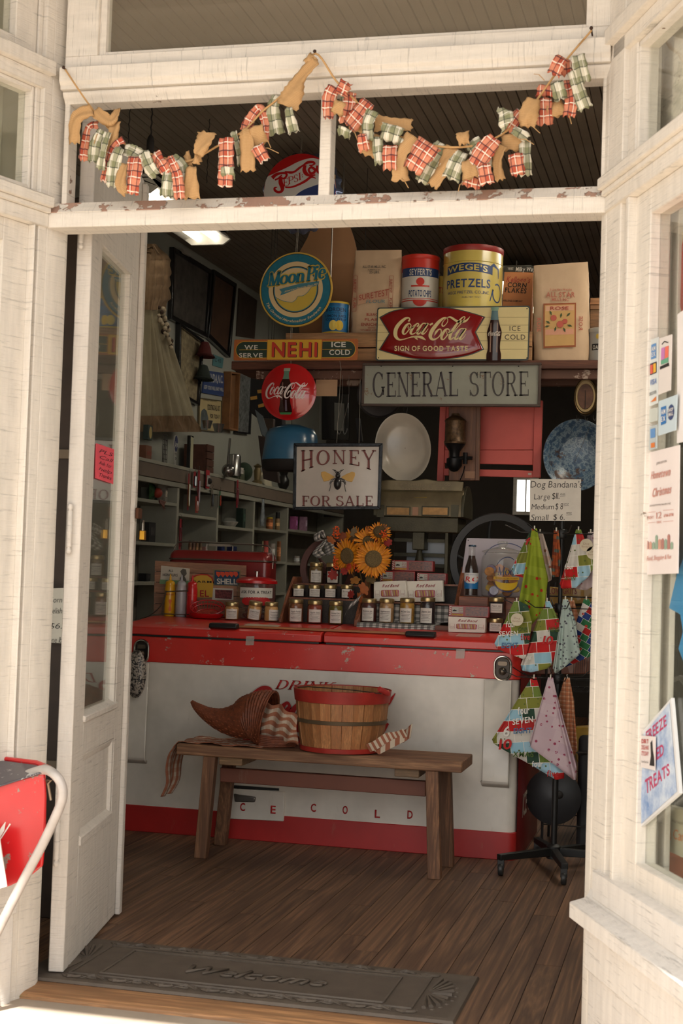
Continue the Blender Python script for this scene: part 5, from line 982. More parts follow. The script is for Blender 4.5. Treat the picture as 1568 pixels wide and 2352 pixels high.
for s_ in (-1, 1):
    P_ = lambda dx, py: (lambda q: (c.x+s_*dx/505, q))(t.l(776, py).z)
    w_ = [P_(7, 1096), P_(22, 1088), P_(34, 1083), P_(42, 1085), P_(42, 1092), P_(35, 1107), P_(24, 1105), P_(14, 1100)]; t.b(MB().prism(w_ if s_ < 0 else w_[::-1], -.005, -.001), 'bee_wing', mat((206, 164, 92), .4, bmp=.3), bev=.002)
    mb = MB()
    for q in (((4, 1088), (8, 1082), (14, 1078)), ((3, 1084), (7, 1080), (11, 1080)), ((7, 1100), (13, 1103), (20, 1113)), ((8, 1104), (16, 1108), (19, 1124), (21, 1129)), ((5, 1098), (16, 1102), (20, 1110))): mb.tube([(P_(*k)[0], -.004, P_(*k)[1]) for k in q], .0016, 5)
    t.b(mb, 'bee_legs', BE)
wires(t, [((773, 1018), (783, 845)), ((824, 1018), (827, 870))], .0, .001)
# ================= ON THE COOLER =================
GOLD = mat((182, 160, 116), .3, .9, var=.15); LABEL = K((212, 204, 194), .7); LTX = mat((90, 80, 78), .8, var=0); GLS = glass((210, 206, 196), .02, .03)
def base(px, py, Y): o = at(px, py, Y); return Vector((o.x, Y, zc(Y)+.0006))
def jar(label, px, py0, py1, w_, Y, cont, title, z=None, grp='jars of preserves on the cooler', squat=False, tilt=0, off=0):
    o = at(px, py1, Y); zb = zc(Y)+.0006 if z is None else z; t = T('preserve_jar', label, 'jar', (o.x, Y, zb), 0, grp); sc = pxm(px, py1, Y); r = w_/sc/2; h = at(px, py0, Y).z-zb
    r *= .97; hl = .019; hb = h-hl; face = math.atan2(CAM.y-Y, CAM.x-o.x)+off
    pr = [(0, 0), (r*.9, 0), (r, .006), (r, hb*.78), (r*.97, hb*.88), (r*.86, hb*.97), (r*.86, hb)]
    t.b(MB().lathe(pr, 28), 'glass', GLS); t.b(MB().lathe([(0, .003), (r*.88, .003), (r*.95, .009), (r*.96, hb*.77), (r*.92, hb*.88), (r*.84, hb*.96), (0, hb*.96)], 24), 'contents', cont)
    t.b(MB().lathe([(r*.93, hb-.002), (r*.95, hb), (r*.95, h-.006), (r*.92, h-.003), (r*.80, h-.0005), (0, h-.002)], 28), 'lid', GOLD)
    f = cyl(t, r, face); z0, z1 = (.06*h, .60*h) if not squat else (.08*h, .66*h); pcyl(t, f, -.82, .82, z0, z1, LABEL, 'label', 12, .0008)
    mb = MB()
    text(mb, title, lambda u, v: f(-.6+1.2*u, z0+(z1-z0)*(.70+.13*v), .0016), font='bold', shear=.2)
    for k, q in enumerate((.58, .47, .37, .27, .17)): a = .62-.12*(k % 3); mb.grid(lambda u, v: f(-a+2*a*u, z0+(z1-z0)*(q+.022*v), .0016), 6, 1)
    t.b(mb, 'lettering', LTX)
    if tilt: t.e.rotation_euler = (R_(tilt)*.4, R_(tilt), 0)
    return t
HON = mat((196, 146, 88), .5, var=.08); CB_ = lambda c: mat(c, .35, var=.5, scale=60, bmp=.3, bscale=90)
for l_, px, tl in (('creamed honey jar, left one of three beside the red food basket', 531, 0), ('creamed honey jar tilted to the right, middle of three', 584, 8), ('creamed honey jar at the right of three, before the red-lidded glass jar', 622, 0)):
    t = jar(l_, px, 1382, 1434, 34, 2.72, HON, 'Creamed Honey', tilt=tl, off=(.5 if px == 622 else 0))
    if tl: t.e.location.z += .005; t.e.location.x -= .006
# ---- left stepped stand ----
RDW = wood((150, 88, 56), (118, 66, 42), 'z', 2.5, .5, 6, .3)
def stand(label, x0p, x1p, Yf, steps, name='jar_stand'):
    t = T(name, label, 'stand', (at((x0p+x1p)/2, 1430, Yf).x, Yf, zc(Yf)+.0003)); xa, xb = t.l(x0p, 1430).x, t.l(x1p, 1430).x
    return t, xa, xb
st, xa, xb = stand('stepped wooden stand holding three rows of preserve jars, left of the sunflowers', 640, 818, 2.665, 3)
zb0 = st.o.z; S2 = 1.2-(1374-1309)/499.-zb0; S3 = 1.2-(1341-1309)/492.-zb0
MESH = mat((58, 50, 44), .6, var=.5, scale=200)
for x_ in (xa, xb-.012): st.b(MB().add([(x_+dx, y, z) for dx in (0, .012) for y, z in ((0, .003), (0, .02), (.115, S2+.02), (.21, S3+.03), (.33, S3+.03), (.33, .003))], [(0, 1, 2, 3, 4, 5), (11, 10, 9, 8, 7, 6)]+[(i, 6+i, 6+(i+1) % 6, (i+1) % 6) for i in range(6)]), 'side_board', RDW, bev=.002)
st.b(MB().box((xa+.013, .115, S2-.008), (xb-.013, .212, S2)), 'step', RDW); st.b(MB().box((xa+.013, .215, S3-.008), (xb-.013, .33, S3)), 'step', RDW)
st.b(MB().box((xa+.013, .116, .004), (xb-.013, .12, S2-.009)), 'riser', MESH); st.b(MB().box((xa+.013, .216, S2), (xb-.013, .22, S3-.009)), 'riser', MESH)
for l_, px, py, c, tt, w_ in (('brown apple relish jar at the left of the front row', 678, 1375, (128, 76, 44), 'Apple Relish', 37), ('reddish apple salsa jar in the middle of the left front row', 722, 1378, (138, 56, 38), 'Apple Salsa', 37), ('green pickled okra jar, third in the left front row', 770, 1380, (104, 92, 34), 'Pickled Okra', 35)):
    jar(l_, px, py, 1434, w_, 2.715, CB_(c), tt)
DKJ = CB_((34, 18, 22))
for l_, px, tt in (('squat dark blackberry jam jar, leftmost in the second row of the left stand', 685, 'Blackberry Jam'), ('squat dark preserve jar, second from left in the second row', 722, 'Strawberry Preserve'), ('squat dark jam jar, third in the second row, with huckleberry label', 758, 'Huckleberry Jam'), ('squat dark muscadine jelly jar at the right end of the second row', 796, 'Muscadine Jelly')):
    jar(l_, px, 1342, 1374, 32, 2.82, DKJ, tt, zb0+S2+.0004, squat=True)
jar('tall muscadine jelly jar topping the stand before the brown wheel', 725, 1291, 1341, 33, 2.925, CB_((120, 92, 50)), 'Muscadine Jelly', zb0+S3+.0004)
jar('dark jar at the top of the stand, half hidden by a red maple leaf', 763, 1292, 1341, 33, 2.925, DKJ, 'Jam', zb0+S3+.0004)
# ---- right slanted stand ----
s2, xa, xb = stand('slant-sided wooden stand with checked cloth holding four jars, right of the sunflowers', 812, 1044, 2.66, 3)
zb2 = s2.o.z
for x_, sg in ((xa, 1), (xb-.02, -1)):
    ht_ = s2.l(1040, 1300).z; s2.b(MB().add([(x_+dx, y, z) for dx in (0, .02) for y, z in ((0, .0), (0, .03), (.27, ht_ if sg < 0 else ht_*.72), (.33, ht_ if sg < 0 else ht_*.72), (.33, 0))], [(0, 1, 2, 3, 4), (9, 8, 7, 6, 5)]+[(i, 5+i, 5+(i+1) % 5, (i+1) % 5) for i in range(5)]), 'side_board', RDW, bev=.004)
s2.b(MB().box((xa+.021, 0, 0), (xb-.021, .13, .018)), 'front_board', wood((150, 88, 56), (118, 66, 42), 'x', 2.5, .5, 6, .3))
T2, T3 = 1.2-(1381-1313)/500.-zb2, 1.2-(1336-1313)/492.-zb2
GH = plaid((196, 190, 182), [(0, 34, 0, .5, (40, 42, 44), .62), (1, 34, .25, .5, (40, 42, 44), .62)], key='gh')
s2.b(MB().box((xa+.021, .14, T2-.008), (xb-.021, .225, T2)), 'step', RDW); s2.b(MB().box((xa+.021, .228, T3-.008), (xb-.021, .33, T3)), 'step', RDW); s2.b(MB().box((xa+.021, .30, .02), (xb-.021, .304, T3-.009)), 'riser', MESH)
gc = T('checked_cloth', 'black and white checked cloth strip lining the right-hand jar stand', 'cloth', (s2.o.x, 2.662, zb2+.0185))
x0, x1 = gc.l(820, 1430).x, gc.l(1000, 1430).x
def gf(u, v):
    P_ = [(-.012, -.022), (-.004, .0005), (.12, .0008), (.131, .02), (.134, T2-.03)]; k = min(int(v*4), 3); f_ = v*4-k; a, b = P_[k], P_[k+1]; return (x0+(x1-x0+(.04 if v > .6 else 0))*u, a[0]+(b[0]-a[0])*f_+.002*math.sin(u*23)*(v > .6), a[1]+(b[1]-a[1])*f_+(.003*math.sin(u*9) if v < .2 else 0))
gc.b(MB().grid(gf, 40, 20, .36, .27), 'cloth', GH, smooth=180)
for l_, px, py, c, tt in (('dark red jam jar at the left end of the checked cloth row', 847, 1374, (74, 24, 22), 'Persimmon Jam'), ('jar of pale tan preserve, second in the checked cloth row', 887, 1374, (176, 134, 90), 'Applesauce'), ('jar of yellow chow chow relish, third in the checked cloth row', 934, 1373, (166, 122, 44), 'Mild Chow Chow'), ('very dark jam jar at the right end of the checked cloth row', 981, 1371, (36, 18, 24), 'Jalapeno Jam')):
    jar(l_, px, py, 1424, 37, 2.735, CB_(c), tt, zb2+.0198, off=-.25)
# candy and cake boxes
def candy(label, q, Y, zb, D=.03):
    t = T('candy_stick_box', label, 'box', (at(q[0][0], q[0][1], Y).x, Y, zb)); p = [t.l(*k) for k in q]; dz = min(p[2].z, p[3].z); p = [Vector((v.x, 0, v.z-dz)) for v in p]   # TL TR BR BL
    h = max(v.z for v in p[:2]); t.b(MB().prism([(v.x, v.z) for v in (p[3], p[2], p[1], p[0])], 0, D), 'carton', K((214, 206, 192), .35), bev=.0015)
    def M(u, v, e=.001): a = p[3].lerp(p[2], u); b = p[0].lerp(p[1], u); r = a.lerp(b, v); return (r.x, -e, r.z)
    mb = MB(); text(mb, 'Red Band', lambda u, v: M(.26+.5*u, .70+.16*v), font='bold', shear=.45); t.b(mb, 'lettering', K((140, 50, 56)))
    w_ = rrect(.22, .22, .78, .56, .06); t.b(MB().add([M(*k, .0008) for k in w_], [tuple(range(len(w_)))]), 'window_border', K((150, 60, 64)))
    cols = [(196, 150, 60), (190, 120, 130), (206, 190, 170), (160, 120, 90), (176, 150, 70), (150, 70, 74)]; mb = {}
    for i in range(14):
        a = .245+i*.037; c = cols[i % 6]; k_ = MB(); k_.add([M(a+.02, .26, .0016), M(a+.046, .26, .0016), M(a+.026, .53, .0016), M(a, .53, .0016)], [(0, 1, 2, 3)]); t.b(k_, 'candy_stick', K(c, .3))
    mb = MB()
    for s_, x in (('USA', .06), ('OZ', .84)): text(mb, s_, lambda u, v: M(x+.1*u, .3+.09*v), font='bold'); mb.ribbon([(x-.015, .24, .012), (x+.115, .24, .012), (x+.115, .54, .012), (x-.015, .54, .012), (x-.015, .24, .012)], lambda X, Z: M(X, Z))
    t.b(mb, 'small_print', K((170, 140, 130))); return t
candy('white candy stick box, lower left of two behind the jar row', [(858, 1340), (931, 1337), (934, 1384), (858, 1384)], 2.80, zb2+T2+.0005)
candy('white candy stick box propped higher, right of the pair behind the jars', [(931, 1334), (1014, 1332), (1016, 1381), (932, 1382)], 2.808, zb2+T2+.0005).e.location.y = 2.835
candy('white candy stick box at the front right corner of the cooler lid', [(1029, 1414), (1115, 1418), (1113, 1452), (1029, 1450)], 2.60, zc(2.6)+.0005, .05)
def cake(label, x0, x1, y0, y1, Y, zb, flip=False, D=.05):
    t = T('fruit_cake_box', label, 'box', (at(x0, y1, Y).x, Y, zb)); w_ = t.l(x1, y1).x; h = (y1-y0)/pxm(x0, y1, Y); RD = K((134, 34, 34), .3)
    t.b(MB().box((0, 0, 0), (w_, D, h)), 'carton', RD, bev=.0015)
    A = .40 if not flip else .0
    t.b(MB().prism(rrect(w_*.42, h*.10, w_*.97, h*.92, .003), -.001, 0), 'fruit_window', mat((104, 48, 28), .3, var=.9, scale=110, coat=.15)); t.b(MB().box((w_*.08, -.001, h*.30), (w_*.36, 0, h*.88)), 'picture_panel', K((170, 166, 156)))
    t.b(MB().box((w_*.08, -.001, h*.10), (w_*.36, 0, h*.24)), 'yellow_band', K((190, 140, 44))); mb = MB()
    for i, s_ in enumerate(('Claxton', 'Fruit', 'Cake')): text(mb, s_, lambda u, v: (w_*(.25+.10*u), -.0016, h*(.70-.17*i+.11*v)), font='bold')
    t.b(mb, 'lettering', RD); mb = MB(); text(mb, 'FRUIT CAKE', lambda u, v: (w_*(.10+.24*u), -.0016, h*(.13+.08*v)), font='bold'); mb.ribbon([(w_*.10, h*.5, .004), (w_*.14, h*.55, .008), (w_*.20, h*.52, .004)], lambda x, z: (x, -.0016, z)); t.b(mb, 'small_print', INK)
    mb = MB()
    for i in range(5): mb.add([(w_*.01, -.0012, h*(.1+.17*i)), (w_*.065, -.0012, h*(.2+.17*i)), (w_*.065, -.0012, h*(.27+.17*i)), (w_*.01, -.0012, h*(.17+.17*i))], [(0, 1, 2, 3)])
    t.b(mb, 'stripes', CRM); return t
c3 = zb2+T3+.0005
cake('dark fruit cake box in the lower layer, left, behind the candy boxes', 872, 952, 1310, 1336, 2.895, c3); cake('dark wrapped fruit cake in the lower layer at right', 957, 1024, 1312, 1336, 2.895, c3)
cake('red fruit cake box on top of the two darker ones', 899, 994, 1285, 1309, 2.897, c3+27/490)
cake('red fruit cake box lying on the candy box at the right front', 1030, 1122, 1386, 1411, 2.605, zc(2.6)+.0005+36/512)
# wooden block with bottle, glass jar and blank board
wb = T('wooden_block', 'plain wooden block carrying the cola bottle and the glass snack jar', 'block', (at(1052, 1400, 2.72).x, 2.72, zc(2.74)+.0006)); bz = 1.2-(1371-1322)/503.; xb_ = wb.l(1245, 1400).x
wb.b(MB().box((0, 0, 0), (wb.l(1120, 1400).x, .24, bz-wb.o.z)), 'block', wood((138, 78, 50), (110, 60, 38), 'x', 2, .5), bev=.003); wb.b(MB().box((wb.l(1160, 1400).x, 0, 0), (xb_, .24, bz-wb.o.z)), 'block_end', wood((138, 78, 50), (110, 60, 38), 'x', 2, .5), bev=.003); wb.b(MB().box((wb.l(1120, 1400).x+.0005, .05, 0), (wb.l(1160, 1400).x-.0005, .24, bz-wb.o.z)), 'block_middle', wood((128, 72, 46), (100, 56, 36), 'x', 2, .5))
bd = T('metal_board', 'blank pale lilac metal sign leaning behind the cola bottle and snack jar', 'board', (at(1053, 1371, 2.90).x, 2.90, bz+.0005)); p = [bd.l(*k) for k in ((1053, 1371), (1236, 1366), (1236, 1239), (1071, 1236))]
bd.b(MB().prism([(p[0].x, .0), (p[1].x, .0), (p[2].x, p[2].z), (p[3].x, p[3].z)], 0, .004), 'plate', mat((178, 168, 176), .4, var=.05), bev=.002)
mb = MB()
for px, py in ((1075, 1241), (1057, 1365)): c = bd.l(px, py); mb.ball((c.x, -.001, c.z), .0025, 6, 4)
bd.b(mb, 'hole', INK); mb = MB(); c = bd.l(1162, 1290); mb.ribbon([(c.x+x/495, c.z+z/495, .004) for x, z in arc(0, 0, 52, 42, 20, 160, 20)], lambda x, z: (x, -.001, z)); bd.b(mb, 'arc_print', mat((60, 66, 110), .4)); c = bd.l(1092, 1255)
bd.b(MB().tube([(c.x+.006*math.cos(a*.6)*(1-a*.06), -.002, c.z+.006*math.sin(a*.6)*(1-a*.06)) for a in range(12)], .0008, 4), 'curl_print', mat((60, 66, 110), .4))
# cola bottle
t = T('cola_bottle', 'tall glass cola bottle with blue label standing on the wooden block', 'bottle', (at(1081, 1369, 2.77).x, 2.77, bz+.0006)); s1 = 1/pxm(1081, 1369, 2.77); r = 16*s1; H = 118*s1
prof_ = [(0, 0), (r*.92, 0), (r, .005), (r, H*.50), (r*.96, H*.56), (r*.72, H*.66), (r*.52, H*.76), (r*.46, H*.86), (r*.44, H*.955), (r*.48, H*.965), (r*.48, H*.975)]
t.b(MB().lathe(prof_, 28), 'glass', GLS); t.b(MB().lathe([(0, .004)]+[(a*.94, b) for a, b in prof_[2:7]]+[(r*.47, H*.79), (0, H*.79)], 24), 'cola', mat((38, 16, 14), .15, coat=.5)); t.b(MB().lathe([(r*.46, H*.965), (r*.54, H*.967), (r*.54, H*.985), (r*.46, H), (0, H)], 21), 'crown_cap', mat((70, 90, 110), .3, .6))
face = math.atan2(CAM.y-2.77, CAM.x-t.o.x); f = cyl(t, r, face); pcyl(t, f, -1.5, 1.5, H*.145, H*.455, mat((30, 110, 170), .4), 'label'); pcyl(t, f, -1.5, 1.5, H*.25, H*.455, K((214, 212, 208)), 'label_top', dr=.0009, shape=lambda v: 1 if v > .3 else .35+v*2.1)
tcyl(t, f, 'RC', -.95, .95, H*.285, H*.385, K((196, 40, 36)), font='bold', shear=.15); tcyl(t, f, 'me and my', -.8, .8, H*.41, H*.435, K((50, 80, 140)), shear=.3)
# glass snack jar
t = T('snack_jar', 'big lidded glass jar of wrapped round snacks behind the green bandana', 'jar', (at(1151, 1368, 2.80).x, 2.80, bz+.0006)); s1 = 1/pxm(1151, 1368, 2.8); r = 48*s1; H = 102*s1
G2 = glass((214, 208, 196), .05, .03); t.b(MB().lathe([(0, 0), (r*.86, 0), (r*.97, .008), (r, .03), (r, H*.82), (r*.96, H*.9), (r*.9, H*.94), (r*.9, H)], 36), 'glass', G2)
t.b(MB().lathe([(r*.98, H), (r*1.0, H+.003), (r*.95, H+.008), (r*.5, H+.020), (r*.2, H+.026), (r*.14, H+.030), (r*.22, H+.036), (r*.26, H+.044), (r*.20, H+.052), (0, H+.054)], 32), 'lid', glass((214, 208, 196), .12, .05))
random.seed(11)
for i in range(26):
    a = random.uniform(0, 6.28); d = random.uniform(.1, .72)*r; z = .018+H*.58*(i/26)**1.1; c = random.choice([(176, 112, 60), (190, 130, 76), (150, 96, 60), (110, 96, 130), (196, 160, 70)])
    M_ = Matrix.Translation((d*math.cos(a), d*math.sin(a), z)) @ Matrix.Rotation(random.uniform(.4, 1.5), 4, 'X') @ Matrix.Rotation(random.uniform(0, 6), 4, 'Z'); m_ = MB().lathe([(0, -.007), (.020, -.006), (.023, 0), (.020, .006), (0, .007)], 14); t.b(m_, 'wrapped_snack', mat(c, .25, var=.35, scale=60, coat=.6), tf=M_)
face = math.atan2(CAM.y-2.8, CAM.x-t.o.x); f = cyl(t, r, face-.02)
tcyl(t, f, 'MoonPie', -.2, 1.5, H*.50, H*.68, mat((40, 54, 96), .4), font='serif', shear=.12, gap=.06); pcyl(t, f, -.38, .95, H*.40, H*.46, K((206, 160, 40)), 'yellow_banner', dr=.0012); tcyl(t, f, 'THE ORIGINAL MARSHMALLOW SANDWICH', -.3, .85, H*.415, H*.445, K((90, 60, 40)), font='bold')
mb = MB(); ar = [(math.cos(R_(a)), math.sin(R_(a))) for a in range(200, 341, 10)]
for (c0, s0), (c1, s1_) in zip(ar, ar[1:]): mb.add([f(.28+.60*c0, H*(.40+.24*s0), .001), f(.28+.60*c1, H*(.40+.24*s1_), .001), f(.28+.60*c1, H*(.40+.24*s1_+.16*(-s1_)), .001), f(.28+.60*c0, H*(.40+.24*s0+.16*(-s0)), .001)], [(0, 1, 2, 3)])
t.b(mb, 'crescent_print', K((206, 170, 40))); mb = MB(); mb.ribbon([(x, z, .02) for x, z in arc(.28, 0, .66, .27, 195, 345, 20)], lambda x, z: f(x, H*(.40+z), .0015)); mb.ribbon([(x, z, .02) for x, z in arc(.28, .1, .6, .4, 60, 150, 12)], lambda x, z: f(x, H*(.40+z), .0015)); t.b(mb, 'arc_print', mat((40, 54, 96), .4))
jar('dark pepper jelly jar stacked on another left of the bandanas', 1139, 1371, 1413, 37, 2.665, DKJ, 'Pepper Jelly', zc(2.66)+.0006+.083)
jar('lower dark jar of the stacked pair beside the candy stick box', 1137, 1419, 1455, 37, 2.665, DKJ, 'Red Hot Jam', squat=True)
# ---- left end: ice chest, sign board, sauce bottles, basket, glass jar ----
RC_ = mat((124, 30, 28), .35, var=.2, coat=.4)
t = T('ice_chest', 'old dark red metal ice chest with wire carrying handle at the left end', 'cooler', (at(497, 1420, 2.98).x, 2.98, zc(3)+.0006)); x0, x1 = t.l(382, 1400).x, t.l(613, 1400).x; z1 = t.l(500, 1288).z; z2 = t.l(500, 1266).z
def rb(x0, x1, y0, y1, r, z0, z1): return MB().plan(rrect(x0, y0, x1, y1, r, 5), z0, z1)
t.b(rb(x0, x1, 0, .155, .03, 0, z1), 'body', RC_, bev=.004); t.b(rb(x0-.004, x1+.004, -.004, .159, .03, z1+.0005, z1+.008), 'lid_rim', mat((90, 76, 66), .4, .5)); 
lb_ = MB(); n = 24; lv = ((1, z1+.008), (.985, z1+.02), (.93, z1+.034), (.8, z2), (.3, z2+.004)); pl = rrect(x0, 0, x1, .155, .03, 5); cx, cy = (x0+x1)/2, .0775
lb_.add([(cx+(x-cx)*(1-(1-s_)*.35), cy+(y-cy)*s_, z) for s_, z in lv for x, y in pl], [(j*24+i, j*24+(i+1) % 24, (j+1)*24+(i+1) % 24, (j+1)*24+i) for j in range(4) for i in range(24)]+[tuple(96+i for i in range(24))]); t.b(lb_, 'lid', RC_)
hz_ = t.l(500, 1246).z; WR = mat((120, 112, 102), .35, .85)
t.b(MB().tube(spl([(x0+.0, .07, z1-.03), (x0, .07, z1+.04), (x0+.02, .07, hz_-.01), (x0+.06, .07, hz_), (cx, .07, hz_-.002), (x1-.06, .07, hz_-.006), (x1-.02, .07, hz_-.016), (x1, .07, z1+.04), (x1, .07, z1-.03)], 5), .0038, 8), 'wire_handle', WR)
t.b(MB().tube([(cx-.085, .07, z2), (cx-.085, .07, hz_-.008), (cx-.08, .07, hz_-.012), (cx+.045, .07, hz_-.014), (cx+.05, .07, hz_-.016), (cx+.05, .07, z2)], .0035, 8).box((cx-.07, .06, hz_-.018), (cx+.04, .08, hz_-.006)), 'grip', mat((150, 140, 128), .35, .4), bev=.002)
# plank sign board
t = T('plank_sign', 'printed wood-plank sign board with old advertisements leaning on the ice chest', 'sign', (at(460, 1426, 2.90).x, 2.90, zc(2.9)+.0006)); X = t.xz; q = [X(356, 1288), X(565, 1299), X(562, 1430), X(352, 1428)]; q[2] = (q[2][0], 0); q[3] = (q[3][0], 0)
PK = wood((170, 124, 96), (140, 100, 78), 'x', 3, .6, 5, .2)
for i in range(5):
    a, b = i/5, (i+1)/5-.012; P_ = lambda u, v: (q[0][0]*(1-u)*(1-v)+q[1][0]*u*(1-v)+q[2][0]*u*v+q[3][0]*(1-u)*v, q[0][1]*(1-u)*(1-v)+q[1][1]*u*(1-v)+q[2][1]*u*v+q[3][1]*(1-u)*v)
    t.b(MB().prism([P_(0, b), P_(1, b), P_(1, a), P_(0, a)], 0, .006), 'plank', PK)
t.b(MB().prism([P_(.01, .99), P_(.99, .99), P_(.99, .01), P_(.01, .01)], .0061, .009), 'backing', INK)
def flat(m, pts, y=-.0006, nm='print'): t.b(MB().add([(x, y, z) for x, z in [X(*p) for p in pts]], [tuple(range(len(pts)))]), nm, m)
def tx(s_, x0, y0, x1, y1, m, y=-.0018, **k): mb = MB(); tquad(mb, s_, t, ((x0, y0), (x1, y0+(x1-x0)*.03), (x1, y1+(x1-x0)*.03), (x0, y1)), y, **k); t.b(mb, 'lettering', m)
flat(K((190, 180, 164)), ((370, 1299), (436, 1306), (434, 1340), (368, 1337))); flat(K((110, 140, 100)), ((367, 1331), (434, 1334), (433, 1342), (366, 1341)), -.001)
tx('ALL', 387, 1308, 398, 1313, INK, font='bold'); tx('HONOURS', 374, 1317, 408, 1323, INK, font='bold', gap=.2); flat(mat((90, 84, 76), .7), ((414, 1312), (420, 1306), (427, 1308), (429, 1318), (424, 1324), (428, 1332), (426, 1340), (414, 1339), (413, 1328), (418, 1322)), -.0012)
flat(K((170, 50, 36)), ((437, 1340), (440, 1325), (450, 1320), (462, 1318), (478, 1319), (488, 1326), (492, 1340)), -.0008); flat(K((190, 150, 50)), ((440, 1345), (443, 1328), (452, 1323), (463, 1321), (476, 1322), (485, 1328), (490, 1342), (488, 1372), (450, 1372)), -.0012); tx('FARM', 444, 1333, 486, 1338, INK, font='bold'); tx('EL', 459, 1355, 480, 1370, K((150, 40, 34)), font='bold')
flat(K((120, 104, 70)), ((490, 1307), (553, 1310), (551, 1347), (489, 1345)), -.0008); flat(K((34, 60, 84)), ((493, 1310), (550, 1313), (548, 1345), (492, 1343)), -.0012); tx('SHELL', 498, 1328, 545, 1341, K((190, 184, 172)), font='bold', gap=.06)
for i in range(5): x = 496+i*10; flat(K((196, 70, 40)), ((x, 1313), (x+9, 1314), (x+11, 1320), (x+6, 1326), (x+1, 1320)), -.0016, 'shell_print')
flat(K((180, 174, 162)), ((487, 1350), (536, 1352), (536, 1378), (487, 1378)), -.0008); flat(mat((110, 50, 50), .6, var=.8, scale=90), ((494, 1354), (534, 1356), (532, 1376), (494, 1374)), -.0012)
# squeeze bottles in their wire rack
for l_, px, y0, c, wrd in (('yellow squeeze bottle of mustard in the wire rack', 388, 1331, (206, 150, 20), 'MUSTARD'), ('translucent white squeeze bottle between the mustard and the red one', 414, 1332, (176, 172, 176), ''), ('red squeeze bottle of ketchup beside the white one', 439, 1331, (184, 24, 26), 'KETCHUP')):
    t = T('squeeze_bottle', l_, 'bottle', (at(px, 1420, 2.80).x, 2.80, zc(2.8)+.0012)); s1 = 1/pxm(px, 1420, 2.8); r = 14.2*s1*.86; H = 96*s1; m_ = mat(c, .3, var=.06, coat=.3, alpha=1 if wrd else .75)
    t.b(MB().lathe([(0, 0), (r*.95, 0), (r, .004), (r, H*.64), (r*.95, H*.70), (r*.86, H*.74)], 24), 'bottle', m_); t.b(MB().lathe([(r*.9, H*.74), (r*.9, H*.80), (r*.7, H*.83), (r*.25, H*.86), (r*.10, H), (0, H)], 20), 'nozzle_cap', m_)
    if wrd: f = cyl(t, r, math.atan2(CAM.y-2.8, CAM.x-t.o.x)); tcyl(t, f, wrd, -.75, .75, H*.50, H*.54, K((150, 50, 30) if px < 400 else (206, 70, 60)), font='bold'); pcyl(t, f, -.2, .4, H*.12, H*.40, K((190, 90, 30) if px < 400 else (150, 24, 24)), 'figure_print', shape=lambda v: .6+.4*math.sin(v*9))
t = T('wire_rack', 'dark wire rack holding the three squeeze bottles', 'rack', (at(412, 1425, 2.80).x, 2.80, zc(2.8)+.0004)); t.b(MB().box((-.078, -.03, .0), (.078, .03, .0006)), 'tray', BLK)
mb = MB().tube([(-.08, -.032, .012), (.08, -.032, .012), (.08, .032, .012), (-.08, .032, .012), (-.08, -.032, .012)], .0022, 6); mb.tube([t.l(381, 1359, -.03), t.l(432, 1357, -.03)], .0028, 6); mb.tube(spl([t.l(381, 1357, -.03), t.l(376, 1380, -.03), t.l(362, 1400, -.03), t.l(340, 1415, -.03), t.l(322, 1420, -.03)], 5), .0034, 6); mb.tube([t.l(381, 1359, -.03), (-.08, -.032, .012)], .002, 6); t.b(mb, 'wire_frame', WR)
t = T('food_basket', 'red plastic slotted food basket propped up beside the ketchup bottle', 'basket', (at(473, 1424, 2.74).x, 2.74, zc(2.74)+.0012)); RP = mat((176, 18, 22), .35, var=.05, coat=.3); s1 = 1/508
t.b(MB().lathe([(34*s1, 0), (38*s1, .006), (41*s1, .012), (43*s1, .017), (44*s1, .022), (42.5*s1, .022), (40*s1, .014), (36*s1, .004), (0, .002)], 36, sy=.62), 'lower_basket', RP)
for k in range(30):
    a = 2*math.pi*k/30; c, s_ = math.cos(a), math.sin(a); e = lambda r_, z: (r_*c*s1, .012+r_*s_*s1*.62*.55, z+.03+.4*r_*s_*s1)
    t.b(MB().tube([e(30, -.012), e(36, .006), e(42, .018)], .0016, 4), 'slot_bar', RP)
ri = MB()
for r_, z in ((43, .020), (36.5, .008), (30, -.012)): ri.tube([(r_*math.cos(a)*s1, .012+r_*math.sin(a)*s1*.341, z+.03+.4*r_*math.sin(a)*s1) for a in [k*math.pi/18 for k in range(37)]], .0026, 5, False)
t.b(ri, 'rim', RP); t.b(MB().add([(28*math.cos(a)*s1, .012+28*math.sin(a)*s1*.341, .0175+.4*28*math.sin(a)*s1) for a in [k*math.pi/12 for k in range(24)]], [tuple(range(24))]), 'base', mat((160, 60, 46), .5, var=.6, scale=80))
t = T('cookie_jar', 'round glass jar with red metal lid and bar handle behind the honey jars', 'jar', (at(586, 1430, 2.85).x, 2.85, zc(2.85)+.0006)); s1 = 1/pxm(586, 1400, 2.85); r = 45*s1; H = 83*s1
t.b(MB().lathe([(0, 0), (r*.85, 0), (r*.97, .012), (r, .03), (r, H*.92), (r*.96, H)], 32), 'glass', G2); t.b(MB().lathe([(r*.97, H-.002), (r*1.06, H), (r*1.06, H+.012), (r*.95, H+.02), (r*.6, H+.028), (0, H+.032)], 36), 'lid', RP); t.b(MB().tube([(0, 0, H+.03), (0, 0, H+.052)], .005, 8).lathe([(0, H+.05), (.014, H+.052), (.014, H+.055), (0, H+.057)], 16), 'knob', CHR)
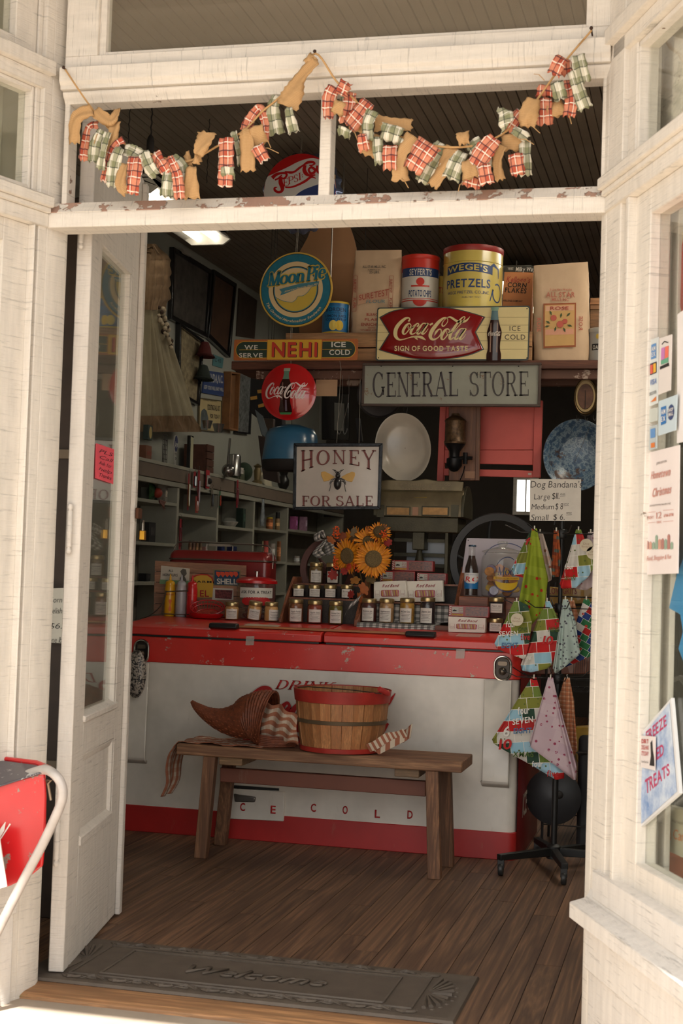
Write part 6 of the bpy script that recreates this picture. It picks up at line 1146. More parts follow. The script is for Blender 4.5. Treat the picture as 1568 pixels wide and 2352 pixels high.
f = cyl(t, r, math.atan2(CAM.y-2.85, CAM.x-t.o.x)); pcyl(t, f, -.95, .95, H*.60, H*.88, K((196, 190, 180)), 'label'); tcyl(t, f, 'ASK FOR A TREAT', -.85, .85, H*.72, H*.80, INK, font='bold'); pcyl(t, f, -.8, .8, H*.40, H*.62, K((176, 30, 30)), 'label_red', shape=lambda v: .7+.3*math.sin(v*3.1))
random.seed(5)
for i in range(16): a = random.uniform(0, 6.28); t.b(MB().ball((random.uniform(.2, .7)*r*math.cos(a), random.uniform(.2, .7)*r*math.sin(a), .02+.05*(i/16)), .018, 8, 6, .6), 'sweet', mat(random.choice([(110, 60, 50), (150, 110, 90), (90, 40, 36)]), .4))
# ---- flowers ----
PET = [mat((214, 134, 16), .6, var=.25, scale=30), mat((206, 120, 14), .6, var=.25, scale=30)]; SEED = mat((110, 92, 58), .9, var=.6, scale=260, bmp=1, bscale=300); LF = [mat((156, 84, 34), .7, var=.25, scale=18), mat((150, 100, 40), .7, var=.25, scale=18), mat((140, 34, 24), .7, var=.25, scale=18), mat((90, 70, 30), .7)]
fw = T('sunflower_bunch', 'bunch of artificial sunflowers, autumn leaves and orange berries among the jars', 'flowers', (at(835, 1425, 2.80).x, 2.825, zb2+T2+.0003), P=2.80)
def petal(L_, wd, curl, tw=0):
    pts = [(0, .3), (.25, .85), (.5, 1), (.75, .75), (.92, .35), (1, .03)]; return [(a*L_, s_*b*wd/2, curl*(a*a)-(.003 if s_ == 0 else 0)) for a, b in pts for s_ in (-1, 0, 1)]
PF = [(j*3+i, j*3+i+1, j*3+4+i, j*3+3+i) for j in range(5) for i in range(2)]
def sunflower(px, py, dn, rc, rp, tilt, pan, n=22, seed=SEED):
    c = fw.l(px, py, dn); M_ = Matrix.Translation(c) @ Matrix.Rotation(R_(pan), 4, 'Z') @ Matrix.Rotation(R_(90+tilt), 4, 'X'); s1 = 1/500
    fl_ = MB().lathe([(0, .008), (rc*s1*.35, .007), (rc*s1*.8, .009), (rc*s1, .003), (rc*s1*.9, -.008), (0, -.012)], 20).build('flower_head', seed, fw.e, tf=M_)
    for ly in range(2):
        for k in range(n):
            a = 2*math.pi*(k+.5*ly)/n+random.uniform(-.06, .06); P_ = petal((rp-rc*.8)*s1*random.uniform(.85, 1.1), .013*rp/42, random.uniform(-.004, .012)+.004*ly); Q = Matrix.Rotation(a, 4, 'Z') @ Matrix.Translation((rc*s1*.8, 0, -.002-.004*ly)) @ Matrix.Rotation(random.uniform(-.3, .3), 4, 'X')
            MB().add([tuple(Q @ Vector(v)) for v in P_], PF).build('petal', PET[ly], fl_, smooth=180)
    fw.b(MB().tube(spl([tuple(c+Vector((0, .01, 0))), tuple(c+Vector((.0, .03, -.05))), (.0, .0, .02)], 6), .003, 5), 'stem', LF[3])
sunflower(857, 1284, -.06, 20, 44, -6, 8, 24); sunflower(797, 1277, -.03, 19, 42, 4, -24); sunflower(846, 1244, 0, 14, 36, -20, 20, 16); sunflower(812, 1243, .01, 14, 38, -25, -10, 16, mat((90, 66, 40), .9)); sunflower(872, 1222, .0, 16, 28, -30, 20, 14, mat((84, 64, 34), .9, var=.6, scale=200))
def leaf(px, py, dn, size, rot, kind, m, tip=0):
    c = fw.l(px, py, dn); pts = []; n = 36
    for i in range(n):
        a = 2*math.pi*i/n; lob = .62+.38*abs(math.cos(a*(3.5 if kind else 2.5)))**.7; rx = (1.0 if not kind else .9); pts.append((math.cos(a)*lob*rx*size, math.sin(a)*lob*size*(.62 if not kind else .85)))
    R2 = Matrix.Translation(c) @ Matrix.Rotation(random.uniform(-.4, .4), 4, 'Z') @ Matrix.Rotation(R_(90)+random.uniform(-.3, .3), 4, 'X') @ Matrix.Rotation(rot, 4, 'Z')
    mb = MB(); mb.add([(0, 0, .003)]+[(x, y, -.003*abs(y)/size) for x, y in pts], [(0, 1+i, 1+(i+1) % n) for i in range(n)]); fw.b(mb, 'leaf', m, tf=R2, smooth=180)
random.seed(21)
for px, py, dn, s_, a, k, m_ in ((815, 1333, -.07, .030, .2, 0, LF[1]), (835, 1352, -.07, .034, -1.0, 0, LF[0]), (826, 1372, -.06, .026, -1.4, 0, LF[0]), (764, 1320, -.01, .030, -.9, 1, LF[2]), (790, 1312, -.05, .022, 0, 1, LF[2]), (800, 1302, -.06, .020, .8, 1, mat((170, 50, 28), .7)), (850, 1330, -.03, .030, 2.6, 0, LF[3]), (760, 1240, 0, .026, 2.5, 0, LF[0]), (785, 1232, .0, .028, .8, 1, mat((120, 60, 34), .7)), (860, 1236, .01, .03, 1.4, 1, LF[2]), (890, 1245, .01, .026, -.5, 1, LF[2]), (805, 1365, -.02, .024, -1.8, 1, LF[2]), (880, 1215, .02, .026, 1.2, 1, mat((110, 70, 40), .7)), (812, 1222, .0, .026, 1.2, 0, mat((96, 78, 52), .7)), (845, 1222, .02, .03, 1.8, 0, LF[0])): leaf(px, py, dn, s_, a, k, m_)
BER = mat((206, 78, 16), .3, var=.1, coat=.3)
for px, py, n, w_, h_ in ((772, 1224, 34, 9, 15), (770, 1290, 26, 6, 14), (774, 1302, 12, 5, 6), (815, 1300, 14, 7, 8), (821, 1308, 12, 6, 6), (880, 1226, 26, 9, 10)):
    c = fw.l(px, py, -.05 if py > 1250 else -.01); mb = MB()
    for i in range(n): a = random.uniform(0, 6.28); q = random.uniform(0, 1)**.5; mb.ball((c.x+w_*q*math.cos(a)/500, c.y+random.uniform(-.012, .004), c.z+h_*q*math.sin(a)/500), .0042, 7, 5)
    o = fw.b(mb, 'berry_cluster', BER, smooth=180); o['kind'] = 'stuff'
bw_ = T('checked_bow', 'black and white checked ribbon bow tied on the brown wheel beside the sunflowers', 'bow', tuple(at(745, 1240, 2.95)), P=2.95)
def loop(pts, nm='ribbon'):
    mb = MB(); S = spl([(fw_.x, fw_.y, fw_.z, w_) for (px, py, w_, dn) in pts for fw_ in (bw_.l(px, py, dn),)], 6); n = len(S)-1
    bw_.b(mb.grid(lambda u, v: (S[int(round(v*n))][0]+(u-.5)*S[int(round(v*n))][3]/490*.9, S[int(round(v*n))][1]+.004*math.sin(u*6), S[int(round(v*n))][2]+(u-.5)*S[int(round(v*n))][3]/490*.5), 6, n, .06, .16), nm, GH, smooth=180, solid=.0008)
loop([(746, 1236, 6, 0), (736, 1222, 16, -.02), (728, 1226, 18, -.03), (730, 1240, 14, -.02), (744, 1240, 6, 0)]); loop([(746, 1240, 8, 0), (736, 1254, 26, -.02), (728, 1268, 24, -.02), (740, 1278, 20, -.01)]); loop([(748, 1240, 8, 0), (756, 1256, 24, -.02), (760, 1272, 20, -.03)]); loop([(748, 1238, 6, 0), (758, 1232, 10, 0), (768, 1222, 12, 0)])
b2 = T('checked_ribbon', 'black and white checked ribbon tail between the two jar stands', 'ribbon', tuple(at(808, 1390, 2.70)), P=2.70)
S = [b2.l(*k) for k in ((828, 1370), (816, 1382), (800, 1395), (792, 1412))]; b2.b(MB().grid(lambda u, v: tuple(S[min(int(v*3), 2)].lerp(S[min(int(v*3), 2)+1], v*3-min(int(v*3), 2))+Vector((.012*(u-.5), .004*math.sin(v*9), .03*(u-.5)))), 4, 15, .04, .13), 'ribbon', GH, smooth=180)
# ---- brown wheel, black wheel, computing scale ----
IRB = mat((82, 46, 38), .55, .2, var=.25, bmp=.3); IRK = mat((40, 40, 40), .45, .3, var=.2, bmp=.2)
def wheel(name, label, cx, cy, R, Y, m, rw, spokes, sy_=1.0):
    t = PT(name, label, 'wheel', cx, cy, Y); s1 = 1/pxm(cx, cy, Y); r0 = R*s1; zb = zc(Y)+.0005-t.o.z
    t.b(MB().lathe([(r0-rw, -.012), (r0-.004, -.016), (r0, -.010), (r0, .012), (r0-rw, .012), (r0-rw, -.012)], 64, axis='y', sx=sy_), 'rim', m)
    for k in range(spokes):
        a = 2*math.pi*k/spokes+.5; t.b(MB().tube(spl([(.02*math.cos(a), 0, .02*math.sin(a)), (r0*.5*math.cos(a+.22)*sy_, 0, r0*.5*math.sin(a+.22)), ((r0-rw*.7)*math.cos(a)*sy_, 0, (r0-rw*.7)*math.sin(a))], 5), .0075, 8), 'spoke', m)
    t.b(MB().lathe([(0, -.02), (.022, -.018), (.026, .0), (.022, .03), (0, .03)], 18, axis='y'), 'hub', m); t.b(MB().box((-.035, .013, zb), (.035, .10, -.02)).box((-.06, .013, zb), (.06, .12, zb+.03)), 'mill_body', m, bev=.006)
    return t
wheel('mill_wheel', 'dark brown cast wheel behind the top row of preserve jars', 752, 1308, 72, 3.03, IRB, .034, 4, .9); wheel('grinder_wheel', 'large black cast flywheel behind the pale lilac board', 1143, 1290, 112, 3.06, IRK, .036, 5)
SC_ = mat((104, 92, 68), .4, .5, var=.3, scale=14, bmp=.3, bscale=60); SCD = mat((72, 68, 52), .5, .4, var=.3, bmp=.5, bscale=120); BRS = mat((140, 104, 60), .4, .5, var=.3, scale=30)
t = PT('computing_scale', 'antique bronze computing scale with curved housing, behind the candy boxes', 'scale', 968, 1225, 3.02, z=zc(3)+.0006); X = t.xz
x0, x1 = t.l(862, 1200).x, t.l(1062, 1200).x; zt_, zm, zb_ = t.l(960, 1120).z, t.l(960, 1185).z, t.l(960, 1222).z
pr = [(.0, zm), (-.012, zm+.02), (-.012, zm+.05), (.01, zt_-.02), (.05, zt_), (.13, zt_+.01), (.21, zt_-.02), (.24, zm)]
sk = lambda mb, nm, m, **k: t.b(mb, nm, m, **k)
sk(MB().prof_x([(-.014, zm-.004)]+pr[1:]+[(.24, zm-.004)], x0, x1), 'housing', SC_, bev=.004)
sk(MB().prof_x([(.0, zb_), (-.004, zm-.005), (.24, zm-.005), (.2, zb_)], x0+.02, x1-.02), 'lower_housing', SCD, bev=.004)
for xx in (x0-.006, x1-.006): sk(MB().add([(xx+dx, .115+.14*math.cos(R_(a)), zm+.02+(zt_-zm+.0)*.98*math.sin(R_(a))) for dx in (0, .014) for a in range(-10, 191, 10)], [tuple(range(21)), tuple(range(41, 20, -1))]+[(i, 21+i, 21+(i+1) % 21, (i+1) % 21) for i in range(21)]), 'end_disc', SCD, bev=.002)
a, b = X(875, 1127), X(1060, 1106); sk(MB().prism([(a[0]-.01, a[1]), (b[0], a[1]), (b[0]+.004, b[1]), (b[0]-.03, b[1]+.004), (X(975, 1103)[0]+.06, b[1]+.003), (X(975, 1103)[0], b[1]+.012), (X(975, 1103)[0]-.06, b[1]+.003), (a[0]+.02, b[1]+.004), (a[0]-.008, b[1])], .03, .045), 'crest', SC_, bev=.003)
mb = MB(); tquad(mb, 'THE COMPUTING SCALE CO.', t, ((906, 1110), (1034, 1109), (1034, 1115), (906, 1116)), .027, y=0); tquad(mb, 'DAYTON, OHIO, U.S.A.', t, ((920, 1119), (1020, 1118), (1020, 1124), (920, 1125)), .027); sk(mb, 'lettering', mat((130, 112, 86), .5))
for xa_, xb2 in ((887, 944), (969, 1032)):
    a, b = X(xa_, 1185), X(xb2, 1164); sk(MB().box((a[0], -.018, a[1]), (b[0], -.0125, b[1])), 'chart_frame', SCD, bev=.002); sk(MB().box((a[0]+.006, -.0195, a[1]+.006), (b[0]-.006, -.018, b[1]-.006)), 'price_chart', BRS)
a, b = X(948, 1184), X(962, 1165); sk(MB().box((a[0], -.019, a[1]), (b[0], -.0125, b[1])), 'small_window', K((150, 110, 84)))
for xa_ in (866, 1036): a, b = X(xa_, 1188), X(xa_+18, 1160); sk(MB().box((a[0], -.0155, a[1]), (b[0], -.0125, b[1])), 'ornament_panel', SCD)
a, b = X(950, 1142), X(980, 1131); sk(MB().add([(a[0], .0, a[1]-.002), (b[0], .0, a[1]+.0), (b[0], .026, b[1]), (a[0], .026, b[1]-.002)], [(0, 1, 2, 3)]), 'yellow_sticker', K((190, 150, 20)))
a, b = X(944, 1262), X(973, 1222); sk(MB().box((a[0], .02, a[1]), (b[0], .12, b[1])), 'bracket', SCD, bev=.003); sk(MB().lathe([(.03, t.l(958, 1300).z), (.016, t.l(958, 1275).z), (.012, a[1])], 16, (t.l(958, 1262).x, .06, 0)), 'column', SCD)
for px in (890, 1024): a = X(px, 1222); sk(MB().box((a[0]-.008, .02, .0), (a[0]+.008, .14, a[1])), 'post', SCD, bev=.002)
for y0 in (1238, 1272, 1296): a, b = X(890, y0+4), X(1024, y0); sk(MB().box((a[0]+.009, .10, a[1]), (b[0]-.009, .12, b[1])), 'rail', SCD)
PNL = K((150, 156, 162), .4)
for y0, y1 in ((1244, 1268), (1276, 1293)): a, b = X(920, y1), X(1018, y0); sk(MB().box((a[0], .14, a[1]), (b[0], .145, b[1])), 'white_panel', PNL)
sk(MB().box((X(890, 1300)[0]-.02, .0, 0), (X(1024, 1300)[0]+.02, .14, .02)), 'base', SCD, bev=.003)
# ================= HUNG UNDER THE SHELF, LEFT WALL, BACKGROUND =================
def WQ(name, label, cat, q, X_, fr, inner, th=.02, fw=.012, border=None, grp=None):
    """framed flat thing on the left wall plane x=X_ (q: TL,TR,BR,BL photo corners)"""
    P = (X_, 0, R_(90)); cx = sum(p[0] for p in q)/4; by = max(q[2][1], q[3][1]); t = PT(name, label, cat, cx, by, P, grp); c = [t.xz(*p) for p in q[::-1]]  # BL BR TR TL
    mx = sum(p[0] for p in c)/4; mz = sum(p[1] for p in c)/4; sh_ = lambda p, d: (p[0]+(d if p[0] < mx else -d), p[1]+(d if p[1] < mz else -d)); n = [sh_(p, fw) for p in c]
    if fr:
        for i in range(4): j = (i+1) % 4; t.b(MB().prism([c[i], c[j], n[j], n[i]], -th, 0), 'frame_rail', fr, bev=.002)
    t.b(MB().prism(n if fr else c, -th*.45, 0), 'picture' if fr else 'panel', inner); t.c = c; t.y = -th*.45-.001; return t
def wt(t, s_, q, m, **k): mb = MB(); tquad(mb, s_, t, q, 0, y=0, **k) if False else text(mb, s_, (lambda P: (lambda u, v: (lambda r: (r.x, t.y, r.z))(P[3].lerp(P[2], u).lerp(P[0].lerp(P[1], u), v))))([t.l(*p) for p in q]), **k); t.b(mb, 'lettering', m)
PHO = lambda c, s=14, v=.8: mat(c, .35, var=v, scale=s, coat=.3)
BKF = mat((26, 24, 24), .25, coat=.4); XW = -1.498
WQ('framed_photo', 'big dark framed photograph of a crowd, high on the left wall beside the dress', 'picture', ((389, 567), (478, 621), (468, 776), (384, 733)), XW, BKF, PHO((84, 78, 72)), .03, .03)
WQ('framed_photo', 'tall dark framed brown picture, right of the crowd photograph', 'picture', ((483, 619), (535, 652), (520, 822), (470, 775)), XW, BKF, PHO((84, 62, 48), 8, .5), .03, .03)
t = WQ('framed_print', 'dark framed sepia line print of figures below the crowd photograph', 'picture', ((403, 742), (458, 782), (448, 932), (400, 905)), XW, BKF, PHO((156, 142, 112), 26, .7), .035, .02)
WQ('wall_panel', 'dark brown wall panel right of the two tall frames', 'panel', ((547, 662), (588, 690), (582, 778), (541, 772)), XW, None, mat((66, 52, 42), .6, var=.4, scale=10), .02)  # plain dark wood panel, nothing printed on it
t = WQ('town_sign', 'blue town sign with white letters, partly hidden by a dark hat', 'sign', ((468, 850), (511, 857), (513, 911), (462, 902)), XW, None, K((40, 62, 110)), .02)
wt(t, 'SALUDA,N.C.', ((471, 856), (509, 862), (509, 880), (468, 876)), K((190, 188, 180)), font='bold', gap=.06); wt(t, 'KEEP YOUR WELL BABY WELL', ((466, 884), (510, 891), (510, 899), (465, 893)), K((190, 188, 180)), font='bold')
t = WQ('license_plate', 'small teal licence plate above the blue town sign', 'plate', ((489, 814), (512, 823), (509, 846), (487, 839)), XW, None, K((76, 120, 124)), .012); wt(t, 'C 43', ((491, 820), (506, 825), (505, 834), (491, 830)), K((40, 60, 70)), font='bold')
t = WQ('scouting_poster', 'yellowed poster with figures below the blue town sign', 'poster', ((454, 913), (506, 920), (504, 994), (453, 988)), XW, mat((96, 84, 60), .6), K((178, 160, 116)), .015, .006); wt(t, 'SCOUTING IS ALL-OUT', ((474, 928), (503, 932), (503, 944), (474, 941)), INK, font='bold'); wt(t, 'FOR TODAY', ((480, 950), (502, 953), (502, 962), (480, 960)), INK, font='bold'); wt(t, 'NATIONALLY LINCOLN DAYS', ((464, 916), (496, 921), (496, 924), (464, 920)), INK)
c = [t.xz(*p) for p in ((458, 986), (474, 988), (476, 960), (472, 944), (466, 938), (460, 944), (458, 960))]; t.b(MB().add([(x, t.y, z) for x, z in c], [tuple(range(7))]), 'figure_print', PHO((96, 104, 106)))
WQ('trough_case', 'upright tan wooden trough case right of the posters', 'case', ((513, 853), (534, 857), (529, 990), (508, 985)), XW, mat((140, 96, 58), .6, var=.3), mat((120, 82, 50), .6, var=.4, scale=12), .06, .012)
WQ('photo_collage', 'tall dark frame with black and white photographs, left of the red button sign', 'picture', ((541, 850), (574, 851), (567, 998), (535, 994)), XW, BKF, PHO((120, 122, 120), 40, .95), .03, .012)
WQ('wall_box', 'small white plastic box fixed above the crowd photograph', 'box', ((414, 571), (428, 573), (434, 590), (418, 582)), -1.46, None, K((150, 146, 138)), .04)
def blob(name, label, cat, px, py, X_, rx, rz, m, ry=None, prof=None):
    P = (X_, 0, R_(90)); t = PT(name, label, cat, px, py, P); s1 = 1/pxm(px, py, P); return t, s1
for l_, px, py, c in (('dark red cap hanging right of the sepia print', 470, 815, (86, 32, 28)), ('dark green felt hat hanging in front of the blue town sign', 467, 868, (40, 48, 42))):
    t, s1 = blob('hat', l_, 'hat', px, py, -1.43, 0, 0, None); m_ = mat(c, .9, bmp=.3); H = 26*s1; t.b(MB().lathe([(H*.9, 0), (H*.95, .01), (H*.8, H*.6), (H*.5, H*1.1), (0, H*1.2)], 20, sy=.6), 'crown', m_); t.b(MB().lathe([(H*1.25, -.015), (H*.9, .0), (H*.9, .006), (H*1.25, -.009)], 24, sy=.7, cap=False), 'brim', m_)
# dress
dr = PT('hanging_dress', 'old cream and tan ruffled dress hanging on the left wall beside the door', 'dress', 380, 980, (-1.40, 0, R_(90)))
def outline(y):   # left,right px at a given row
    R_x = crv([(560, 350), (574, 366), (586, 382), (596, 388), (602, 394), (606, 386), (628, 390), (632, 384), (654, 388), (658, 382), (684, 386), (690, 378), (705, 372), (740, 372), (780, 384), (850, 408), (920, 432), (975, 448), (992, 450)]); L_x = crv([(560, 335), (700, 330), (992, 326)]); return L_x(y), R_x(y)
def fdr(y0, y1, amp, fq, dn=0):
    def f(u, v):
        y = y0+(y1-y0)*v; l, r = outline(y); fold = amp*(math.sin(u*fq+v*2)+.5*math.sin(u*fq*2.3+1)); q = dr.l(l+(r-l)*u, y, dn-.04*math.sin(u*3.14)); return (q.x, q.y+fold, q.z)
    return f
DT, DC = mat((122, 98, 72), .85, var=.25, scale=14, bmp=.4, bscale=60), mat((150, 140, 114), .85, var=.15, scale=10, bmp=.3, bscale=50)
dr.b(MB().grid(fdr(560, 712, .022, 60), 50, 24), 'bodice', DT, smooth=180); dr.b(MB().grid(fdr(704, 968, .02, 30, .01), 60, 30), 'skirt', DC, smooth=180)
dr.b(MB().grid(fdr(955, 992, .03, 60, -.02), 80, 8), 'lace_hem', DT, smooth=180)
fl2 = PT('dried_flowers', 'bunch of pale dried cotton flowers against the hanging dress', 'flowers', 385, 800, (-1.34, 0, R_(90))); random.seed(9); WF, DF = mat((170, 156, 132), .9), mat((60, 44, 34), .9)
for i in range(26):
    tt = i/25; px, py = 366+tt*26+random.uniform(-11, 11)*(1-tt*.6), 706+tt*92; c = fl2.l(px, py, random.uniform(-.02, .02)); fl2.b(MB().ball(c, random.uniform(.010, .020), 8, 6), 'blossom' if i % 3 else 'twig', WF if i % 3 else DF)
# left shelf unit
SHM = mat((150, 148, 134), .6, var=.12, scale=6); PS = (-1.25, 0, R_(90)); zsh = lambda px, py: at(px, py, PS).z; ysh = lambda px, py: at(px, py, PS).y
su = T('wall_shelving', 'long painted open shelving unit along the left wall with goods in its bays', 'shelving', (-1.25, 2.0, 0), 0); Y1 = 6.75
ZS = [1.80, 1.70, 1.535, 1.29, 1.07, .86, .45]
def sb(y0, y1, z0, z1, nm='shelf_board', x0=-.248, x1=0, m=SHM): su.b(MB().box((x0, y0, z0), (x1, y1, z1)), nm, m, bev=.002)
sb(0, Y1, 1.785, 1.805, 'top_board'); sb(0, Y1, 1.705, 1.784, 'fascia', -.02, -.004, mat((112, 98, 84), .7)); sb(0, Y1, 1.672, 1.70, 'cornice', -.03, .0)
sb(0, Y1, .0, 1.80, 'back_board', -.249, -.240, mat((128, 122, 108), .7)); DIV = [0]+[ysh(px, 1160)-2.0 for px in (407, 499, 583, 661)]+[Y1-.03]
for y in DIV: sb(y, y+.035, 0, 1.67, 'divider', -.238, -.001)
for i, (a, b) in enumerate(zip(DIV, DIV[1:])):
    for z in ((1.575, 1.33, 1.10, .86, .5), (1.52, 1.265, 1.04, .8, .45), (1.475, 1.21, 1.0, .8, .45), (1.49, 1.255, 1.02, .8, .45), (1.51, 1.25, 1.02, .8, .45))[i]: sb(a+.036, b-.001, z-.02, z, 'shelf_board', -.238, -.002)
def on(px, py, name, label, cat, build, X_=-1.30, z=None, grp=None):
    P = (X_, 0, R_(90)); t = PT(name, label, cat, px, py, P, grp, z=z); s1 = 1/pxm(px, py, P); build(t, s1); return t
def bx(w_, h, d, m, nm='box'): return lambda t, s: t.b(MB().box((-w_*s/2, -.002, 0), (w_*s/2, d, h*s)), nm, m, bev=.002)
def rd(prof, m, nm='body', lid=None):
    def f(t, s):
        t.b(MB().lathe([(a*s, b*s) for a, b in prof], 20), nm, m)
        if lid: t.b(MB().lathe([(lid[0]*s, lid[1]*s), (lid[0]*s, lid[2]*s), (0, lid[2]*s)], 18), 'lid', lid[3])
    return f
TOPZ = 1.8055; SIL = mat((170, 168, 164), .2, .9)
def lettered(t, s_, x0, x1, z0, z1, m, sc, y=-.004, **k): mb = MB(); tbox(mb, s_, (x0*sc, z0*sc), (x1*sc, z1*sc), y, **k); t.b(mb, 'lettering', m)
def f_(t, s): bx(28, 34, .03, K((44, 58, 54)), 'book')(t, s); t.b(MB().add([(9*s*math.cos(a*.4), -.0035, (17+14*math.sin(a*.4))*s) for a in range(16)], [tuple(range(16))]), 'oval_label', K((170, 150, 90)))
on(344, 1008, 'tin_box', 'dark green box with a yellow oval label left on the shelving top', 'box', f_, z=TOPZ+.12)
def f_(t, s): bx(34, 34, .06, mat((118, 74, 52), .6, var=.3))(t, s); lettered(t, "th's", -14, 12, 12, 24, K((150, 50, 40)), s, shear=.3)
on(341, 1046, 'sign_box', 'brown wooden box with red script lettering at the left of the shelving top', 'box', f_, z=TOPZ)
def f_(t, s):
    mb = MB()
    for i in range(7): mb.tube([(-14*s, 0, i*11*s), (14*s, 0, i*11*s)], .002, 5)
    for i in range(4): mb.tube([((-14+i*9.3)*s, 0, 0), ((-14+i*9.3)*s, 0, 68*s)], .002, 5)
    t.b(mb, 'wire_grid', INK)
on(378, 1056, 'wire_rack', 'small black wire grid rack left of the cone-shaped chip sign', 'rack', f_, z=TOPZ)
def f_(t, s):
    t.b(MB().prism([(x*s, z*s) for x, z in ((-3, 0), (4, 0), (12, 50), (13, 70), (4, 72), (-8, 68), (-10, 50))], 0, .006), 'cone', K((170, 168, 160))); t.b(MB().add([((2+11*math.cos(a*.4))*s, -.001, (52+19*math.sin(a*.4))*s) for a in range(16)], [tuple(range(16))]), 'navy_oval', K((30, 40, 84)))
    lettered(t, 'Jays', -7, 11, 46, 58, K((206, 204, 196)), s, -.002, font='bold', shear=.4); lettered(t, 'POTA', -6, 8, 25, 31, INK, s, -.002, font='bold'); lettered(t, 'CHIP', -4, 6, 15, 21, INK, s, -.002, font='bold')
on(402, 1060, 'chip_sign', 'cone-shaped white and navy potato chip sign on the shelving top', 'sign', f_, z=TOPZ)
def f_(t, s): bx(22, 78, .02, BKF, 'frame')(t, s); t.b(MB().add([(x*s, -.0035, z*s) for x, z in ((-9, 3), (10, 3), (8, 74), (-10, 76))], [(0, 1, 2, 3)]), 'certificate', K((176, 172, 140)))
on(438, 1074, 'framed_certificate', 'narrow framed pale certificate standing on the shelving top', 'frame', f_, z=TOPZ)
def f_(t, s):
    m_ = mat((84, 50, 36), .6, var=.3, scale=20)
    for i in range(4): t.b(MB().box((-24*s, 0, i*17*s), (24*s, .01, (i*17+15.5)*s)), 'slat', m_)
    t.b(MB().box((-24*s, .011, 0), (24*s, .16, 66*s)), 'box', m_)
on(482, 1088, 'slatted_crate', 'dark red-brown slatted crate on the shelving top', 'crate', f_, z=TOPZ)
on(474, 1012, 'measuring_cup', 'shiny metal funnel cup on the crate, left of two', 'cup', rd([(0, 0), (8, 0), (13, 18), (12, 18), (7, 2), (0, 2)], SIL), z=TOPZ+.29)
on(500, 1014, 'measuring_cup', 'shiny metal funnel cup on the crate, right of two', 'cup', rd([(0, 0), (8, 0), (14, 20), (13, 20), (7, 2), (0, 2)], SIL), z=TOPZ+.285)
def f_(t, s): rd([(0, 0), (18, 0), (16, 46), (14, 50), (0, 52)], SIL)(t, s); t.b(MB().box((-2*s, -19*s, 6*s), (16*s, -18*s, 20*s)), 'paper_tag', K((190, 186, 178))); lettered(t, 'Pots', 0, 14, 10, 16, INK, s, -19.2*s, font='thin')
on(536, 1084, 'coffee_pot', 'tall metal coffee pot with a white paper tag on the shelving top', 'pot', f_, z=TOPZ+.02)
def f_(t, s): t.b(MB().ball((0, 0, 16*s), 16*s, 16, 10), 'bowl', SIL); t.b(MB().tube([(-6*s, 0, 28*s), (-2*s, 0, 60*s), (2*s, 0, 90*s)], 3*s, 8), 'handle', SIL)
on(524, 1097, 'ladle', 'large round metal ladle hooked over the shelving edge', 'ladle', f_, X_=-1.22, z=TOPZ-.012)
on(560, 1088, 'baseball_cap', 'dark green cap beside the coffee pot', 'cap', lambda t, s: t.b(MB().ball((0, 0, 22*s), 20*s, 14, 10, 1.1), 'cap', mat((44, 60, 44), .9)), z=TOPZ)
on(556, 1106, 'toolbox', 'small green metal box below the coffee pot', 'box', bx(32, 24, .12, K((84, 90, 66)), 'box'), X_=-1.27, z=TOPZ)
def f_(t, s): t.b(MB().grid(lambda u, v: ((-30+60*u)*s, -.03+.10*v+.01*math.sin(u*9), max(0, (30*max(0, min(1, 4*u, 5*(1-u)))**.5+5*math.sin(u*8+v*6))*s*max(0, math.sin(v*3.1415))**.4)), 20, 12), 'cloth', mat((176, 168, 146), .9, bmp=.3), smooth=180)
on(611, 1125, 'draped_cloth', 'crumpled cream cloth over a box on the shelving top', 'cloth', f_, X_=-1.30, z=TOPZ+.001)
on(650, 1126, 'black_vase', 'round black vase at the right end of the shelving top', 'vase', rd([(0, 0), (7, 0), (13, 12), (14, 22), (8, 34), (11, 42), (9, 42), (6, 34), (0, 30)], mat((28, 26, 26), .3)), z=TOPZ)
on(590, 1120, 'lantern', 'small brass and glass lantern on the shelving top', 'lantern', rd([(0, 0), (11, 0), (12, 6), (7, 10), (9, 30), (6, 38), (10, 42), (0, 48)], mat((120, 104, 70), .5, .4)), z=TOPZ)
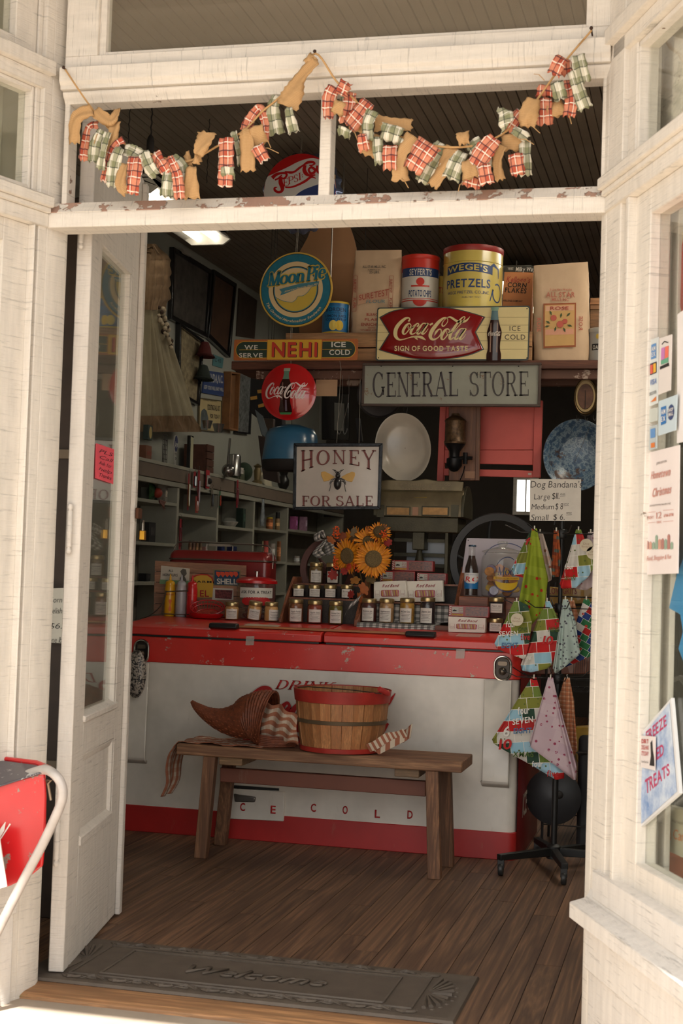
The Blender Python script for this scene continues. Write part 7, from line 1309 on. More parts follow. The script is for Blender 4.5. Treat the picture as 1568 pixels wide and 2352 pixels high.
# shelf-bay goods: (px, width px, height px, colour, shape)
G_ITEMS = [
 ('chip_bag', 'green crisp bag with red print in the upper left bay', 'bag', 357, 38, 44, (44, 80, 44), 'bag', 1.575), ('carton', 'pale carton beside the green crisp bag', 'carton', 379, 16, 40, (140, 134, 122), 'box', 1.575), ('carton', 'small white carton with black print at the right of the upper left bay', 'carton', 394, 12, 24, (140, 132, 120), 'box', 1.575),
 ('mixing_bowl', 'shiny white bowl in the third upper bay', 'bowl', 527, 40, 22, (180, 176, 166), 'bowl', 1.475), ('green_box', 'tall dark green box behind the white bowl', 'box', 560, 20, 46, (38, 54, 44), 'box', 1.475),
 ('spice_jar', 'brown spice jar, first of a row in the second bay', 'jar', 438, 7, 34, (110, 74, 48), 'jar', 1.265), ('spice_jar', 'spice jar with black lid, second of the row', 'jar', 446, 7, 34, (96, 60, 44), 'jar', 1.265), ('spice_jar', 'spice jar with black lid, third of the row', 'jar', 454, 7, 34, (130, 92, 60), 'jar', 1.265), ('spice_jar', 'spice jar with black lid, last of the row beside the red and white box', 'jar', 462, 7, 34, (110, 84, 56), 'jar', 1.265), ('seasoning_box', 'small red and white seasoning box beside the spice jars', 'box', 476, 17, 22, (170, 120, 112), 'box', 1.265),
 ('navy_box', 'navy blue box, left of two in the third bay', 'box', 514, 22, 50, (26, 36, 78), 'box', 1.21), ('navy_box', 'navy blue box, right of two in the third bay', 'box', 542, 22, 44, (28, 38, 82), 'box', 1.21), ('white_card', 'white card with black letters beside the navy boxes', 'card', 560, 15, 22, (176, 172, 164), 'box', 1.21),
 ('relish_jar', 'jar with yellow lid in the fourth upper bay', 'jar', 619, 16, 28, (150, 90, 50), 'jary', 1.49), ('sauce_bottle', 'tan sauce bottle at the right of the fourth upper bay', 'bottle', 637, 11, 42, (150, 118, 76), 'bottle', 1.49),
 ('tin_can', 'red and white food tin, left in the fourth lower bay', 'can', 611, 14, 46, (150, 60, 54), 'can', 1.255), ('tin_can', 'white labelled food tin, middle of the fourth lower bay', 'can', 627, 14, 40, (170, 160, 150), 'can', 1.255), ('tin_can', 'orange-brown food tin, right in the fourth lower bay', 'can', 644, 15, 46, (150, 96, 60), 'can', 1.255),
 ('pink_box', 'pink and blue toy box in the fifth upper bay', 'box', 681, 18, 32, (170, 90, 140), 'box', 1.51), ('pink_box', 'pale pink box with a black oval in the fifth upper bay', 'box', 703, 18, 34, (170, 130, 154), 'box', 1.51), ('white_mug', 'white and red mug in the fifth lower bay', 'mug', 684, 14, 16, (180, 170, 164), 'can', 1.25),
 ('dark_tray', 'dark leaning tray in the left lower bay', 'tray', 350, 40, 46, (42, 40, 38), 'box', 1.33), ('dark_basket', 'low dark basket in the lowest visible left bay', 'basket', 345, 26, 18, (34, 32, 32), 'box', 1.10)]
for nm, lb, ct, px, w_, h, c, kind, z in G_ITEMS:
    m_ = mat(c, .5, var=.3, scale=40)
    def f_(t, s, w_=w_, h=h, m_=m_, kind=kind, c=c):
        if kind == 'box': bx(w_, h, .05, m_)(t, s); t.b(MB().box((-w_*s*.32, -.004, h*s*.35), (w_*s*.3, -.0025, h*s*.75)), 'label_print', mat(tuple(min(255, int(x*1.5)+16) for x in c), .6, var=.6, scale=90))
        elif kind == 'bag': t.b(MB().grid(lambda u, v: ((u-.5)*w_*s*(1-.15*math.sin(v*3.1)), -.03*math.sin(u*3.1)*math.sin(v*3.1)+.03, h*s*v), 12, 10).grid(lambda u, v: ((u-.5)*w_*s*(1-.15*math.sin(v*3.1)), .03+.03*math.sin(u*3.1)*math.sin(v*3.1), h*s*v), 12, 10), 'bag', mat(c, .2, var=.5, scale=40, coat=.5)); t.b(MB().ball((.01, -.002, h*s*.45), .03, 10, 8), 'fruit_print', K((150, 50, 34)))
        elif kind == 'bowl': t.b(MB().lathe([(0, 0), (w_*.3*s, 0), (w_*.5*s, h*.5*s), (w_*.48*s, h*.55*s), (w_*.28*s, .004), (0, .004)], 24), 'bowl', m_); t.b(MB().lathe([(w_*.44*s, h*.5*s), (w_*.3*s, h*.9*s), (0, h*s)], 20), 'wrapped_goods', glass((180, 180, 170), .35, .1))
        else:
            b_ = {'jar': .8, 'jary': .82, 'bottle': .6, 'can': 1}[kind]; t.b(MB().lathe([(0, 0), (w_*.5*s, 0), (w_*.5*s, h*b_*s), (w_*.36*s, h*(b_+.06 if b_ < 1 else 1)*s), (0, h*(b_+.06 if b_ < 1 else 1)*s)], 16), 'body', m_)
            t.b(MB().lathe([(w_*.503*s, h*.25*s), (w_*.503*s, h*b_*.7*s)], 16, cap=False), 'label_band', mat(tuple(min(255, int(x*1.4)+20) for x in c), .6, var=.5, scale=80))
            if kind != 'can': t.b(MB().lathe([(w_*.44*s, h*(b_+.061)*s), (w_*.44*s, h*s), (0, h*s)], 14), 'lid', K((190, 160, 30)) if kind == 'jary' else K((28, 26, 26)))
        if nm == 'white_card': lettered(t, 'tril', -6, 6, 6, 14, INK, s, -.006, font='bold')
    on(px, 1200, nm, lb, ct, f_, X_=-1.31, z=z+.0005)
# packs clipped along the shelving edge
def pack(px, y0, y1, w_, c1, c2, lb, kind=0):
    P = (-1.236, 0, R_(90)); t = PT('hanging_pack', lb, 'pack', px, (y0+y1)/2, P); s = 1/pxm(px, y0, P); h = (y1-y0)*s/2; w_ *= s
    t.b(MB().box((-w_/2, 0, -h), (w_/2, .002, h)), 'card', K(c1)); t.b(MB().box((-w_*.4, -.008, -h*.8), (w_*.4, -.0002, h*.45)), 'blister', mat(c2, .15, var=.3, coat=.6), bev=.003); t.b(MB().tube([(0, .001, h), (0, -.004, h+.02), (0, .003, h+.028)], .0012, 4), 'clip', SIL)
    if kind: t.b(MB().ball((0, -.010, -h*.2), w_*.3, 12, 8), 'item', INK)
for a in ((433, 1088, 1172, 9, (130, 34, 38), (150, 120, 70), 'narrow red backed pack, leftmost on the shelving edge'), (447, 1083, 1120, 13, (150, 30, 40), (60, 56, 60), 'short red pack with a black tool'), (456, 1080, 1165, 12, (140, 28, 40), (120, 50, 54), 'long red thermometer pack, left of the round dial pack'), (477, 1080, 1122, 24, (160, 30, 40), (170, 160, 152), 'wide red and white pack with a round black dial', 1), (452, 1140, 1178, 20, (150, 60, 50), (170, 100, 76), 'orange and red pack low under the thermometer'), (505, 1128, 1166, 8, (40, 90, 60), (170, 60, 40), 'small green and red lighter pack'), (545, 1103, 1166, 11, (140, 26, 38), (130, 52, 60), 'long red thermometer pack hanging alone'), (414, 1192, 1262, 11, (140, 26, 38), (120, 54, 60), 'long red thermometer pack in front of the lower left divider'), (487, 1122, 1168, 12, (110, 100, 86), (50, 48, 46), 'grey card pack with a black knife'), (603, 1243, 1290, 9, (150, 140, 110), (120, 110, 90), 'small cream tag pack at the fourth divider')): pack(*a)
on(602, 1210, 'plastic_bag', 'clear plastic bag of pale sticks hanging from the shelving edge', 'bag', lambda t, s: t.b(MB().lathe([(6*s, 62*s), (8*s, 40*s), (13*s, 12*s), (10*s, 0), (0, 0)], 16, sy=.4), 'bag', mat((150, 156, 160), .2, var=.4, scale=30, alpha=.7, coat=.4)), X_=-1.225, z=at(602, 1208, (-1.225, 0, R_(90))).z)
on(365, 1178, 'red_net', 'bunch of red and white string net hanging over the left shelf edge', 'net', lambda t, s: t.b(MB().grid(lambda u, v: ((-14+40*u)*s, -.012-.006*math.sin(v*12), (-2-22*u*v+4*math.sin(v*9))*s), 14, 8), 'net', plaid((150, 120, 108), [(0, 120, 0, .5, (110, 50, 46), .8)], key='net'), smooth=180), X_=-1.24, z=1.575)
# ---- hanging under the beam ----
def HG(name, label, cat, px, py, Y): t = PT(name, label, cat, px, py, Y); t.s = 1/pxm(px, py, Y); return t
HK = mat((60, 56, 52), .4, .7)
t = HG('enamel_basin', 'oval cream enamel basin hanging on its side under the general store board', 'basin', 927, 1028, 3.22); s = t.s
PANM = enamel((196, 186, 170), (40, 34, 30), .27, .25, key='pan'); Mx = Matrix.Rotation(R_(-12), 4, 'Y')
t.b(MB().lathe([(1*s, .03), (40*s, .032), (52*s, .02), (61*s, -.02), (66*s, -.024), (66*s, -.020), (60*s, -.014), (50*s, .028), (38*s, .038), (1*s, .038)], 56, axis='y', sx=.98, sy=1.2, cap=False), 'basin', PANM, tf=Mx, smooth=70); t.b(MB().tube([(0, .0, 78*s), (-4*s, .0, 92*s), (6*s, 0, 92*s), (4*s, 0, 78*s)], .0025, 6), 'hanging_ring', HK)
t = HG('round_tray', 'dark round tray hanging behind the left end of the board', 'tray', 872, 905, 3.30); t.b(MB().lathe([(0, .01), (48*t.s, .01), (54*t.s, 0), (55*t.s, .006), (0, .014)], 48, axis='y'), 'tray', mat((66, 62, 62), .4, .3))
t = HG('blank_card', 'small blank tan card under the shelf, right of the red button sign', 'card', 750, 891, 3.14); t.b(MB().box((-26*t.s, 0, -19*t.s), (25*t.s, .003, 19*t.s)), 'card', K((186, 150, 116)))
for px0, px1, lb in ((786, 779, 'long wire hook hanging left of the general store board'), (801, 792, 'long wire hook hanging second beside the board')):
    t = HG('wire_hook', lb, 'hook', px0, 870, 3.12); L2 = [t.l(*p) for p in ((px0, 862), (px0-1, 920), (px1-5, 975), (px1-3, 994), (px1, 997), (px1+4, 990), (px1+5, 984))]; t.b(MB().tube(spl([tuple(v) for v in L2], 4), .0016, 6), 'wire', mat((150, 146, 140), .35, .8))
# blue enamel pot with handle
t = HG('enamel_pot', 'worn blue enamel pot hanging upside down below the red button sign', 'pot', 668, 1030, 3.28); s = t.s; BLU = enamel((52, 104, 138), (60, 50, 44), .34, .3, (90, 96, 100), 'blu')
t.b(MB().lathe([(66*s, -28*s), (67*s, -26*s), (60*s, 30*s), (52*s, 44*s), (20*s, 54*s), (0, 55*s)], 40, sy=.8), 'bowl', BLU, smooth=60); t.b(MB().lathe([(67*s, -28*s), (66*s, -44*s), (58*s, -52*s), (0, -54*s)], 40, sy=.8), 'burnt_base', mat((34, 30, 28), .7)); t.b(MB().tube([(0, 0, 54*s), (0, -.02, SZ-.09-t.o.z+.03)], .002, 5), 'hook', HK)
t.b(MB().add([tuple(t.l(*p, -.02+d)) for d in (0, .012) for p in ((585, 940), (604, 956), (615, 992), (632, 1004), (634, 1052), (622, 1038), (614, 1008), (600, 998))], [tuple(range(8)), tuple(range(15, 7, -1))]+[(i, 8+i, 8+(i+1) % 8, (i+1) % 8) for i in range(8)]), 'handle', mat((96, 106, 110), .4, .4), bev=.003)
mb = MB()
for k in range(16): a, b = t.l(735, 912+k*5.4), t.l(734.5, 917+k*5.4); mb.tube([(a.x, -.0, a.z), (b.x+.001*(k % 2), -.0, b.z)], .0018, 4)
t.b(mb, 'chain', mat((150, 146, 140), .35, .8))
# coral rack
t = HG('coral_rack', 'coral pink painted wooden folding rack hanging under the board', 'rack', 1125, 1020, 3.30); CO = mat((196, 88, 80), .55, var=.12, scale=5); X = t.xz
def pl4(q, nm, m, y0=0, y1=.02): t.b(MB().prism([X(*p) for p in q[::-1]], y0, y1), nm, m, bev=.002)
t.b(MB().tube([(0, .02, .0+t.xz(1125, 930)[1]), (0, .02, SZ-.05-t.o.z)], .003, 6), 'hook', HK)
pl4(((1011, 920), (1025, 920), (1018, 1105), (1003, 1105)), 'side_rail', CO, -.006, .03); pl4(((1227, 920), (1246, 920), (1240, 1097), (1223, 1096)), 'side_rail', CO, -.006, .03); pl4(((1024, 920), (1228, 920), (1224, 1033), (1021, 1033)), 'panel', CO, .006, .012)
pl4(((1021, 1033), (1224, 1034), (1223, 1068), (1020, 1063)), 'cross_rail', CO); pl4(((1019, 1076), (1223, 1081), (1223, 1097), (1018, 1092)), 'cross_rail', CO); pl4(((1212, 1086), (1220, 1086), (1220, 1091), (1212, 1091)), 'price_sticker', K((190, 170, 160)), -.001, .0)
# coffee mill on its board
t = HG('wall_coffee_mill', 'antique wall coffee mill on a brown board, in front of the coral rack', 'coffee mill', 1062, 1010, 3.20); X = t.xz; s = t.s; MW = wood((130, 84, 54), (104, 62, 40), 'z', 2, .5); c0 = t.l(1050, 970).x
t.b(MB().prism([X(*p) for p in ((1030, 1104), (1100, 1104), (1103, 920), (1030, 920))], 0, .02), 'board', MW, bev=.003); t.b(MB().prism([X(*p) for p in ((1091, 1104), (1101, 1104), (1104, 920), (1094, 920))], -.008, 0), 'edge_moulding', MW, bev=.002)
zz = lambda y: t.l(1050, y).z
t.b(MB().lathe([(24*s, zz(1022)), (25*s, zz(1018)), (23*s, zz(1014)), (23*s, zz(975)), (25*s, zz(970)), (22*s, zz(966)), (10*s, zz(958)), (9*s, zz(953)), (0, zz(953))], 24, (c0, -.055, 0)), 'hopper', mat((92, 70, 48), .4, .5, var=.6, scale=60, bmp=.6, bscale=90))
t.b(MB().lathe([(24*s, zz(1023)), (12*s, zz(1040)), (11*s, zz(1052)), (18*s, zz(1056)), (18*s, zz(1072)), (8*s, zz(1084)), (0, zz(1086))], 20, (c0, -.055, 0)).tube([(c0, -.06, zz(1056)), (c0+.05, -.07, zz(1054)), (c0+.09, -.075, zz(1055))], .009, 8).tube([(c0+.055, -.07, zz(1042)), (c0+.055, -.07, zz(1068))], .012, 8), 'grinder', mat((30, 30, 32), .4, .6)); t.b(MB().tube(spl([(c0+.05, -.05, zz(1072)), (c0+.045, -.05, zz(1086)), (c0+.03, -.05, zz(1104))], 5), .003, 6), 'crank', mat((30, 30, 32), .4, .6)); t.b(MB().box((c0+.045, -.004, zz(1098)), (c0+.10, 0, zz(1082))), 'paper_tag', K((150, 110, 84)))
# dial scale and speckled pan
t = HG('dial_scale', 'old round brass hanging dial scale at the right end of the shelf', 'scale', 1345, 912, 3.18); s = t.s; BR_ = mat((96, 78, 50), .4, .7, var=.3, scale=30)
t.b(MB().lathe([(0, -.018), (28*s, -.018), (31*s, -.022), (33*s, -.018), (34*s, .0), (33*s, .03), (0, .03)], 40, axis='y', sx=.82, sy=1.3), 'case', BR_, smooth=50); t.b(MB().lathe([(1*s, -.0225), (22*s, -.0225)], 36, axis='y', sx=.8, sy=1.3, cap=False), 'dial', mat((90, 58, 40), .6, var=.4, scale=30)); t.b(MB().lathe([(23*s, -.0226), (27.5*s, -.0226)], 36, axis='y', sx=.8, sy=1.3, cap=False), 'dial_ring', mat((150, 126, 82), .5)); t.b(MB().tube([(0, -.024, -30*s), (0, -.024, 14*s)], .0015, 5), 'needle', INK)
t.b(MB().tube([(k_*s, 0, z*s) for k_, z in ((0, 44), (-6, 54), (0, 60), (6, 54), (0, 46))], .0022, 6), 'ring', HK)
mb = MB().tube([(0, 0, 58*s), (0, 0, 95*s)], .0022, 5); t.b(mb, 'red_cord', K((150, 26, 30)))
for dx in (-20, 0, 18): t.b(MB().tube(spl([(dx*s, 0, -42*s), (dx*s, 0, -50*s), (dx*s+.008, 0, -54*s), (dx*s+.012, 0, -48*s)], 4), .002, 6), 'pan_hook', HK)
t = HG('speckled_pan', 'large blue and rust speckled enamel pan hanging below the dial scale', 'pan', 1324, 1045, 3.24); s = t.s
m_, nt, bs = nodes('speckled_enamel'); v = mp(nt, (1, 1, 1)); n1, n2, n3 = noise(nt, v, 26, 6, .7), noise(nt, v, 5, 4, .6), noise(nt, v, 9, 8, .7); base_ = ramp(nt, n1, [(.44, lin((52, 76, 100))), (.52, lin((126, 142, 150))), (.56, lin((62, 88, 112)))]); base_ = mixc(nt, ramp(nt, n3, [(.58, (0, 0, 0, 1)), (.62, (1, 1, 1, 1))]), base_, lin((74, 50, 38))); nt.links.new(base_, bs.inputs['Base Color']); bs.inputs['Roughness'].default_value = .3
t.b(MB().lathe([(1*s, .045), (50*s, .045), (62*s, .03), (72*s, -.005), (76*s, -.008), (77*s, -.004), (72*s, .004), (60*s, .04), (1*s, .055)], 56, axis='y', sy=1.08, cap=False), 'pan', m_, smooth=60); mb = MB()
for k in range(18): a = t.l(1352-k*1.9, 985+k*4.4, -.03); b = t.l(1351-k*1.9, 988.5+k*4.4, -.03); mb.tube([a, b+Vector((.002*(k % 2), 0, 0))], .0018, 4)
t.b(mb, 'chain', HK)
# ---- pendant cords near the door ----
for l_, px, pz, py2 in (('dark pendant lamp cord with a black bulb socket above the doorway', 345, 340, 1), ('thin dark twisted cord hanging left of the lamp socket', 293, 360, 0), ('thin dark chain hanging right of the lamp socket', 474, 430, 0)):
    t = HG('pendant_cord', l_, 'lamp' if py2 else 'cord', px, pz, 1.9 if px < 400 else 2.6); zt2 = 3.31-t.o.z; mb = MB()
    mb.tube([(.002*math.sin(k*1.3)+.004*k/40, .002*math.cos(k*1.3), .02+(zt2-.02)*k/40) for k in range(41)], .0032 if px == 345 else .002, 5); t.b(mb, 'cord', INK)
    if py2: t.b(MB().lathe([(0, -.022), (.012, -.02), (.016, -.01), (.016, .03), (.012, .045), (.006, .055), (0, .056)], 16), 'socket', INK); t.b(MB().lathe([(0, -.04), (.008, -.038), (.011, -.03), (.011, -.021), (0, -.021)], 12), 'brass_base', mat((110, 90, 60), .4, .8))
# ---- dim goods deeper in the room ----
def deep(name, label, cat, q, Y, m, th=.04, y=None):
    t = PT(name, label, cat, sum(p[0] for p in q)/len(q), max(p[1] for p in q), Y); t.b(MB().prism([t.xz(*p) for p in q[::-1]], 0, th), 'body', m, bev=.004)
    if Y >= 3.5: z = max(t.xz(*p)[1] for p in q); t.b(MB().tube([(0, .01, z-.02), (0, .01, 3.31-t.o.z)], .0015, 5), 'hanging_wire', INK)
    return t
t = deep('dark_jacket', 'dark uniform jacket with gold sleeve stripes hanging behind the red button sign', 'jacket', ((576, 840), (640, 838), (650, 1010), (610, 1030), (590, 960), (572, 945)), 4.4, mat((30, 29, 30), .9), .08)
for q in (((575, 912), (590, 909), (591, 917), (576, 919)), ((593, 930), (606, 926), (607, 934), (594, 937)), ((591, 896), (600, 895), (602, 903), (592, 904))): t.b(MB().prism([t.xz(*p) for p in q[::-1]], -.006, 0), 'gold_stripe', K((176, 130, 56)))
deep('wooden_frame_lyre', 'narrow dark brown frame with tall rods behind the blue pot', 'frame', ((600, 960), (628, 962), (626, 1020), (602, 1018)), 4.2, mat((60, 46, 34), .6))
deep('leaning_board', 'tall dark brown board leaning left of the blue pot', 'board', ((592, 1000), (628, 1008), (640, 1110), (604, 1100)), 4.0, mat((52, 38, 32), .6)); t = deep('mounted_picture', 'black framed picture with a grey mount behind the jackets', 'picture', ((738, 900), (800, 905), (800, 1012), (738, 1010)), 5.0, BKF, .03); t.b(MB().prism([t.xz(*p) for p in ((768, 925), (790, 927), (790, 990), (768, 988))[::-1]], -.004, 0), 'mount', K((96, 96, 90)))
deep('hanging_tools', 'dark iron tools hanging in shadow left of the cream basin', 'tools', ((815, 960), (826, 960), (832, 1015), (820, 1015)), 3.5, INK, .02)
# yellow bags and wire shelf behind the rack
BRZ = SZ-.09
t = HG('wire_shelf', 'black wire shelf stand loaded with yellow bags behind the bandana rack', 'shelf', 1345, 1700, 2.75); X = t.xz
bx0, bx1 = X(1250, 1700)[0], X(1420, 1700)[0]+.25; zf = lambda y: t.l(1345, y).z
for zz_, nm in ((zf(1372), 'tier'), (zf(1590), 'tier'), (zf(1730), 'tier'), (zf(1900), 'tier')):
    mb = MB().tube([(bx0, 0, zz_), (bx1, 0, zz_), (bx1, .3, zz_), (bx0, .3, zz_), (bx0, 0, zz_)], .003, 6)
    for k in range(20): xk = bx0+(bx1-bx0)*k/19; mb.tube([(xk, 0, zz_), (xk, .3, zz_)], .0014, 4)
    t.b(mb, nm, INK)
for x_ in (bx0, bx1):
    for y_ in (0, .3): t.b(MB().tube([(x_, y_, -t.o.z), (x_, y_, zf(1340))], .006, 8), 'upright', INK)
mb = MB()
for k in range(12): xk = X(1318+k*5, 1500)[0]; mb.tube([(xk, -.003, zf(1590)), (xk, -.003, zf(1480))], .0012, 4)
t.b(mb, 'wire_front', INK)
for l_, q, Y_, c, w1 in (('yellow bag lying in the upper tier of the wire shelf', ((1244, 1346), (1300, 1352), (1400, 1350), (1400, 1384), (1240, 1390)), 2.86, (150, 112, 30), 'SLOW GRITS'), ('yellow bag behind the middle bandanas', ((1240, 1394), (1400, 1392), (1400, 1440), (1250, 1430)), 2.90, (140, 100, 30), 'CORN'), ('big yellow corn meal bag in the lower tier of the wire shelf', ((1318, 1672), (1400, 1668), (1400, 1830), (1356, 1830), (1322, 1740)), 2.84, (170, 132, 30), 'Corn'), ('orange and brown snack bag behind the mint bandana', ((1200, 1520), (1370, 1500), (1370, 1548), (1210, 1550)), 2.88, (120, 66, 40), '')):
    t = deep('goods_bag', l_, 'bag', q, Y_, mat(c, .35, var=.3, scale=14, bmp=.5, bscale=20, coat=.3), .10)
    if w1: mb = MB(); x0 = q[0][0]+(10 if w1 != 'Corn' else 22); y0 = q[0][1]+(4 if w1 != 'Corn' else 44); tquad(mb, w1, t, ((x0, y0), (x0+(70 if w1 != 'Corn' else 50), y0), (x0+(70 if w1 != 'Corn' else 50), y0+(14 if w1 != 'Corn' else 20)), (x0, y0+(14 if w1 != 'Corn' else 20))), -.002, font='bold'); t.b(mb, 'lettering', K((120, 50, 30) if w1 != 'CORN' else (176, 140, 60)))
# black trunk and round pan lid on the floor behind the rack
t = T('storage_chest', 'dark covered chest on the floor behind the bandana rack', 'chest', (1.32, 2.80, 0)); t.b(MB().box((0, 0, 0), (.9, .5, .50)), 'chest', mat((40, 40, 42), .6, bmp=.2), bev=.02); t.b(MB().tube([(.0, -.012, .42), (.35, -.012, .50)], .01, 8), 'strap', INK)
t = PT('round_pan_lid', 'large dark round pan lid leaning against the cooler side behind the rack', 'lid', 1270, 1830, 2.66); s = 1/pxm(1270, 1830, 2.66); t.b(MB().lathe([(0, -.03), (18*s, -.028), (40*s, -.012), (62*s, 0), (64*s, .004), (0, .01)], 40, axis='y'), 'lid', mat((56, 56, 58), .45, .3)); t.b(MB().ball((15*s, -.035, 8*s), .018, 10, 8), 'knob', INK)
# speckled round thing at the cooler's left end
t = HG('speckled_pot_lid', 'black and white speckled round enamel lid hanging at the left end of the cooler', 'lid', 312, 1548, 2.34); s = t.s
m_, nt, bs = nodes('speckle'); n1 = noise(nt, mp(nt, (1, 1, 1)), 110, 3, .6); nt.links.new(ramp(nt, n1, [(.46, lin((36, 34, 34))), (.52, lin((160, 150, 138)))]), bs.inputs['Base Color']); bs.inputs['Roughness'].default_value = .4
t.b(MB().lathe([(0, -.02), (12*s, -.02), (20*s, -.008), (23*s, .0), (23*s, .008), (0, .012)], 36, axis='y', sy=2.4, sx=1.05), 'lid', m_, smooth=60); t.b(MB().tube([(0, 0, 55*s), (0, .004, 72*s)], .003, 6), 'hook', HK)
# ================= GARLAND, WINDOW STICKERS, CHAIR =================
O_ = plaid((172, 82, 62), [(0, 30, 0, .45, (214, 150, 120), .45), (1, 26, .1, .45, (214, 150, 120), .45), (0, 30, .2, .08, (230, 214, 196), .9), (1, 26, .3, .08, (230, 214, 196), .9), (0, 30, .62, .09, (70, 40, 50), .8), (1, 26, .72, .09, (70, 40, 50), .8)])
G2_ = plaid((206, 200, 180), [(0, 30, 0, .45, (104, 108, 70), .62), (1, 26, .1, .45, (104, 108, 70), .62), (0, 30, .62, .08, (64, 68, 58), .7), (1, 26, .7, .08, (64, 68, 58), .7), (0, 30, .22, .04, (236, 230, 220), .9)])
BU = plaid((186, 150, 106), [(0, 260, 0, .3, (160, 122, 80), .5), (1, 260, 0, .3, (160, 122, 80), .5)], bmp=.7)
ga = PT('garland', 'garland of rust and green plaid and burlap rag strips strung across the transom opening', 'garland', 725, 125, -.055)
tw = [(150, 160), (212, 250), (285, 330), (350, 355), (400, 368), (440, 368), (500, 335), (560, 300), (600, 258), (640, 225), (690, 175), (725, 123), (772, 186), (820, 235), (870, 285), (950, 325), (1060, 338), (1150, 310), (1225, 238), (1290, 150), (1358, 70)]
def gdn(px): return 0
ga.b(MB().tube([tuple(ga.l(x, y, .0 if 160 < x < 1340 else .025)) for x, y in spl([(float(a), float(b)) for a, b in tw], 6)], .0028, 6), 'twine', mat((190, 150, 100), .9, bmp=.5, bscale=200))
for x, y in ((150, 160), (725, 123), (1358, 70)): c = ga.l(x, y, .03); ga.b(MB().tube([c+Vector((0, .03, -.002)), c+Vector((0, -.012, .002))], .0025, 6).ball(c+Vector((0, -.012, .002)), .005, 8, 5), 'nail', mat((70, 50, 40), .6, .6))
GS = '''b 212,253,24 178,275,24 171,329,24|b 220,258,22 254,279,22 266,262,16 264,250,20|b 266,280,22 262,317,18 250,355,14|o 228,289,16 207,294,14 196,330,16 188,367,18|g 236,300,16 222,332,24 213,372,26|g 250,305,12 240,345,14 229,388,18|o 287,322,16 260,345,14 236,416,18|g 278,342,20 265,380,28 256,428,26|g 288,344,22 305,350,26 322,358,26|b 286,376,16 280,425,20 292,445,16|o 316,362,32 311,405,28 303,446,26|g 332,350,20 345,385,24 358,402,22|o 376,358,22 362,368,28 358,388,28|o 372,372,22 386,400,22|g 392,395,22 382,452,28|g 398,362,16 422,385,20 420,420,14|o 390,362,14 408,402,20 410,455,20|b 440,365,30 425,370,20|b 442,385,20 438,455,32|b 457,358,18 468,330,30 474,302,38|b 448,362,26 462,366,20
o 522,318,28 521,375,30 515,428,26|g 525,385,26 523,412,24|g 538,305,14 549,345,10 550,378,14|b 556,302,14 567,318,26 569,393,28|o 566,302,24 576,275,20 598,250,16 610,285,14 612,325,10|b 588,292,28 598,330,26|o 592,338,26 607,368,20|g 638,222,18 628,255,26 633,308,32|g 664,250,14 673,303,22|b 660,248,44 676,215,38 690,180,22 722,135,24|b 706,132,20 722,146,18
o 770,202,26 757,228,26 752,270,18|o 778,200,26 800,208,26|b 784,235,22 772,262,24|g 790,225,12 787,258,14|o 806,215,22 802,248,28 790,283,26|o 848,235,26 822,268,34 800,290,30|b 830,268,24 818,302,32|g 795,296,28 787,312,24|g 858,256,22 846,285,22 845,322,20|b 862,285,34 900,286,20 945,286,24|b 862,310,24 845,358,34|o 832,310,16 836,345,22|g 868,315,20 872,378,18|g 905,290,42 893,325,34|o 897,335,26 895,390,24|g 920,318,16 912,340,14|b 952,315,34 922,360,22 918,415,32
o 988,330,46 945,392,36|g 1018,332,24 990,375,38 966,418,24|b 1045,342,34 1022,385,26 992,428,22|g 1062,350,22 1033,412,36|b 1062,304,24 1066,332,18|g 1106,325,20 1075,345,22|b 1072,370,18 1084,410,34|o 1138,318,24 1112,350,36 1088,385,30|o 1112,380,22 1118,422,26|o 1088,405,30 1080,430,34|g 1128,355,18 1125,385,16|b 1150,335,24 1142,375,16 1148,412,18|b 1180,312,44 1176,345,34|o 1184,355,26 1190,402,24|g 1206,325,20 1206,402,22|g 1178,300,14 1212,318,18|o 1198,258,20 1165,300,26|g 1180,268,14 1145,275,48|b 1226,228,24 1214,268,34 1212,292,26|o 1254,196,24 1252,222,34|o 1250,228,26 1250,286,30|b 1272,235,26 1280,268,34|o 1292,132,24 1270,172,24|g 1278,190,22 1288,228,24|o 1298,140,20 1300,172,22|o 1304,185,18 1312,232,22 1306,268,22|g 1316,165,20 1330,212,22 1344,248,26|g 1326,128,24 1340,190,26'''
random.seed(4); sg = 1/pxm(760, 300, -.055); ns = 0
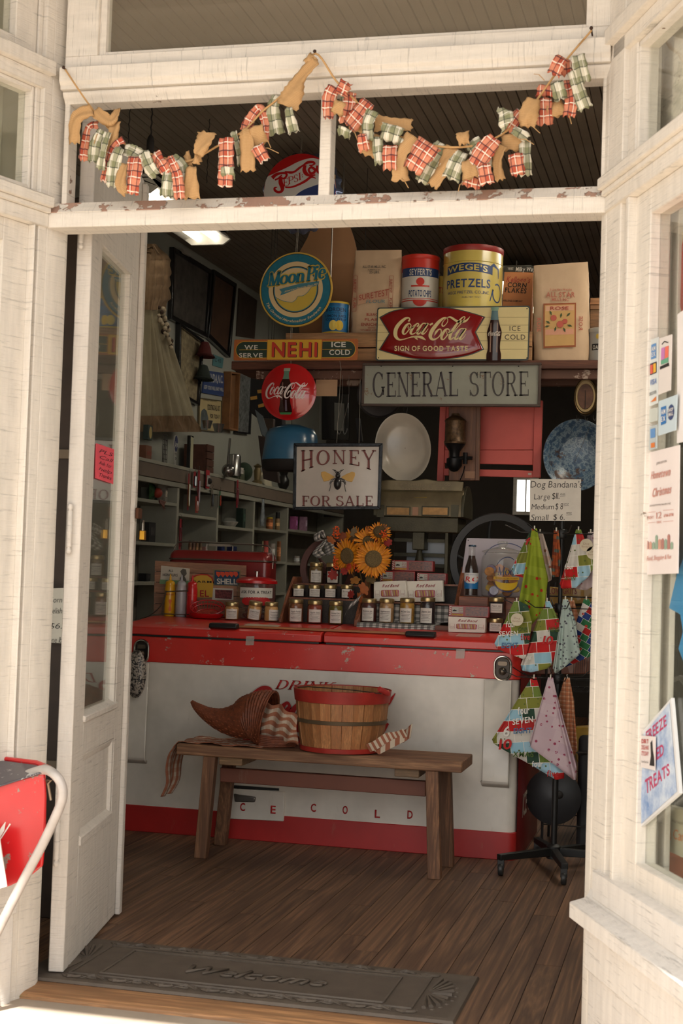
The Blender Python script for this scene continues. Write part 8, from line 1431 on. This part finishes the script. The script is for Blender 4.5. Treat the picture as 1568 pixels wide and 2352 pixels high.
for st_ in GS.replace('\n', '|').split('|'):
    k, *ps = st_.split(); P_ = [tuple(float(q) for q in p.split(',')) for p in ps]; S = spl(P_, 7); n = len(S)-1; dn = random.uniform(-.035, .02); u0, v0 = random.random(), random.random(); ph = random.uniform(0, 6); cu_ = random.uniform(.05, .5)
    L3 = [ga.l(x, y, dn) for x, y, w_ in S]; acc = [0]
    for a, b in zip(L3, L3[1:]): acc.append(acc[-1]+(b-a).length)
    mb = MB(); vs = []; uv = []; M_ = 6
    for i, (p, s_) in enumerate(zip(L3, S)):
        a, b = L3[max(i-1, 0)], L3[min(i+1, n)]; d = b-a; d.y = 0; d.normalize(); nrm = Vector((-d.z, 0, d.x)); tt = i/n; wd = s_[2]*sg*1.28*(1+.08*math.sin(i*2.1+ph))
        for j in range(M_+1):
            e = j/M_-.5; bow = cu_*wd*(.55*(.25-e*e)*2); q = p+nrm*(e*wd)+Vector((0, -bow-.010*math.sin(tt*3.1+ph*.2)+.004*math.sin(e*9+tt*6+ph), 0)); q += d*(.004*math.sin(j*2.3+ph)*(i == n)); vs.append(tuple(q)); uv.append((e*wd*1.25+u0, acc[i]+v0))
    mb.add(vs, [(i*(M_+1)+j, i*(M_+1)+j+1, (i+1)*(M_+1)+j+1, (i+1)*(M_+1)+j) for i in range(n) for j in range(M_)], uv)
    ga.b(mb, 'burlap_strip' if k == 'b' else 'fabric_strip', {'b': BU, 'o': O_, 'g': G2_}[k], smooth=180, solid=.0012)
for x, y in tw[1:-1:1]: pass
for a, b in (((235, 300), (216, 330)), ((596, 340), (640, 352)), ((612, 318), (622, 340)), ((812, 300), (822, 325)), ((922, 410), (938, 432)), ((1062, 420), (1052, 440)), ((1205, 285), (1240, 306)), ((1190, 320), (1226, 332)), ((1226, 170), (1250, 185)), ((1304, 262), (1312, 285))):
    p, q = ga.l(*a, -.02), ga.l(*b, -.03); ga.b(MB().tube([p, p.lerp(q, .5)+Vector((0, -.01, .004)), q], .0012, 4), 'loose_thread', BU)
# ---- stickers on the right-hand window ----
PR = RT
def stick(name, label, cat, q, dn=.026, m=K((206, 206, 200)), th=.002):
    o = at(sum(p[0] for p in q)/len(q), max(p[1] for p in q), PR, dn); t = T(name, label, cat, o, PR[2], None, PR); t.dn = dn; c = [t.l(*p, dn) for p in q]; ax = [(v.x, v.z) for v in c]
    t.b(MB().prism(ax[::-1], 0, th), 'sheet', m); return t
def sq(t, q, m, nm='print', e=.001): c = [t.l(*p, t.dn) for p in q]; t.b(MB().add([(v.x, -e, v.z) for v in c], [tuple(range(len(q)))]), nm, m)
def stx(t, s_, q, m, e=.0016, **k):
    P_ = [t.l(*p, t.dn) for p in q]; mb = MB(); text(mb, s_, lambda u, v: (lambda r: (r.x, -e, r.z))(P_[3].lerp(P_[2], u).lerp(P_[0].lerp(P_[1], u), v)), **k); t.b(mb, 'lettering', m)
BL2, OR2, WH2 = K((96, 140, 190)), K((210, 120, 60)), K((222, 218, 212))
t = stick('payment_sticker', 'tall narrow sticker of payment card marks on the right-hand window', 'sticker', ((1493, 781), (1511, 774), (1509, 926), (1490, 934)), m=K((206, 210, 208)))
sq(t, ((1496, 792), (1507, 788), (1507, 822), (1495, 826)), BL2); stx(t, 'AM', ((1497, 797), (1506, 794), (1506, 804), (1497, 807)), WH2, font='bold'); stx(t, 'EX', ((1497, 810), (1506, 807), (1506, 817), (1497, 820)), WH2, font='bold')
sq(t, ((1493, 836), (1508, 830), (1508, 856), (1493, 862)), K((60, 50, 60))); sq(t, ((1494, 839), (1500, 837), (1500, 857), (1494, 860)), K((206, 90, 70)), e=.0014); sq(t, ((1501, 836), (1507, 834), (1507, 854), (1501, 857)), K((220, 170, 60)), e=.0014)
stx(t, 'VISA', ((1493, 873), (1508, 868), (1508, 880), (1493, 886)), K((80, 110, 170)), font='bold', shear=.2); stx(t, 'DISCOVER', ((1492, 902), (1508, 896), (1508, 903), (1492, 909)), K((90, 90, 90)), font='bold'); sq(t, ((1494, 924), (1507, 910), (1507, 920)), OR2)
t = stick('shop_sticker', 'white sticker with a colourful little picture, upper right of the window stickers', 'sticker', ((1514, 777), (1542, 768), (1539, 896), (1511, 907)), m=K((214, 206, 200)))
sq(t, ((1519, 800), (1527, 797), (1526, 826), (1518, 829)), K((190, 120, 176))); sq(t, ((1528, 797), (1536, 794), (1535, 820), (1527, 824)), K((220, 110, 90))); sq(t, ((1518, 828), (1535, 820), (1535, 832), (1518, 838)), K((100, 160, 130))); sq(t, ((1516, 842), (1536, 833), (1537, 840), (1516, 849)), INK); sq(t, ((1520, 790), (1526, 783), (1535, 786), (1535, 788), (1526, 786), (1521, 792)), INK)
t = stick('small_sticker', 'small blank pale square sticker left of the pale blue card sticker', 'sticker', ((1491, 940), (1509, 936), (1508, 966), (1490, 971)), m=K((190, 194, 186)))
t = stick('blue_sticker', 'small sticker with blue and orange marks above the town poster', 'sticker', ((1491, 980), (1508, 975), (1507, 1030), (1490, 1034)), m=K((176, 184, 184))); sq(t, ((1494, 986), (1505, 983), (1505, 1004), (1494, 1007)), BL2); sq(t, ((1495, 1018), (1504, 1016), (1504, 1027), (1495, 1029)), OR2)
t = stick('card_sticker', 'pale blue square sticker with a round dark emblem on the right-hand window', 'sticker', ((1512, 922), (1554, 906), (1551, 988), (1511, 1001)), m=K((186, 200, 206))); sq(t, ((1518, 936), (1530, 932), (1530, 972), (1518, 977)), K((50, 110, 170))); stx(t, 'AM', ((1519, 941), (1529, 938), (1529, 950), (1519, 953)), WH2, font='bold'); stx(t, 'EX', ((1519, 957), (1529, 954), (1529, 966), (1519, 969)), WH2, font='bold')
sq(t, [(1541+7.5*math.cos(a*.4), 947+18*math.sin(a*.4)-3*math.cos(a*.4)) for a in range(16)], K((60, 72, 110))); stx(t, 'SHOP', ((1535, 939), (1547, 935), (1547, 943), (1535, 947)), WH2, font='bold'); stx(t, 'SMALL', ((1535, 949), (1547, 945), (1547, 953), (1535, 957)), WH2, font='bold')
t = stick('event_poster', 'pale pink paper poster for a December evening taped inside the right-hand window', 'poster', ((1484, 1041), (1560, 1022), (1556, 1317), (1478, 1320)), .03, K((222, 211, 206)))
PKI = K((196, 140, 128)); GYI = K((120, 110, 106))
for s_, q, m_, k_ in (('JOIN US FOR', ((1508, 1062), (1532, 1056), (1532, 1061), (1508, 1067)), GYI, {}), ('Hometown', ((1496, 1083), (1540, 1072), (1539, 1092), (1495, 1101)), PKI, dict(shear=.3)), ('Christmas', ((1499, 1122), (1542, 1112), (1541, 1132), (1498, 1142)), PKI, dict(shear=.3)), ('DOWNTOWN SALUDA NC', ((1493, 1160), (1541, 1154), (1541, 1158), (1493, 1164)), GYI, {}), ('FRIDAY', ((1487, 1186), (1502, 1184), (1502, 1191), (1487, 1193)), PKI, {}), ('12', ((1508, 1176), (1520, 1174), (1520, 1190), (1508, 1192)), PKI, dict(font='thin')), ('DEC', ((1509, 1197), (1520, 1196), (1520, 1201), (1509, 1202)), PKI, {}), ('6PM-8PM', ((1525, 1181), (1547, 1178), (1547, 1185), (1525, 1188)), PKI, {}), ('Food, Shopping & Fun', ((1486, 1277), (1541, 1273), (1541, 1283), (1486, 1288)), PKI, dict(shear=.3))): stx(t, s_, q, m_, **dict(dict(font='bold'), **k_))
for x0, x1, y in ((1485, 1506, 1177), (1523, 1547, 1172), (1485, 1506, 1201), (1523, 1547, 1198)): sq(t, ((x0, y), (x1, y-2), (x1, y-1.2), (x0, y+.8)), PKI)
random.seed(8)
for i in range(9): x = 1484+i*7; h_ = random.uniform(12, 34); c = random.choice([(200, 150, 130), (140, 160, 140), (210, 176, 150), (170, 120, 110)]); sq(t, ((x, 1262-h_), (x+3, 1258-h_), (x+6, 1262-h_), (x+6, 1261), (x, 1262)), K(c), 'house_print')
t = stick('paper_sheet', 'blank white sheet at the right edge above the event poster', 'paper', ((1555, 722), (1600, 690), (1600, 1008), (1554, 1018)), .035, K((222, 216, 212)))
t = stick('red_round_sign', 'red round sign with cream rim, cut by the right edge of the picture', 'sign', [(1548+165+165*math.cos(R_(a)), 590+235*math.sin(R_(a))*1.0+(-.35*(165*math.cos(R_(a))))) for a in range(0, 360, 12)], .10, K((196, 176, 146)), .006)
sq(t, [(1548+165+157*math.cos(R_(a)), 590+226*math.sin(R_(a))+(-.35*(157*math.cos(R_(a))))) for a in range(0, 360, 12)], mat((170, 34, 28), .3), 'red_face', .0012)
t = stick('treats_sign', 'tilted pale blue sign for freeze dried treats leaning inside the right-hand window', 'sign', ((1468, 1688), (1541, 1603), (1560, 1822), (1469, 1901)), .03, K((206, 206, 206)), .008)
m_, nt, bs = nodes('frosty_print'); nn = noise(nt, mp(nt, (1, 1, 1)), 9, 6, .7); nt.links.new(ramp(nt, nn, [(.35, lin((96, 130, 180))), (.6, lin((200, 210, 220)))]), bs.inputs['Base Color']); bs.inputs['Roughness'].default_value = .4
sq(t, ((1472, 1694), (1538, 1614), (1555, 1818), (1473, 1892)), m_, 'frost_print'); MG = K((176, 60, 96))
for s_, q in (('FREEZE', ((1484, 1680), (1530, 1640), (1532, 1666), (1485, 1706))), ('DRIED', ((1486, 1734), (1524, 1706), (1526, 1732), (1487, 1762))), ('TREATS', ((1482, 1790), (1537, 1752), (1539, 1778), (1484, 1824)))): stx(t, s_, q, MG, font='bold', gap=.08)
t = stick('notice_sticker', 'small white sticker with red words over the treats sign', 'sticker', ((1470, 1689), (1505, 1692), (1504, 1770), (1471, 1762)), .024, K((214, 206, 202)), .001)
for i, s_ in enumerate(('DIRT', 'DOG HAS', "IT'S DAY")): stx(t, s_, ((1474, 1697+i*14), (1490, 1698+i*14), (1490, 1708+i*14), (1474, 1707+i*14)), K((170, 40, 44)), font='bold')
sq(t, ((1494, 1706), (1498, 1700), (1499, 1722), (1502, 1740), (1503, 1760), (1492, 1758), (1495, 1736)), INK, 'figure_print'); stx(t, 'Good Day Co.', ((1474, 1746), (1490, 1748), (1490, 1753), (1474, 1751)), INK)
# shapes standing in the right bay
PB = (2.02, -.02, PR[2])
def inb(name, label, cat, px, py, dn): o = at(px, py, PR, dn); t = T(name, label, cat, o, PR[2], None, PR); t.dn = dn; return t
t = inb('blue_scoop', 'bright blue curved plastic sled hanging in the right display window', 'sled', 1560, 1400, .06)
pts = [t.l(x, y, .06) for x, y in ((1610, 1230), (1575, 1262), (1552, 1320), (1534, 1398), (1560, 1412), (1566, 1450), (1556, 1490), (1568, 1522), (1612, 1530))]; n_ = len(pts)
t.b(MB().add([(p.x, p.y, p.z) for p in pts]+[(p.x, p.y+.02, p.z) for p in pts], [tuple(range(n_)), tuple(range(2*n_-1, n_-1, -1))]+[(i, n_+i, n_+(i+1) % n_, (i+1) % n_) for i in range(n_)]), 'sled', mat((24, 150, 215), .35), bev=.004)
t = inb('metal_hook', 'grey metal clamp hook below the blue sled', 'hook', 1560, 1560, .15); c = lambda x, y: tuple(t.l(x, y, .15)); t.b(MB().tube([c(1530, 1556), c(1545, 1562), c(1562, 1556), c(1580, 1560)], .006, 8).tube([c(1562, 1556), c(1572, 1572), c(1586, 1578)], .005, 8), 'clamp', mat((120, 120, 122), .3, .8))
DECK = .4005
t = T('plant_pot', 'orange clay pot with a cream paper bag label in the right display window', 'pot', tuple(at(1572, 1960, PR, .22))[:2]+(DECK,), 0); zz1 = at(1560, 1925, PR, .22).z-DECK; t.b(MB().lathe([(0, 0), (.09, 0), (.115, zz1*.85), (.125, zz1*.86), (.125, zz1), (.105, zz1), (.1, zz1*.9), (0, zz1*.88)], 28), 'pot', mat((176, 96, 66), .8)); 
t = stick('paper_bag_label', 'cream paper bag with an orange drawing in front of the clay pot', 'bag', ((1530, 1849), (1600, 1870), (1600, 1985), (1529, 1952)), .12, K((190, 184, 160)), .02); sq(t, ((1535, 1880), (1540, 1878), (1541, 1930), (1536, 1932)), OR2); stx(t, 'Harvest Time', ((1544, 1880), (1590, 1892), (1590, 1900), (1544, 1888)), K((110, 110, 100))); stx(t, 'Candle', ((1546, 1902), (1592, 1915), (1592, 1940), (1546, 1926)), OR2, shear=.2)
t = T('leafy_plant', 'small dark green leafy plant beside the clay pot', 'plant', tuple(at(1500, 1950, PR, .30))[:2]+(DECK,)); zz1 = at(1505, 1935, PR, .30).z-DECK
t.b(MB().lathe([(0, 0), (.04, 0), (.05, .07), (0, .07)], 16), 'pot', K((70, 60, 54)))
for k in range(9):
    a = k*.7; t.b(MB().tube(spl([(0, 0, .06), (.02*math.cos(a), .02*math.sin(a), zz1*.7), (.07*math.cos(a), .07*math.sin(a), zz1*(.9+.1*math.sin(k*3)))], 5), [.002]*6+[.005, .009, .010, .007, .002], 6), 'leaf', mat((44, 62, 46), .6))
# ---- red metal glider chair at the left edge ----
YC = -.19; ch = T('metal_chair', 'chipped red metal lawn seat with a bent grey tube arm at the left edge', 'chair', (at(-60, 2300, YC).x, YC, -.026), P=YC); REDC = enamel((196, 26, 30), (132, 124, 112), .42, .3, (150, 120, 110), 'chr', .3)
q = [(-60, 1822), (0, 1802), (60, 1786), (101, 1774), (104, 1830), (102, 1930), (96, 1990), (66, 2014), (20, 2036), (-60, 2052)]
ch.b(MB().prism([ch.xz(*p) for p in q[::-1]], 0, .012), 'side_panel', REDC, bev=.004)
tp4 = [ch.l(x, y, d) for x, y, d in ((-60, 1828, -.012), (0, 1803, -.012), (108, 1768, -.012), (118, 1762, .05), (0, 1745, .15), (-60, 1740, .15))]
ch.b(MB().add([tuple(v) for v in tp4]+[(v.x, v.y, v.z-.006) for v in tp4], [tuple(range(6)), tuple(range(11, 5, -1))]+[(i, 6+i, 6+(i+1) % 6, (i+1) % 6) for i in range(6)]), 'top_plate', enamel((74, 68, 74), (180, 176, 170), .42, .4, (120, 50, 50), 'ctp'), bev=.003)
e_ = [ch.l(x, y, d) for x, y, d in ((-60, 1736, .15), (0, 1742, .15), (85, 1752, .08), (112, 1763, .03))]; ch.b(MB().tube(e_, .007, 8), 'rolled_edge', REDC)
TUB = mat((182, 174, 168), .4, .15, var=.15, scale=20)
ch.b(MB().tube(spl([tuple(ch.l(x, y, d)) for x, y, d in ((60, 1780, .05), (100, 1768, -.0), (122, 1776, -.03), (139, 1797, -.035), (144, 1824, -.035), (136, 1856, -.035), (100, 1935, -.035), (60, 2010, -.035), (20, 2088, -.035), (-30, 2190, -.035), (-80, 2310, -.035))], 6), .0128, 14), 'tube_arm', TUB, smooth=180)
ch.b(MB().tube([tuple(ch.l(x, y, .02)) for x, y in ((103, 1800), (108, 1793), (118, 1792), (110, 1800), (117, 1838))], .004, 6), 'wire_clip', mat((150, 130, 110), .4, .6))
mb = MB(); mb.ribbon([ch.xz(-12, 1940)+(.006,), ch.xz(6, 1905)+(.012,), ch.xz(13, 1888)+(.002,)], lambda x, z: (x, -.001, z)); mb.ribbon([ch.xz(-10, 1945)+(.002,), ch.xz(24, 1892)+(.004,)], lambda x, z: (x, -.001, z)); ch.b(mb, 'white_lettering', K((214, 206, 196)))
for xx, yy in ((-100, 2330), (-118, 2300)): pass
for x_ in (ch.l(-60, 2000).x,): ch.b(MB().tube([(x_, .03, 0), (x_, .03, .5)], .0128, 10), 'rear_leg', TUB)
t = T('white_card', 'white card standing at the left edge against the red seat', 'card', (at(-30, 2050, YC-.06).x, YC-.06, at(-30, 2060, YC-.06).z), P=YC-.06); t.b(MB().prism([t.xz(*p) for p in ((15, 2036), (-2, 1918), (-90, 1900), (-90, 2070))], 0, .004), 'card', K((214, 206, 200)))
# leaf blown against the post
t = T('fallen_leaf', 'small green leaf on the pavement at the foot of the left post', 'leaf', tuple(atz(38, 2292, -.0268))); t.b(MB().add([(0, 0, .0), (.008, -.004, .006), (.03, .005, .012), (.012, .010, .006)], [(0, 1, 2, 3)]), 'leaf', K((90, 120, 70)), solid=.0006)
